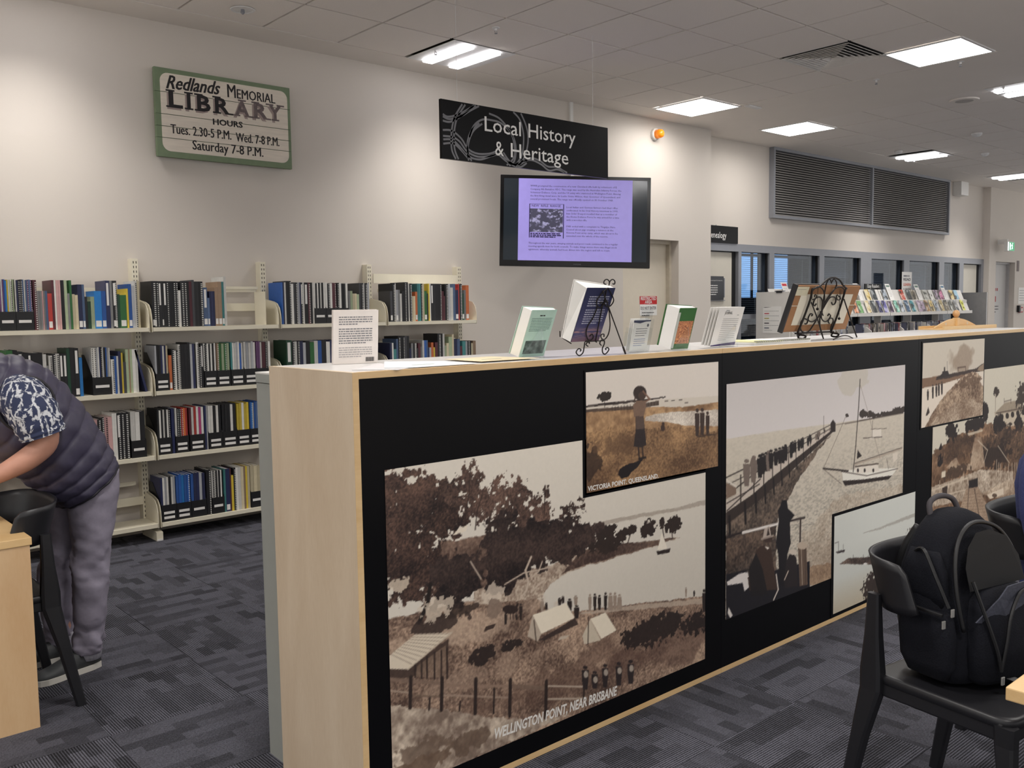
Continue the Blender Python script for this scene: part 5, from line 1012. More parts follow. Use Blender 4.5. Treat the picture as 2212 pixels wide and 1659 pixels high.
def display_book(x, y, w, h, th, yaw, tilt, lab, cover, flare=.012, name='display_book', page=M_PAPER):
    b = place(empty(name, label=lab, cat='book', group='books on display'), lean_frame(x, y, ZT+.003, yaw, tilt))
    MB().box(.002, w, 0, .0012, 0, h).build('back_cover', cover, b)
    MB().add([(0, .0014, .001), (w-.002, .0014, .001), (w-.002, .0014, h-.002), (0, .0014, h-.002), (-flare, th+flare*1.2, .001), (w-.002, th, .001), (w-.002, th, h-.002), (-flare, th+flare*1.2, h-.002)],
             [(0, 1, 2, 3), (7, 6, 5, 4), (0, 4, 5, 1), (1, 5, 6, 2), (2, 6, 7, 3), (3, 7, 4, 0)]).build('pages', page, b)
    MB().add([(-flare*1.3, th+flare*1.3+.001, 0), (w, th+.001, 0), (w, th+.001, h), (-flare*1.3, th+flare*1.3+.001, h), (-flare*1.3, th+flare*1.3+.0022, 0), (w, th+.0022, 0), (w, th+.0022, h), (-flare*1.3, th+flare*1.3+.0022, h)],
             [(0, 1, 2, 3), (7, 6, 5, 4), (0, 4, 5, 1), (1, 5, 6, 2), (2, 6, 7, 3), (3, 7, 4, 0)]).build('front_cover', cover, b)
    return b
def art_patch(parent, x0, x1, z0, z1, name, fn, step=.0016):
    c = Canvas(x0, x1, z0, z1, step, (128, 128, 128), -.0004); fn(c); return c.build(name, parent, 1.15, M_PRINT)
T24 = math.radians(24)
M_PGREEN = mat('cover_pale_green', (176, 206, 194), .5)
b1 = display_book(2.065, 2.318, .118, .176, .018, math.radians(0), T24, 'pale green book with a dark landscape picture in a clear stand on the counter', M_PGREEN)
print_lines(b1, .045, .155, .04, 1, .01, .004, -.0003, M_INK, 2); print_lines(b1, .012, .145, .094, 9, .0058, .0022, -.0003, mat('green_ink', (106, 134, 126), .6), 7)
def _a1(c):
    n = fbm(c.X, c.Z, 60, 5, 4); c.img = np.ones_like(c.img)*np.array((70, 84, 80))+(n[..., None]-.5)*160; c.img = np.where((fbm(c.X, c.Z, 40, 9, 3)+c.Z*4 > .85)[..., None], np.array((168, 186, 178)), c.img)
art_patch(b1, .012, .108, .012, .062, 'cover_picture', _a1)
stand(2.07, 2.316, .11, .10, 0, 'clear acrylic stand behind the pale green book')
# 4: iron easel and purple-blue book
M_NIGHT = mat('cover_night', (52, 56, 92), .4)
EBX, EBY, EBZ = 2.262, 2.262, ZT+.05
b2 = place(empty('display_book', label='thick dark blue dusk-sky book with white text on a black iron easel', cat='book', group='books on display'), lean_frame(EBX, EBY, EBZ, 0, T24))
MB().box(0, .142, 0, .0014, 0, .205).build('back_cover', M_NIGHT, b2)
MB().add([(-.002, .0016, .001), (.139, .0016, .001), (.139, .0016, .203), (-.002, .0016, .203), (-.012, .034, .001), (.139, .024, .001), (.139, .024, .203), (-.030, .040, .215)], [(0, 1, 2, 3), (7, 6, 5, 4), (0, 4, 5, 1), (1, 5, 6, 2), (2, 6, 7, 3), (3, 7, 4, 0)]).build('pages', M_PAPER, b2)
MB().add([(-.014, .036, 0), (.142, .026, 0), (.142, .026, .206), (-.032, .042, .218), (-.014, .038, 0), (.142, .028, 0), (.142, .028, .206), (-.032, .044, .218)], [(0, 1, 2, 3), (7, 6, 5, 4), (0, 4, 5, 1), (1, 5, 6, 2), (2, 6, 7, 3), (3, 7, 4, 0)]).build('front_cover', M_PAPER, b2)
def _a2(c):
    v = (c.Z-.0)/.205; n = fbm(c.X*.6, c.Z*4, 40, 5, 4)
    c.img = np.array((66, 66, 104))+(np.array((42, 46, 78))-np.array((66, 66, 104)))*np.clip(v*1.4-.3, 0, 1)[..., None]
    pk = np.clip(1-np.abs(v-.16)/.13, 0, 1)*np.clip((n-.35)*3, 0, 1); c.img = c.img*(1-pk[..., None])+np.array((186, 140, 130))*pk[..., None]
    lo_ = np.clip(1-v/.12, 0, 1); c.img = c.img*(1-.8*lo_[..., None])+np.array((128, 88, 92))*.8*lo_[..., None]
art_patch(b2, .001, .141, .001, .204, 'cover_picture', _a2, .002)
M_LT = mat('pale_print', (178, 180, 200), .6)
print_lines(b2, .024, .172, .1, 5, .0085, .0035, -.0009, M_LT, 8); print_lines(b2, .024, .122, .1, 7, .0085, .0035, -.0009, M_LT, 9)
# easel: planar scroll work in the leaning plane just on the camera side of the book, plus strut and feet
def scroll(cx, cz, r0, a0, turns, sgn=1, n=22, r1=.35):
    return [(cx+sgn*r0*(1-(1-r1)*k/n)*math.cos(a0+turns*2*math.pi*k/n), cz+r0*(1-(1-r1)*k/n)*math.sin(a0+turns*2*math.pi*k/n)) for k in range(n+1)]
es = place(empty('iron_easel', label='small black wrought iron scroll easel holding the dark blue book', cat='easel', group='wrought iron easels'), lean_frame(EBX, EBY, EBZ, 0, T24))
def iron(parent, pts2, r=.0022, y=-.005, nm='scroll'):
    return MB().tube(smooth_path([(p[0], y, p[1]) for p in pts2], 4) if len(pts2) < 12 else [(p[0], y, p[1]) for p in pts2], r, 6).build(nm, M_IRON, parent, smooth=True)
def e2(x, y):   # sight point of the zoomed crop -> leaning plane
    M = es.matrix_world; n = M.to_3x3() @ Vector((0, 1, 0)); o_ = M.translation; r = Vector(sight(1220+x/8.73, 590+y/8.73)); c0 = Vector((0, 0, EYE)); t = (o_-c0).dot(n)/r.dot(n); q = M.inverted() @ (c0+r*t); return (q.x, q.z)
for P in ([(790, 270), (690, 360), (590, 500), (590, 590), (640, 640), (690, 600), (680, 540), (640, 560)], [(800, 270), (860, 380), (905, 500), (850, 600), (780, 620), (730, 560), (760, 510), (800, 540)], [(770, 280), (720, 560), (680, 660), (565, 1265)],
          [(600, 620), (520, 820), (420, 980), (385, 1120), (420, 1240), (480, 1250), (520, 1200), (500, 1140), (450, 1180)], [(810, 620), (825, 800), (835, 980), (800, 1150), (730, 1240), (670, 1210), (670, 1150), (720, 1140), (720, 1190)],
          [(815, 220), (820, 150), (780, 108), (730, 130), (720, 185), (760, 200)], [(815, 220), (830, 150), (880, 108), (925, 140), (920, 195), (885, 190)], [(385, 1280), (560, 1270), (735, 1262)]):
    iron(es, [e2(*p) for p in P])
def e2f(x, y, dy): p = onY(1220+x/8.73, 590+y/8.73, dy); return tuple(float(u) for u in p)
fy = EBY-.03
for P in ([(440, 1385), (400, 1350), (440, 1300), (465, 1330), (450, 1290), (385, 1300), (365, 1400), (340, 1520), (270, 1570), (215, 1510), (260, 1430), (305, 1450), (290, 1490)], [(690, 1370), (660, 1330), (690, 1270), (740, 1280), (745, 1340), (710, 1430), (720, 1530), (770, 1545), (830, 1470), (810, 1410), (770, 1430), (780, 1470)]):
    q = [Vector(e2f(*p, fy)) for p in P]; dz = min(v.z for v in q)-(ZT+.003); q = [v-Vector((0, 0, dz if v.z < ZT+.02 else dz*.3)) for v in q]
    o = MB().tube(smooth_path(q, 5), .0024, 6).build('foot', M_IRON, None, smooth=True); o.parent = es; o.matrix_parent_inverse = es.matrix_world.inverted()
tip = Vector((0.072, -.006, .198)); tipw = es.matrix_world @ tip; ft = Vector((2.452, 2.176, ZT+.003))
o = MB().tube([tipw, tipw+(ft-tipw)*.88, tipw+(ft-tipw)*.89, ft], [.0022, .0022, .0036, .0036], 6).build('strut', M_IRON); o.parent = es; o.matrix_parent_inverse = es.matrix_world.inverted()
MB().tube([(-.012, .045, .0), (-.016, .05, .02)], .002, 6).tube([(0, -.004, -.004), (0, .045, -.004), (-.004, .05, .03)], .0022, 6).tube([(.13, -.004, -.004), (.13, .045, -.004), (.13, .05, .02)], .0022, 6).build('ledge', M_IRON, es)
# 5: leaflet holder
lh = place(empty('leaflet_holder', label='clear acrylic leaflet holder between the iron easel and the green book', cat='holder'), lean_frame(2.545, 2.238, ZT+.0008, math.radians(2), math.radians(12)))
MB().box(0, .115, 0, .0018, 0, .125).box(.03, .10, 0, .0018, .125, .165).box(0, .0018, .0018, .035, 0, .09).box(.1132, .115, .0018, .035, 0, .09).box(0, .115, .035, .0368, 0, .07).box(0, .115, .0018, .035, 0, .002).build('shell', M_CLEAR, lh)
MB().lathe([(.012, 0), (.014, .003), (.010, .0035)], 18, Matrix.Translation((.068, -.0003, .135)) @ RX).build('hook_ring', M_CLEAR, lh)
lf = place(empty('leaflet_stack', label='stack of white printed leaflets in the clear holder', cat='leaflet'), lh.matrix_world @ Matrix.Translation((.004, .004, .0025)))
for k in range(4): MB().box(.001+.001*k, .102+.001*k, .004+k*.006, .0055+k*.006, 0, .118+.003*(k % 2)).build('leaflet', M_PAPER, lf)
MB().prism([(0.002, .118), (.102, .118), (.102, .113), (.07, .112), (.04, .106), (.002, .110)], .0036, .004, 'y').build('header_wave', mat('leaflet_navy', (62, 66, 92), .5), lf, fix=True)
print_lines(lf, .022, .085, .066, 4, .0085, .0022, .0039, M_SWIRL, 2); print_lines(lf, .018, .046, .066, 4, .008, .0022, .0039, mat('blue_ink', (122, 138, 176), .6), 3); MB().lathe([(.006, 0), (.006, .0005)], 14, Matrix.Translation((.088, .0039, .098)) @ RX).build('crest', M_SWIRL, lf)
# 6: green book with contour pattern
M_GRN = mat('cover_green', (64, 112, 62), .45)
b3 = display_book(2.800, 2.252, .092, .168, .030, math.radians(-8), math.radians(18), 'green covered book with orange contour artwork in a clear stand', M_GRN, flare=.018)
def _a3(c):
    n = fbm(c.X, c.Z, 34, 15, 3); l = np.sin(n*70); c.img = np.where((l > 0)[..., None], np.array((206, 146, 104)), np.array((150, 92, 70)))
art_patch(b3, .012, .088, .022, .115, 'cover_artwork', _a3, .0013); MB().box(.001, .0115, -.0004, 0, .004, .15).build('spine_panel', mat('pale_spine', (198, 204, 198), .5), b3)
stand(2.803, 2.250, .085, .09, math.radians(-8), 'clear acrylic stand behind the green book')
# 7: journal sheets
jn = place(empty('journal_stack', label='white journal issue with contents page leaning in a clear stand', cat='journal'), lean_frame(3.055, 2.252, ZT+.004, math.radians(4), math.radians(17)))
for k in range(4): MB().box(-.010*k, .190-.012*k, .002+.008*k, .0035+.008*k, 0, .166-.002*k).build('issue', M_PAPER, jn)
text('lettering', 'JOURNAL', .058, .013, (.046, .0015, .136), FACE_CAM, M_INK, jn, ext=0, bold=.006); MB().box(.052, .078, .0014, .002, .152, .1535).build('rule', M_INK, jn); print_lines(jn, .045, .116, .12, 12, .0082, .0014, .0019, M_SWIRL, 11)
print_lines(jn, .145, .132, .026, 1, .01, .002, .0019, M_SWIRL, 3); MB().prism([(.002, 0), (.188, 0), (.188, .014), (.1, .010), (.002, .004)], .0014, .002, 'y').build('purple_foot', mat('journal_purple', (62, 46, 104), .5), jn, fix=True)
stand(3.10, 2.250, .12, .09, math.radians(4), 'clear acrylic stand behind the white journal')
# 8: ring-bound pad
pd = empty('ring_bound_pad', label='ring-bound pad of pale yellow and white pages lying flat beside the big easel', cat='notebook')
MB().box(3.35, 3.80, 2.24, 2.50, ZT+.0006, ZT+.010).build('pages', M_PAPER, pd); MB().box(3.36, 3.56, 2.235, 2.49, ZT+.010, ZT+.013).build('yellow_page', mat('pale_yellow', (214, 212, 160), .7), pd)
s = MB()
for k in range(26): s.box(3.365+k*.0165, 3.371+k*.0165, 2.232, 2.252, ZT+.009, ZT+.0165)
tag(s.build('ring_wire', mat('ring_grey', (150, 150, 140), .4), pd), kind='stuff')
# 9: big easel with framed picture (seen from behind)
FX0, FX1, FY0, FZ0 = 3.745, 4.325, 2.352, ZT+.042
TT = math.radians(20)
fp = place(empty('framed_picture', label='brown-backed framed picture seen from behind on the large iron easel', cat='picture frame'), lean_frame(FX0, FY0, FZ0, 0, TT)); FW, FH = FX1-FX0, .228
M_BRN = mat('backing_brown', (146, 104, 68), .7, var=.06); M_MATT = mat('backing_cream', (208, 202, 186), .7, var=.03)
MB().box(0, FW, .003, .012, 0, FH).build('backing_board', M_BRN, fp); MB().box(-.012, 0, -.001, .022, -.004, FH+.004).box(0, FW, .012, .022, -.004, FH+.004).build('frame', M_BLACKP, fp)
MB().box(.055, FW-.05, .0015, .003, .033, FH-.042).build('cream_backing', M_MATT, fp); MB().box(.004, .105, .001, .0028, FH-.048, FH-.006).build('paper_label', mat('label_cream', (196, 190, 166), .7), fp); print_lines(fp, .012, FH-.018, .08, 1, .01, .0015, .0009, M_SWIRL); MB().box(0, FW, .0012, .0016, .128, .131).build('hanging_cord', M_MATT, fp)
eb = place(empty('iron_easel', label='large black wrought iron scroll easel with arched top holding the framed picture', cat='easel', group='wrought iron easels'), lean_frame(FX0, FY0, FZ0, 0, TT))
def e3(x, y):
    M = eb.matrix_world; n = M.to_3x3() @ Vector((0, 1, 0)); o_ = M @ Vector((0, -.01, 0)); r = Vector(sight(1620+x/8.508, 590+y/8.508)); c0 = Vector((0, 0, EYE)); t = (o_-c0).dot(n)/r.dot(n); q = M.inverted() @ (c0+r*t); return (q.x, q.z)
for P, r_ in (([(870, 1110), (985, 830), (1110, 480), (1145, 290)], .006), ([(1490, 1075), (1620, 740), (1760, 290)], .006), ([(1145, 290), (1250, 260), (1330, 200), (1440, 105), (1560, 85), (1650, 130), (1710, 220), (1780, 285)], .0055), ([(1130, 540), (1250, 870), (1360, 1240)], .004), ([(1345, 780), (1320, 690), (1340, 560), (1370, 380), (1410, 180), (1470, 110), (1500, 190)], .0035), ([(1330, 680), (1430, 480), (1570, 270), (1590, 170), (1545, 110), (1500, 170)], .0035),
              ([(1130, 470), (1150, 330), (1250, 250), (1340, 300), (1370, 420), (1345, 600), (1320, 690)], .0042), ([(1720, 400), (1730, 300), (1650, 250), (1550, 300), (1440, 440), (1350, 590), (1320, 690)], .0042), ([(1150, 490), (1210, 460), (1225, 410), (1195, 400), (1190, 440)], .0035), ([(1220, 560), (1190, 600), (1165, 560), (1200, 470), (1280, 440), (1330, 510), (1325, 660)], .0042), ([(1640, 440), (1610, 400), (1590, 430), (1610, 490), (1660, 480), (1650, 420)], .0035), ([(1500, 540), (1520, 580), (1560, 560), (1580, 490), (1550, 440), (1470, 450), (1400, 550), (1345, 650)], .0042),
              ([(1330, 690), (1260, 800), (1160, 960), (1080, 1070), (990, 1090), (930, 1030), (940, 900), (1000, 840), (1060, 870), (1040, 930), (1010, 930)], .0042), ([(1130, 790), (1150, 760), (1110, 750), (1070, 830), (1090, 880), (1160, 890), (1240, 830)], .004), ([(1330, 690), (1310, 800), (1340, 870), (1390, 890), (1440, 860), (1480, 790), (1450, 750), (1430, 790)], .004), ([(1460, 920), (1440, 900), (1460, 840), (1510, 830), (1530, 880), (1500, 960), (1480, 1060)], .004), ([(1300, 700), (1285, 850), (1290, 1000), (1340, 1180)], .004),
              ([(830, 1110), (1100, 1095), (1540, 1075)], .005), ([(1250, 260), (1245, 420), (1240, 650)], .0014), ([(1655, 300), (1645, 600), (1640, 830)], .0014)):
    MB().tube(smooth_path([(q[0], -.010, q[1]) for q in [e3(*p) for p in P]], 5), r_*.85, 6).build('scroll', M_IRON, eb, smooth=True)
for p in ((1240, 660), (1640, 835)): q = e3(*p); MB().lathe([(.001, -.007), (.005, -.005), (.007, 0), (.005, .005), (.001, .007)], 12, Matrix.Translation((q[0], -.010, q[1]))).build('ball_weight', M_IRON, eb, smooth=True)
def wtube(P, r, nm):
    o = MB().tube(smooth_path([Vector(p) for p in P], 5), r, 6).build(nm, M_IRON, smooth=True); o.parent = eb; o.matrix_parent_inverse = eb.matrix_world.inverted()
hinge = eb.matrix_world @ Vector((*[(a) for a in (e3(1720, 470)[0], -.012, e3(1720, 470)[1])],)); foot_ = Vector(onZ(1851, 731.5, ZT)); wtube([hinge, (hinge+foot_)/2, foot_+Vector((0, 0, .006))], .0032, 'strut')
for p in ((870, 1120), (1480, 1090)):
    q = e3(*p); w_ = eb.matrix_world @ Vector((q[0], -.010, q[1])); z0 = ZT+.010
    wtube([w_, w_+Vector((0, -.03, -.005)), (w_.x, w_.y-.045, (w_.z+z0)/2), (w_.x, w_.y-.030, z0), (w_.x, w_.y-.005, z0+.004), (w_.x, w_.y-.012, z0+.018)], .0045, 'foot')
a_ = onZ(1800, 735.5, ZT); b_ = onZ(1842, 732.5, ZT); wtube([(a_[0], a_[1], ZT+.0045), ((a_[0]+b_[0])/2-.03, a_[1], ZT+.018), ((a_[0]+b_[0])/2+.03, a_[1], ZT+.018), (b_[0], b_[1], ZT+.0045)], .003, 'foot_arch')
# 10: small wooden toy rack at the far end of the counter
ty = place(empty('wooden_toy_rack', label='pale wooden rack with round-holed curved boards and a ball knob at the far counter end', cat='rack'), Matrix.Translation((5.86, 2.56, ZT+.0005)) @ Matrix.Rotation(math.radians(-6), 4, 'Z'))
MB().box(-.09, .55, -.09, -.078, 0, .022).box(-.09, .55, .07, .082, 0, .022).box(-.09, .55, -.078, .07, 0, .006).build('tray', M_DESK, ty)
def arcboard(x0, x1, h, holes, y0, nm):
    n = 20; o_ = [(x0, .006)]+[(x0+(x1-x0)*k/n, .012+h*math.sin(math.pi*k/n)) for k in range(n+1)]+[(x1, .006)]
    MB().prism(o_, y0, y0+.010, 'y').build(nm, M_DESK, ty, fix=True)
    for hx, hr in holes: MB().lathe([(hr, -.0005), (hr, .0112)], 16, Matrix.Translation((hx, y0+.0108, .034)) @ RX).build('hole_rim', mat('hole_pale', (206, 196, 178), .6), ty)
arcboard(-.06, .46, .056, [(.07, .009), (.33, .009)], -.01, 'curved_board')
MB().box(.188, .212, -.022, .012, .006, .072).build('post', M_DESK, ty); MB().lathe([(.006, .072), (.014, .078), (.021, .09), (.0225, .1), (.019, .112), (.010, .120), (.001, .122)], 20, Matrix.Translation((.2, -.005, 0))).build('ball_knob', wood('knob_wood', (196, 146, 96), (214, 170, 120), .35), ty, smooth=True)

# ================================================================== EASY READERS RACK
RX0, RX1, RY = 9.60, 15.07, 6.10
rk = empty('display_rack', (0, 0, 0), label='long white sloping display rack of easy reader books by the glazed wall', cat='rack')
M_RW = mat('rack_white', (214, 211, 206), .5, var=.015)
MB().box(RX0, RX0+.03, 5.94, 6.40, 0, 1.655).build('end_panel', M_RW, rk); MB().box(RX1+.25, RX1+.28, 5.94, 6.44, 0, 1.655).build('end_panel', M_GLASSY if 'M_GLASSY' in globals() else mat('rack_grey', (168, 167, 166), .35), rk)
SL = math.radians(-22)
def slope(z): return Matrix.Translation((0, RY, z)) @ Matrix.Rotation(SL, 4, 'X')      # local z runs up the slope, -y faces the room
nb = 6; bw = (RX1-RX0)/nb
tiers = [(1.368, .195, 6.10), (1.536, .172, 6.19)]
for k in range(nb):
    x0 = RX0+.03+bw*k; x1 = x0+bw-.012
    for z, h, y in tiers:
        M = Matrix.Translation((0, y, z)) @ Matrix.Rotation(SL, 4, 'X'); mb = MB(); mb.obox(M @ Matrix.Translation(((x0+x1)/2, .006, h/2)), x1-x0, .004, h); o = mb.build('sloping_shelf', M_RW, rk)
        MB().box(x0, x1, y-.035, y+.004, z-.038, z-.004).box(x0, x1, y-.037, y-.033, z-.04, z+.004).build('shelf_lip', M_RW, rk)
    MB().box(x0, x1, 6.28, 6.30, .3, 1.1).build('back_panel', mat('rack_dark', (64, 64, 68), .5), rk); MB().box(x0-.008, x0+.008, 6.2, 6.3, 0, 1.5).build('post', M_RW, rk)
    MB().box(x0, x1, 5.86, 6.26, 1.02, 1.035).build('lower_shelf', M_RW, rk)
    lipz = MB().box(x0, x1, 5.845, 5.86, 1.02, 1.12).build('bin_front', M_RW, rk)
    for q in range(4):
        xx = x0+.05+q*(x1-x0-.1)/3.4; MB().box(xx, xx+.11, 5.842, 5.845, 1.075, 1.105).build('bin_label', mat('bin_label', (74, 72, 70), .6), rk)
    MB().prism([(5.86, 1.035), (6.24, 1.035), (6.24, 1.2), (6.1, 1.21), (5.95, 1.19), (5.88, 1.14)], x0+.01, x0+.022, 'x').build('bin_divider', M_RW, rk)
covers = [(226, 150, 110), (120, 170, 110), (214, 196, 150), (196, 80, 60), (60, 66, 70), (60, 60, 110), (104, 100, 160), (70, 50, 80), (120, 180, 160), (150, 160, 170), (50, 80, 110), (50, 130, 140), (160, 140, 160), (150, 110, 60), (206, 180, 110), (170, 170, 160), (180, 160, 110), (150, 150, 150), (206, 206, 90), (120, 110, 90)]
cn_ = {(226, 150, 110): 'salmon', (120, 170, 110): 'green', (214, 196, 150): 'tan', (196, 80, 60): 'red', (60, 66, 70): 'charcoal', (60, 60, 110): 'indigo', (104, 100, 160): 'violet', (70, 50, 80): 'plum', (120, 180, 160): 'mint', (150, 160, 170): 'pale blue', (50, 80, 110): 'steel blue', (50, 130, 140): 'teal', (160, 140, 160): 'mauve', (150, 110, 60): 'brown', (206, 180, 110): 'yellow', (170, 170, 160): 'grey', (180, 160, 110): 'ochre', (150, 150, 150): 'silver', (206, 206, 90): 'lime', (120, 110, 90): 'olive', (222, 220, 214): 'white', (206, 120, 160): 'pink', (150, 190, 210): 'sky blue'}
def cover_mat(c):
    nm = 'reader_%d_%d_%d' % c
    if nm in MATS: return MATS[nm]
    m = bpy.data.materials.new(nm); m.use_nodes = True; MATS[nm] = m; nt = m.node_tree; b = nt.nodes['Principled BSDF']
    tc = nt.nodes.new('ShaderNodeTexCoord'); oi = nt.nodes.new('ShaderNodeObjectInfo'); ad = nt.nodes.new('ShaderNodeVectorMath'); n = nt.nodes.new('ShaderNodeTexNoise'); n.inputs['Scale'].default_value = 14; n.inputs['Detail'].default_value = 1.5
    nt.links.new(tc.outputs['Object'], ad.inputs[0]); nt.links.new(oi.outputs['Random'], ad.inputs[1]); nt.links.new(ad.outputs[0], n.inputs['Vector'])
    rp = nt.nodes.new('ShaderNodeValToRGB'); rp.color_ramp.interpolation = 'CONSTANT'; e = rp.color_ramp.elements; e[0].color = (*lin([u*.45 for u in c]), 1); e[1].position = .42; e[1].color = (*lin(c), 1); x = e.new(.58); x.color = (*lin([min(240, u*.5+120) for u in c]), 1)
    nt.links.new(n.outputs['Fac'], rp.inputs[0]); nt.links.new(rp.outputs[0], b.inputs['Base Color']); b.inputs['Roughness'].default_value = .35; return m
def reader(px, tier, c, h, lab, w=None, nm='easy_reader', cat='book', grp='easy reader books face out'):
    z, hh, y = tiers[tier]; p = onY(px, 660, y); w = w or h*.68; o = place(empty(nm, label=lab, cat=cat, group=grp), Matrix.Translation((p[0], y-.012, z+.006)) @ Matrix.Rotation(SL, 4, 'X'))
    MB().box(0, w, -.002, 0, 0, h).build('cover', cover_mat(c), o); MB().box(.003, w-.003, 0, .006, .002, h-.003).build('pages', M_PAPER, o); return o
k = 0
low = [1846, 1857, 1874, 1887, 1899, 1911, 1923, 1936, 1947, 1959, 1971, 1985, 1993, 2002, 2012, 2022, 2034, 2044, 2055, 2065, 2079]
lc = [(226, 150, 110), (120, 170, 110), (214, 196, 150), (60, 66, 70), (60, 60, 110), (104, 100, 160), (70, 50, 80), (120, 180, 160), (150, 160, 170), (50, 80, 110), (50, 130, 140), (160, 140, 160), (160, 140, 160), (150, 110, 60), (206, 180, 110), (150, 160, 170), (180, 160, 110), (120, 110, 90), (170, 170, 160), (150, 150, 150), (206, 206, 90)]
for i, (px, c) in enumerate(zip(low, lc)): reader(px, 0, c, .178 if i not in (6, 12) else .165, '%s covered easy reader, %s from left on the rack lower tier' % (cn_[c], nth(i+1)), w=.105)
up = [(1847, (120, 110, 90)), (1872, (206, 180, 110)), (1886, (60, 66, 70)), (1909, (150, 160, 170)), (1947, (196, 80, 60)), (1961, (60, 66, 70)), (1972, (120, 110, 90)), (1997, (170, 170, 160)), (2010, (222, 220, 214)), (2021, (160, 140, 160)), (2031, (206, 120, 160)), (2054, (206, 180, 110)), (2064, (150, 190, 210))]
for i, (px, c) in enumerate(up): reader(px, 1, c, .165, '%s covered easy reader, %s from the left on the upper tier of the rack' % (cn_[c], nth(i+1)), w=.12)
for i, (px, c) in enumerate(((1853, (120, 150, 130)), (1922, (110, 130, 120)), (1984, (100, 125, 115)), (2040, (90, 130, 160)), (1698, (196, 50, 60)))):
    z, hh, y = tiers[1]; p = onY(px, 640, y); o = place(empty('display_card', label='tall white display card with a %s heading band, %s' % (('green', 'sage', 'dark green', 'blue', 'red')[i], ('above the frame corner', 'beside the black easy readers sign', 'in the middle of the rack', 'near the right end of the rack', 'behind the framed picture')[i]), cat='card', group='display cards on the rack'), Matrix.Translation((p[0], y-.012, z+.006)) @ Matrix.Rotation(SL, 4, 'X'))
    MB().box(0, .13, -.002, 0, 0, .250).build('card', M_PAPER, o); MB().box(.015, .115, -.0028, -.002, .202, .232).build('band', mat('band_%d' % i, c, .5), o); print_lines(o, .02, .17, .09, 6, .022, .004, -.0022, M_SWIRL, i)
p0, p1 = onY(1869, 613, 6.33), onY(1904, 625, 6.33); er = empty('shelf_sign', (0, 0, 0), label='small black Easy Readers sign on top of the display rack', cat='sign'); MB().box(p0[0], p1[0], 6.33, 6.345, p1[2]-.02, p0[2]).build('board', M_SIGNK, er); MB().box((p0[0]+p1[0])/2-.01, (p0[0]+p1[0])/2+.01, 6.332, 6.34, 1.5, p1[2]-.02).build('stem', M_ALU, er)
text('lettering', 'Easy Readers', (p1[0]-p0[0])*.72, .05, (p0[0]+(p1[0]-p0[0])*.14, 6.3295, p1[2]+.022), FACE_CAM, M_LETTER, er, ext=0, bold=.006)
p0, p1 = onY(1949, 587, 6.33), onY(1969, 630, 6.33); ps = empty('slogan_poster', (0, 0, 0), label='tall narrow white poster with coloured READ and LEARN lettering behind the rack', cat='poster'); MB().box(p0[0], p1[0], 6.33, 6.334, p1[2]-.06, p0[2]).build('sheet', M_PAPER, ps); pw = p1[0]-p0[0]
for i, (s_, c) in enumerate((('READ', (60, 60, 66)), ('LEARN', (200, 90, 60)), ('& GROW', (90, 80, 84)))): text('lettering', s_, pw*.76, .04, (p0[0]+pw*.14, 6.3295, p0[2]-.13-.075*i), FACE_CAM, mat('poster_ink_%d' % i, c, .6), ps, ext=0, bold=.03)
print_lines(ps, p0[0]+pw*.14, p0[2]-.06, pw*.7, 1, .04, .025, 6.3295, M_SWIRL); print_lines(ps, p0[0]+pw*.14, p0[2]-.34, pw*.7, 2, .04, .018, 6.3295, mat('poster_salmon', (206, 140, 120), .6))
# notices on the rack's end panel
en = empty('end_panel_notice', (RX0, 0, 0), label='white notice with coloured bars on the end panel of the display rack', cat='notice'); RZ90 = Matrix.Rotation(math.radians(-90), 4, 'Z')
en.matrix_world = Matrix.Translation((RX0, 6.30, 0)) @ RZ90; MB().box(.0, .25, -.003, -.0005, 1.16, 1.48).build('sheet', M_PAPER, en); MB().prism([(.0, 1.475), (.12, 1.475), (.03, 1.468)], -.0036, -.003, 'y').build('header', M_INK, en, fix=True)
for i, c in enumerate(((190, 70, 80), (170, 160, 90), (60, 60, 64), (80, 90, 104))): MB().box(.02, .085, -.0036, -.003, 1.39-.058*i, 1.402-.058*i).build('colour_bar', mat('bar_%d' % i, c, .6), en)
print_lines(en, .02, 1.425, .2, 5, .058, .004, -.0031, M_SWIRL)
tp = empty('sign_clip', (0, 0, 0), label='small grey clip on top edge of the rack end panel', cat='clip'); MB().box(RX0-.004, RX0+.034, 6.02, 6.14, 1.655, 1.668).build('clip', M_ALU, tp); MB().box(RX0-.005, RX0-.004, 6.04, 6.12, 1.64, 1.668).build('tab', M_INK, tp)
# upright cases in the lower bins
rb = random.Random(3); dcol = [(60, 58, 60), (110, 110, 116), (84, 90, 110), (150, 146, 140), (130, 60, 62), (70, 70, 76), (168, 160, 150), (96, 84, 70)]; i = 0
for px in list(range(1852, 2068, 5)):
    if rb.random() < .1: continue
    c = dcol[rb.randrange(len(dcol))]; p = onY(px, 712, 6.0); i += 1
    o = place(empty('disc_case', label='upright disc case, %s from the left in the low bins under the easy readers' % nth(i), cat='case', group='disc cases in the rack bins'), Matrix.Translation((p[0], 5.90+rb.uniform(0, .05), 1.0355)) @ Matrix.Rotation(rb.uniform(-.10, .10), 4, 'Y') @ Matrix.Rotation(rb.uniform(-.5, .0), 4, 'Z'))
    o.location.z += .008; MB().box(0, .018, 0, .13, 0, .19).build('case', cover_mat(c), o); MB().box(-.0006, .0, .01, .12, .01, .18).build('sleeve', mat('sleeve_%d' % (i % 3), ((150, 148, 152), (90, 92, 110), (196, 192, 186))[i % 3], .4), o)
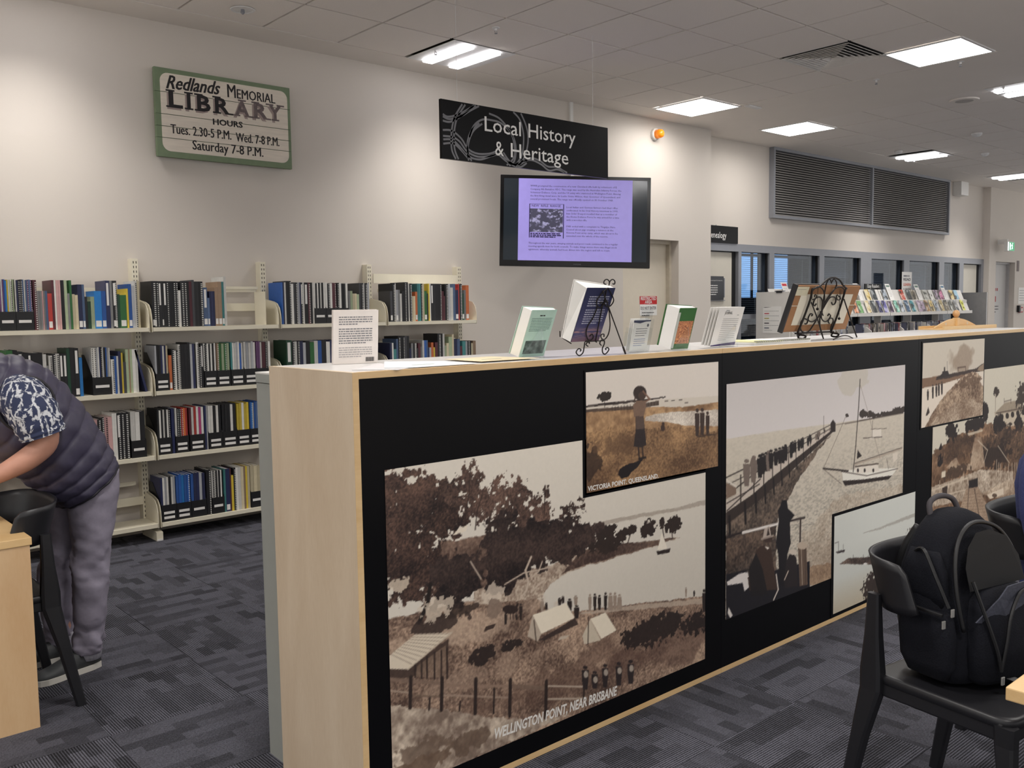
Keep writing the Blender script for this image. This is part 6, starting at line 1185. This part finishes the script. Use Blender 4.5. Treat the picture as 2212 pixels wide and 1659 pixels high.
for j, px in enumerate((1706, 1716, 1727, 1736, 1748, 1790, 1800, 1812)):
    p = onY(px, 722, 6.0); i += 1; c = dcol[(j*3) % 8]
    o = place(empty('disc_case', label='upright disc case, %s from the left under the framed picture' % nth(j+1), cat='case', group='disc cases in the rack bins'), Matrix.Translation((p[0], 5.9, 1.044)) @ Matrix.Rotation(-.3, 4, 'Z')); MB().box(0, .03, 0, .13, 0, .19).build('case', cover_mat(c), o); MB().box(-.0006, .0, .01, .12, .01, .18).build('sleeve', M_PAPER, o)

# ================================================================== DESK, CHAIRS, TABLE
dk = empty('study_desk', (0, 0, 0), label='maple study desk at the left edge with a solid end panel', cat='desk')
MB().box(-.70, .813, 3.545, 4.75, .675, .703).build('desktop', M_DESK, dk, bevel=.002)
MB().box(-.70, .806, 3.549, 3.577, 0, .674).build('end_panel', wood('desk_panel', (206, 166, 122), (218, 184, 142), .4, (3, 3, .7)), dk)
MB().box(-.70, .80, 4.715, 4.743, 0, .674).build('end_panel', M_DESK, dk); MB().box(-.15, -.12, 3.58, 4.71, .25, .674).build('modesty_panel', M_DESK, dk)
tb = empty('reading_table', (0, 0, 0), label='pale maple table corner poking in at the right edge', cat='table')
MB().box(1.955, 3.95, -.15, .700, .672, .700).build('tabletop', M_DESK, tb, bevel=.003)
for x, y in ((2.05, -.05), (3.85, -.05), (3.85, .6), (2.3, .55)): MB().tube([(x, y, 0), (x, y, .672)], .02, 10).build('leg', M_ALU, tb)

def make_chair(loc, rz, label):
    t = empty('plastic_chair', loc, rz, label, 'chair', 'black plastic chairs')
    sh = MB(); n = 8
    out = rrect(-.215, .215, -.205, .205, .05, 5)
    rings = [[(x*k, y*k, z) for x, y in out] for k, z in ((.965, .418), (1.0, .424), (1.0, .440), (.985, .447), (.93, .449), (.55, .444), (.1, .441))]
    sh.loft([[Vector(p) for p in r] for r in rings]).build('seat', M_BLACKP, t, smooth=True)
    ap = MB()
    for s in (-1, 1): ap.obox(Matrix.Translation((s*.200, 0, .412)), .026, .36, .05)
    ap.obox(Matrix.Translation((0, -.185, .412)), .38, .026, .05).obox(Matrix.Translation((0, .185, .412)), .38, .026, .05); ap.build('seat_rail', M_BLACKP, t, bevel=.006)
    def bar(pts, wd, dp, nm):
        rings = []
        for i, p in enumerate(pts):
            w_, d_ = wd[i]/2, dp[i]/2; c = .3
            rings.append([Vector((p[0]+a*w_, p[1]+b*d_, p[2])) for a, b in ((-1, -1+c), (-1+c, -1), (1-c, -1), (1, -1+c), (1, 1-c), (1-c, 1), (-1+c, 1), (-1, 1-c))])
        MB().loft(rings).build(nm, M_BLACKP, t, smooth=False)
    for s in (-1, 1):
        bar([(s*.232, .275, 0), (s*.222, .225, .25), (s*.214, .192, .40), (s*.214, .192, .455), (s*.218, .188, .56), (s*.222, .185, .68)], [.03, .034, .036, .036, .03, .02], [.034, .046, .066, .066, .046, .036], 'leg')
        bar([(s*.225, -.232, 0), (s*.212, -.200, .25), (s*.200, -.185, .38), (s*.200, -.183, .43)], [.03, .034, .036, .036], [.03, .036, .05, .055], 'leg')
    # wrap-around backrest
    m = 28; inner = []; outer = []; V = []; rows = 7
    def plan(u):        # u in -1..1
        a = u*math.radians(103); return (.232*math.copysign(abs(math.sin(a))**.8, a), .108+.135*math.copysign(abs(math.cos(a))**.75, math.cos(a)))
    grid = []
    for lay in (0, 1):
        for j in range(rows):
            v = j/(rows-1)
            for i in range(m+1):
                u = -1+2*i/m; x, y = plan(u); e = max(0, (abs(u)-.86)/.14); lo = .640+.004*(1-abs(u))+.012*e**3; hi = .790-.012*abs(u)**3-.022*e**3
                z = lo+(hi-lo)*v; k = 1+.05*(v-.5)+(.0 if lay == 0 else -.045); grid.append((x*k, (y-.05)*k+.05+.03*(v-.3), z))
    fs = []; W = m+1; H = rows*W
    for j in range(rows-1):
        for i in range(m):
            a = j*W+i; fs.append((a, a+1, a+W+1, a+W)); a += H; fs.append((a, a+W, a+W+1, a+1))
    for i in range(m): fs.append((i, H+i, H+i+1, i+1)); b = (rows-1)*W+i; fs.append((b, b+1, H+b+1, H+b))
    for j in range(rows-1): a = j*W; fs.append((a, a+W, H+a+W, H+a)); a = j*W+m; fs.append((a, H+a, H+a+W, a+W))
    MB().add(grid, fs).build('backrest', M_BLACKP, t, smooth=True, fix=True)
    return t
make_chair((.700, 3.880, 0), math.radians(-90), 'black plastic chair tucked at the maple desk in front of the bending man')
make_chair((2.600, .995, 0), math.radians(-9), 'black plastic chair holding the backpack in the right foreground')
make_chair((3.42, 1.00, 0), math.radians(-4), 'black plastic chair at the right edge under the seated person in blue')

# ================================================================== BACKPACK
bp = empty('backpack', (2.615, 1.035, .4495), math.radians(-14), 'open black backpack with zips standing on the plastic chair', 'backpack')
M_BAG = mat('backpack_fabric', (19, 20, 27), .85, var=.25, scale=220, bump=.35, spec=.2); M_BAGIN = mat('backpack_lining', (62, 64, 76), .8, var=.25, scale=160, bump=.2); M_ZIP = mat('zip_black', (15, 15, 18), .5); M_PULL = mat('zip_pull', (176, 174, 170), .35, .6)
def sect(cx, cy, hw, hd, z, n=32, ex=3.2):
    out = []
    for k in range(n):
        a = 2*math.pi*k/n; c_, s_ = math.cos(a), math.sin(a); out.append(Vector((cx+hw*math.copysign(abs(c_)**(2/ex), c_), cy+hd*math.copysign(abs(s_)**(2/ex), s_), z)))
    return out
prof = [(0, .13, .085), (.008, .148, .100), (.04, .158, .110), (.12, .162, .112), (.22, .160, .105), (.30, .154, .094), (.36, .140, .078), (.405, .116, .062), (.435, .084, .046), (.452, .046, .028), (.456, .015, .01)]
def wob(r, z, i): return [Vector((p.x*(1+.03*math.sin(9*z+i)), p.y*(1+.04*math.sin(17*z+p.x*22)), p.z)) for p in r]
MB().loft([wob(sect(0, .02+z*.10, hw, hd, z), z, 0) for z, hw, hd in prof]).build('body', M_BAG, bp, smooth=True)
# front pocket, slumped forward
fpz = [(.012, .105, .03), (.03, .122, .045), (.10, .128, .052), (.18, .124, .048), (.235, .112, .036), (.262, .08, .02), (.27, .03, .008)]
MB().loft([wob(sect(.02, -.088+.06*z, hw, hd, z), z, 2) for z, hw, hd in fpz]).build('front_pocket', M_BAG, bp, smooth=True)
MB().loft([sect(-.160+.02*z, .01+.05*z, hw, hd, z) for z, hw, hd in [(.02, .012, .06), (.06, .022, .082), (.14, .026, .086), (.19, .022, .08), (.205, .01, .07)]]).build('side_pocket', M_BAG, bp, smooth=True)
MB().loft([sect(-.150+.03*z, .02+.06*z, hw, hd, z) for z, hw, hd in [(.21, .014, .06), (.25, .022, .07), (.31, .020, .064), (.36, .010, .045)]]).build('side_pocket', M_BAG, bp, smooth=True)
# open main compartment: arched rim, flat near-black sheet painted as the shade inside, folded-down lining flap
arch = [(-.128, -.075, .16), (-.140, -.062, .25), (-.130, -.045, .335), (-.095, -.028, .395), (-.04, -.016, .428), (.02, -.014, .430), (.08, -.024, .405), (.120, -.040, .345), (.132, -.056, .27)]
MB().tube(smooth_path(arch, 5), .006, 8).build('zip_rim', M_ZIP, bp, smooth=True)
MB().add([(-.118, -.083, .27), (.118, -.080, .27), (.118, -.06, .335), (.08, -.048, .39), (.02, -.038, .415), (-.04, -.040, .412), (-.088, -.052, .38), (-.118, -.068, .33)], [(0, 1, 2, 3, 4, 5, 6, 7)]).build('opening_shade', mat('bag_hollow_shade', (9, 9, 12), .9), bp)
MB().loft([[Vector((x, y-.004*q, z)) for x, y, z in ((-.115, -.098, .19), (-.06, -.125, .255), (-.03, -.128, .285), (.05, -.126, .288), (.115, -.112, .27), (.12, -.100, .20), (.0, -.112, .17))] for q in (0, 1)]).build('lining_flap', M_BAGIN, bp)
MB().tube(smooth_path([(-.118, -.09, .30), (-.10, -.112, .22), (-.075, -.135, .12), (-.062, -.140, .06)], 5), .005, 6).build('zip', M_ZIP, bp); MB().tube(smooth_path([(-.062, -.140, .06), (-.05, -.146, .14), (-.03, -.142, .21), (.03, -.128, .262), (.10, -.115, .262)], 5), .005, 6).build('zip', M_ZIP, bp)
MB().tube(smooth_path([(-.182, -.05, .205), (-.185, .02, .207), (-.178, .09, .205)], 5), .005, 6).build('zip', M_ZIP, bp); MB().tube(smooth_path([(-.165, -.055, .225), (-.172, -.02, .30), (-.160, .03, .365), (-.145, .07, .35)], 5), .005, 6).build('zip', M_ZIP, bp)
for x, y, z in ((-.067, -.147, .045), (-.166, -.066, .222), (-.186, -.055, .19)): MB().box(x-.006, x+.006, y-.004, y, z-.018, z+.004).build('zip_pull', M_PULL, bp, bevel=.001)
MB().tube(smooth_path([(-.06, .085, .425), (-.05, .10, .47), (.0, .105, .485), (.05, .10, .47), (.06, .085, .425)], 5), .008, 8).build('grab_handle', mat('webbing', (58, 54, 58), .7), bp, smooth=True)
MB().add([(-.03, -.13, .03), (.0, -.135, .03), (.055, -.20, .004), (.03, -.205, .004), (-.03, -.133, .032), (.0, -.138, .032), (.055, -.203, .007), (.03, -.208, .007)], [(0, 1, 2, 3), (7, 6, 5, 4), (0, 4, 5, 1), (1, 5, 6, 2), (2, 6, 7, 3), (3, 7, 4, 0)]).build('strap', M_ZIP, bp)
for s in (-1, 1): MB().tube(smooth_path([(s*.06, .125, .40), (s*.08, .165, .30), (s*.085, .160, .15), (s*.09, .125, .03)], 5), .014, 8, sq=.5).build('shoulder_strap', M_ZIP, bp, smooth=True)

# ================================================================== PEOPLE
M_SKIN = mat('skin', (206, 152, 130), .5, var=.06, scale=30); M_VEST = mat('quilted_vest', (62, 58, 78), .52, var=.12, scale=24, bump=.25); M_TROUS = mat('grey_trousers', (140, 134, 149), .8, var=.07, scale=60, bump=.15)
def skin_body(name, verts, edges, parent):
    """one continuous surface grown round a jointed skeleton"""
    me = bpy.data.meshes.new(name); me.from_pydata([v[0] for v in verts], edges, [])
    o = bpy.data.objects.new(name, me); COL.objects.link(o); m = o.modifiers.new('skin', 'SKIN'); m.use_smooth_shade = True; m.branch_smoothing = .3
    for i, v in enumerate(verts):
        sv = me.skin_vertices[0].data[i]; r = v[1]; sv.radius = (r, r) if not isinstance(r, tuple) else r; sv.use_root = (i == 0)
    s = o.modifiers.new('sub', 'SUBSURF'); s.levels = 2; s.render_levels = 2
    dg = bpy.context.evaluated_depsgraph_get(); m2 = bpy.data.meshes.new_from_object(o.evaluated_get(dg)); bpy.data.objects.remove(o); m2.name = name
    m2.materials.clear(); m2.materials.append(M_SKIN); m2.polygons.foreach_set('use_smooth', [True]*len(m2.polygons)); m2.update()
    return link(name, m2, parent)
def hand(V, E, wi, w, d, side, up, ln=.085):
    """palm plus five bent fingers; w wrist, d pointing direction, side thumb-ward, up back of hand"""
    w, d, side, up = Vector(w), Vector(d).normalized(), Vector(side).normalized(), Vector(up).normalized()
    p0 = len(V); V.append((tuple(w+d*.045), (.034, .020))); E.append((wi, p0))
    for k, (off, L) in enumerate(((.028, .075), (.010, .085), (-.008, .080), (-.026, .062))):
        a = len(V); V.append((tuple(w+d*.088+side*off), (.010, .010))); E.append((p0, a))
        V.append((tuple(w+d*(.088+L*.5)+side*off-up*.008), .009)); E.append((a, a+1)); V.append((tuple(w+d*(.088+L*.85)+side*off-up*.032), .0075)); E.append((a+1, a+2))
    a = len(V); V.append((tuple(w+d*.05+side*.045-up*.008), .011)); E.append((p0, a)); V.append((tuple(w+d*.085+side*.058-up*.02), .009)); E.append((a, a+1))
def ellring(c, u, hu, b, n=30, ex=2.3, ph=None):
    """ring in the plane spanned by u (unit) and world Y"""
    out = []
    for k in range(n):
        a = 2*math.pi*k/n; c_, s_ = math.cos(a), math.sin(a)
        out.append(Vector(c)+Vector(u)*hu*math.copysign(abs(c_)**(2/ex), c_)+Vector((0, 1, 0))*b*math.copysign(abs(s_)**(2/ex), s_))
    return out
MY = 4.06
man = empty('person', (1.10, MY, 0), label='person in dark quilted vest, palm print shirt and grey trousers bending over the desk', cat='person')
def toman(o): o.parent = man; o.matrix_parent_inverse = man.matrix_world.inverted(); return o
man_inv = Matrix.Translation((-1.10, -MY, 0))
V = [((1.185, MY, .82), (.08, .10)), ((1.12, MY, .90), (.10, .12)), ((1.03, MY, 1.00), (.11, .13)), ((.94, MY, 1.12), (.11, .13)), ((.86, MY, 1.19), (.10, .10)), ((.78, MY, 1.235), .06), ((.72, MY, 1.25), (.085, .075)), ((.64, MY, 1.245), (.105, .085)), ((.575, MY, 1.215), (.075, .07)),
     ((.93, 3.87, 1.19), .075), ((.965, 3.81, 1.10), .062), ((.990, 3.795, 1.005), .050), ((.90, 3.81, .940), .046), ((.82, 3.83, .898), .035), ((.765, 3.845, .872), .028),
     ((.92, 4.25, 1.18), .075), ((.90, 4.32, 1.06), .062), ((.86, 4.33, .95), .050), ((.77, 4.29, .87), .042), ((.69, 4.25, .81), .030),
     ((1.185, 3.985, .74), .075), ((1.172, 3.985, .44), .062), ((1.160, 4.0, .25), .055), ((1.15, 4.01, .075), .038), ((1.06, 3.99, .04), .014), ((.99, 3.975, .038), .010),
     ((1.17, 4.145, .74), .075), ((1.09, 4.185, .44), .062), ((1.09, 4.195, .25), .055), ((1.10, 4.205, .075), .038), ((1.03, 4.21, .04), .014), ((.97, 4.213, .038), .010),
     ((.60, MY, 1.165), (.02, .018)), ((.66, MY-.085, 1.24), (.018, .012)), ((.66, MY+.085, 1.24), (.018, .012))]
E_ = [(0, 1), (1, 2), (2, 3), (3, 4), (4, 5), (5, 6), (6, 7), (7, 8), (3, 9), (9, 10), (10, 11), (11, 12), (12, 13), (13, 14), (3, 15), (15, 16), (16, 17), (17, 18), (18, 19), (0, 20), (20, 21), (21, 22), (22, 23), (23, 24), (24, 25), (0, 26), (26, 27), (27, 28), (28, 29), (29, 30), (30, 31), (7, 32), (7, 33), (7, 34)]
hand(V, E_, 14, V[14][0], (-.9, .15, -.42), (-.2, .9, .1), (-.35, 0, .9)); hand(V, E_, 19, V[19][0], (-.9, -.1, -.25), (0, -1, 0), (-.25, 0, .95))
body = skin_body('body', V, E_, None); toman(body)
hr = MB().loft([ellring((.66+.0*k, MY, 1.25), (0, 0, 1), .001, .001) if False else [Vector((.665+r*math.cos(2*math.pi*k/18)*1.05, MY+r*.9*math.sin(2*math.pi*k/18), z)) for k in range(18)] for r, z in ((.108, 1.26), (.112, 1.29), (.10, 1.325), (.07, 1.35), (.02, 1.36))]).build('hair', mat('grey_hair', (120, 112, 104), .8, var=.2, scale=200), smooth=True); toman(hr)
# vest: quilted shell
st = [((262, 990), (146, 1092), .205), ((250, 965), (120, 1078), .212), ((228, 925), (95, 1055), .222), ((190, 872), (62, 1030), .232), ((150, 825), (30, 1005), .240), ((110, 790), (0, 975), .242), ((60, 768), (-35, 935), .225), ((10, 762), (-60, 890), .175), ((-30, 770), (-72, 850), .120)]
def stn(t):
    k = min(len(st)-2, int(t)); f_ = t-k; f_ = f_*f_*(3-2*f_)*0+f_
    A = [onY(*st[k][0], MY), onY(*st[k][1], MY), st[k][2]]; B = [onY(*st[k+1][0], MY), onY(*st[k+1][1], MY), st[k+1][2]]
    a = A[0]*(1-f_)+B[0]*f_; b = A[1]*(1-f_)+B[1]*f_; return Vector(a), Vector(b), A[2]*(1-f_)+B[2]*f_
rings = []; NS = 110
for i in range(NS+1):
    t = (len(st)-1)*i/NS*.9999; a, b, hw = stn(t); c_ = (a+b)/2; u = (a-b); hu = u.length/2; u.normalize()
    q = abs(math.sin(math.pi*i/NS*11.0)); puff = .010*(q**.6)-.006
    ring = []
    n = 56
    for k in range(n):
        an = 2*math.pi*k/n; cc, ss = math.cos(an), math.sin(an)
        dg_ = abs(math.sin(an*7+ i*.12)); pf = puff*(0.75+.25*dg_**.4)
        wr = .006*math.sin(13*an+.7*i/4)*math.sin(i*.21+3*an)
        ring.append(c_+u*(hu+pf+wr)*math.copysign(abs(cc)**.88, cc)+Vector((0, 1, 0))*(hw+pf+wr)*math.copysign(abs(ss)**.88, ss))
    rings.append(ring)
toman(MB().loft(rings).build('vest', M_VEST, smooth=True, fix=True))
hem = rings[0]; toman(MB().tube([p for p in hem], .006, 6, closed=True).build('vest_hem', mat('vest_trim', (30, 28, 36), .6), smooth=True))
col_ = MB().loft([[Vector((.80+.0*z+.06*math.cos(2*math.pi*k/20)-.03*z, MY+.075*math.sin(2*math.pi*k/20), 1.235+.07*math.cos(2*math.pi*k/20)+.5*z*0)) for k in range(20)] for z in (0, 1)]).build('collar', mat('vest_trim', (30, 28, 36), .6), smooth=True); toman(col_)
# shirt sleeve with palm print
def palm_mat():
    m = bpy.data.materials.new('palm_print'); m.use_nodes = True; nt = m.node_tree; b = nt.nodes['Principled BSDF']; tc = nt.nodes.new('ShaderNodeTexCoord')
    n1 = nt.nodes.new('ShaderNodeTexNoise'); n1.inputs['Scale'].default_value = 22; n1.inputs['Detail'].default_value = 5; n1.inputs['Distortion'].default_value = 3.2
    v = nt.nodes.new('ShaderNodeTexVoronoi'); v.feature = 'DISTANCE_TO_EDGE'; v.inputs['Scale'].default_value = 30
    mp = nt.nodes.new('ShaderNodeMapping'); mp.inputs['Scale'].default_value = (1, 1, .45); mp.inputs['Rotation'].default_value = (.4, .5, 0)
    nt.links.new(tc.outputs['Object'], mp.inputs[0]); nt.links.new(tc.outputs['Object'], n1.inputs['Vector']); nt.links.new(mp.outputs[0], v.inputs['Vector'])
    a = nt.nodes.new('ShaderNodeMath'); a.operation = 'MULTIPLY_ADD'; a.inputs[1].default_value = -1.2; nt.links.new(v.outputs['Distance'], a.inputs[0]); nt.links.new(n1.outputs['Fac'], a.inputs[2])
    rp = nt.nodes.new('ShaderNodeValToRGB'); e = rp.color_ramp.elements; e[0].position = .38; e[0].color = (*lin((46, 54, 84)), 1); e[1].position = .48; e[1].color = (*lin((206, 208, 212)), 1)
    nt.links.new(a.outputs[0], rp.inputs[0]); nt.links.new(rp.outputs[0], b.inputs['Base Color']); b.inputs['Roughness'].default_value = .8; return m
M_PALM = palm_mat()
def sleeve(pts, rad, nm, m_):
    mb = MB(); P = smooth_path(pts, 6); R = np.interp(np.linspace(0, 1, len(P)), np.linspace(0, 1, len(rad)), rad); R = [r+.003*math.sin(i*1.7) for i, r in enumerate(R)]
    return toman(mb.tube(P, list(R), 24, cap=False).build(nm, m_, smooth=True))
sleeve([(.905, 3.90, 1.225), (.915, 3.845, 1.185), (.94, 3.805, 1.12), (.962, 3.795, 1.055), (.968, 3.793, 1.035)], [.05, .088, .090, .084, .080], 'shirt_sleeve', M_PALM)
sleeve([(.91, 4.20, 1.21), (.915, 4.28, 1.16), (.895, 4.32, 1.08), (.88, 4.33, 1.02)], [.05, .085, .088, .08], 'shirt_sleeve', M_PALM)
toman(MB().tube([(.925+.098*math.cos(a_), 3.842-.012*math.cos(a_)+.012*math.sin(a_), 1.155+.105*math.sin(a_)) for a_ in np.linspace(0, 2*math.pi, 28)[:-1]], .007, 6, closed=True).build('armhole_trim', mat('vest_trim', (30, 28, 36), .6), smooth=True))
# trousers
def leg(stat, Y0):
    rings = []; n = 32; Z0 = None; fine = []
    for i in range(len(stat)-1):
        for k in range(10):
            f_ = k/10; fine.append([stat[i][j]*(1-f_)+stat[i+1][j]*f_ for j in range(5)])
    fine.append(list(stat[-1]))
    for i, (x, y, z, rx, ry) in enumerate(fine):
        ring = []
        for k in range(n):
            a = 2*math.pi*k/n; fold = .034*(float(fbm(np.array([a if a < math.pi else 2*math.pi-a])*1.1+z*5*(1 if a < math.pi else -1)+x*7, np.array([z*17.0+y*5]), 1.0, 5, 3)[0])-.5)*(1.5 if z < .2 else (1.1 if .36 < z < .58 else .55))
            ring.append(Vector((x+(rx+fold)*math.cos(a), y+(ry+fold)*math.sin(a), z)))
        rings.append(ring)
    return rings
near_leg = [(1.185, 3.985, .84, .115, .105), (1.188, 3.98, .74, .100, .105), (1.182, 3.985, .62, .088, .095), (1.172, 3.99, .48, .074, .082), (1.166, 3.995, .38, .072, .078), (1.160, 4.0, .24, .066, .072), (1.152, 4.005, .12, .058, .064), (1.150, 4.01, .075, .054, .060)]
far_leg = [(1.18, 4.135, .84, .115, .105), (1.175, 4.145, .74, .100, .105), (1.14, 4.165, .60, .088, .095), (1.095, 4.185, .46, .074, .082), (1.085, 4.19, .36, .072, .078), (1.085, 4.2, .22, .066, .072), (1.09, 4.205, .12, .058, .064), (1.095, 4.205, .075, .054, .06)]
tr = MB().loft(leg(near_leg, 0), cap=True).loft(leg(far_leg, 0), cap=True)
tr.loft([[Vector((1.183+rx*math.cos(2*math.pi*k/28), MY+ry*math.sin(2*math.pi*k/28), z)) for k in range(28)] for z, rx, ry in ((.70, .06, .14), (.74, .098, .185), (.80, .112, .19), (.88, .11, .18))])
toman(tr.build('trousers', M_TROUS, smooth=True, fix=True))
def shoe(hx, hy, ang):
    t = bpy.data.objects.new('shoe', None)
    stn_ = [(0.0, .022, .078), (.012, .036, .090), (.05, .045, .096), (.09, .045, .092), (.15, .043, .066), (.20, .046, .050), (.245, .044, .042), (.272, .030, .032), (.282, .008, .024)]
    R = Matrix.Translation((hx, hy, 0)) @ Matrix.Rotation(ang, 4, 'Z')
    up_ = MB().loft([[R @ Vector((x, w*math.cos(math.pi*k/12), .020+(h-.012)*max(0, math.sin(math.pi*k/12))**.7)) for k in range(13)]+[R @ Vector((x, 0, .018))] for x, w, h in stn_]).build('shoe', mat('shoe_grey', (58, 60, 62), .6, var=.1, scale=80), smooth=True, fix=True); toman(up_)
    out = [(-.006, .0)]+[(x, w+.006) for x, w, h in stn_[1:-1]]+[(.290, .0)]+[(x, -w-.006) for x, w, h in stn_[-2:0:-1]]
    so = MB().prism(out, .001, .024, 'z'); so.v = [tuple(R @ Vector(v)) for v in so.v]; s_ = so.build('sole', mat('sole_white', (206, 202, 194), .6), fix=True); s_.parent = up_
    s_.matrix_parent_inverse = man.matrix_world.inverted(); s_.matrix_parent_inverse = (up_.matrix_world).inverted() if False else Matrix.Translation((-1.10, -MY, 0)).inverted() @ Matrix.Translation((-1.10, -MY, 0))
    tb_ = MB().obox(R @ Matrix.Translation((-.003, .0, .072)), .004, .012, .022).build('heel_tab', mat('tan_leather', (176, 112, 72), .6)); tb_.parent = up_
shoe(1.192, 4.035, math.radians(180+15)); shoe(1.150, 4.215, math.radians(180+2))
for q_ in ((1.15, 4.01), (1.10, 4.205)): toman(MB().tube([(*q_, .045), (*q_, .075), (*q_, .12)], [.046, .05, .048], 20).build('sock', mat('striped_sock', (172, 170, 180), .8, var=.2, scale=90), smooth=True))

# seated person at the right edge
p2 = empty('person', (3.395, 1.0, 0), label='person in a dark blue knitted jumper seated at the right edge', cat='person')
def top2(o): o.parent = p2; return o
V = [((0, .02, .52), (.15, .11)), ((0, .04, .65), (.14, .10)), ((0, .05, .80), (.15, .11)), ((0, .05, .95), (.15, .10)), ((0, .03, 1.05), .055), ((0, .0, 1.12), (.07, .075)), ((0, -.015, 1.20), (.08, .095)), ((0, -.01, 1.27), (.06, .075)),
     ((-.17, .05, .93), .045), ((-.235, .03, .82), .048), ((-.245, -.02, .70), .042), ((-.22, -.17, .71), .035), ((-.18, -.29, .735), .026), ((.17, .05, .93), .045), ((.235, .03, .82), .048), ((.245, -.02, .70), .042), ((.22, -.17, .71), .035), ((.18, -.29, .735), .026),
     ((-.10, -.08, .53), .078), ((-.11, -.36, .50), .06), ((-.11, -.36, .25), .05), ((-.11, -.34, .075), .04), ((-.115, -.46, .04), .035), ((.10, -.08, .53), .078), ((.11, -.36, .50), .06), ((.11, -.36, .25), .05), ((.11, -.34, .075), .04), ((.115, -.46, .04), .035), ((0, -.125, 1.18), (.012, .015))]
E_ = [(0, 1), (1, 2), (2, 3), (3, 4), (4, 5), (5, 6), (6, 7), (3, 8), (8, 9), (9, 10), (10, 11), (11, 12), (3, 13), (13, 14), (14, 15), (15, 16), (16, 17), (0, 18), (18, 19), (19, 20), (20, 21), (21, 22), (0, 23), (23, 24), (24, 25), (25, 26), (26, 27), (6, 28)]
hand(V, E_, 12, V[12][0], (.25, -.95, -.12), (1, .2, 0), (0, 0, 1)); hand(V, E_, 17, V[17][0], (-.25, -.95, -.12), (-1, .2, 0), (0, 0, 1))
skin_body('body', V, E_, p2)
M_KNIT = mat('blue_knit', (48, 56, 104), .85, var=.35, scale=320, bump=.5)
MB().loft([[Vector((hw*math.copysign(abs(math.cos(2*math.pi*k/36))**.85, math.cos(2*math.pi*k/36)), cy+hd*math.copysign(abs(math.sin(2*math.pi*k/36))**.85, math.sin(2*math.pi*k/36)), z)) for k in range(36)] for z, hw, hd, cy in ((.47, .185, .135, .02), (.52, .19, .14, .02), (.65, .175, .128, .035), (.78, .185, .132, .045), (.88, .205, .132, .05), (.96, .20, .118, .05), (1.02, .15, .09, .045), (1.05, .075, .065, .035))]).build('jumper', M_KNIT, p2, smooth=True)
for s in (-1, 1): MB().tube(smooth_path([(s*.13, .05, .965), (s*.195, .048, .915), (s*.243, .03, .80), (s*.250, -.01, .71), (s*.225, -.14, .712), (s*.195, -.25, .725)], 5), list(np.linspace(.078, .045, 26)), 18).build('sleeve', M_KNIT, p2, smooth=True)
M_JEAN = mat('dark_trousers', (40, 42, 52), .8)
for s in (-1, 1): MB().tube(smooth_path([(s*.09, .06, .54), (s*.10, -.10, .54), (s*.11, -.33, .525), (s*.11, -.385, .46), (s*.11, -.37, .25), (s*.11, -.345, .09)], 5), list(np.linspace(.088, .055, 26)), 18).build('trouser_leg', M_JEAN, p2, smooth=True); MB().loft([[Vector((s*.113+w*math.cos(2*math.pi*k/14), y, .03+h*max(0, math.sin(2*math.pi*k/14))-.028*max(0, -math.sin(2*math.pi*k/14)))) for k in range(14)] for y, w, h in ((-.30, .03, .05), (-.34, .04, .06), (-.42, .045, .045), (-.50, .04, .03), (-.53, .015, .02))]).build('shoe', M_BLACKP, p2, smooth=True)
def hair_cap(r, z, dy, parent, m_):
    out = []
    for k in range(20):
        a = 2*math.pi*k/20; f = max(0.0, -math.sin(a)); out.append(Vector((r*math.cos(a), dy+r*1.12*math.sin(a)+.028*f, z+.085*f*(1 if z < 1.26 else .3))))
    return out
MB().loft([hair_cap(r, z, .016, p2, None) for r, z in ((.074, 1.13), (.088, 1.17), (.094, 1.22), (.090, 1.27), (.074, 1.31), (.045, 1.338), (.012, 1.346))]).build('hair', mat('brown_hair', (70, 54, 42), .8, var=.2, scale=200), p2, smooth=True)
def eye(parent, c, r=.011):
    o = MB().lathe([(.001, -r), (r*.7, -r*.7), (r, 0), (r*.7, r*.7), (.001, r)], 12, Matrix.Translation(c)).build('eye', mat('eye_dark', (40, 32, 28), .2), smooth=True); return o
for s in (-1, 1): eye(p2, (s*.032, -.094, 1.205)).parent = p2
MB().tube([(-.022, -.098, 1.145), (0, -.103, 1.143), (.022, -.098, 1.145)], .004, 6).build('mouth', mat('lips', (168, 104, 94), .5), p2, smooth=True)
for s in (-1, 1): toman(eye(man, (.585, MY+s*.034, 1.190)))

bpy.context.view_layer.update()
man.location.x -= .036      # he stands a hand's breadth nearer the desk
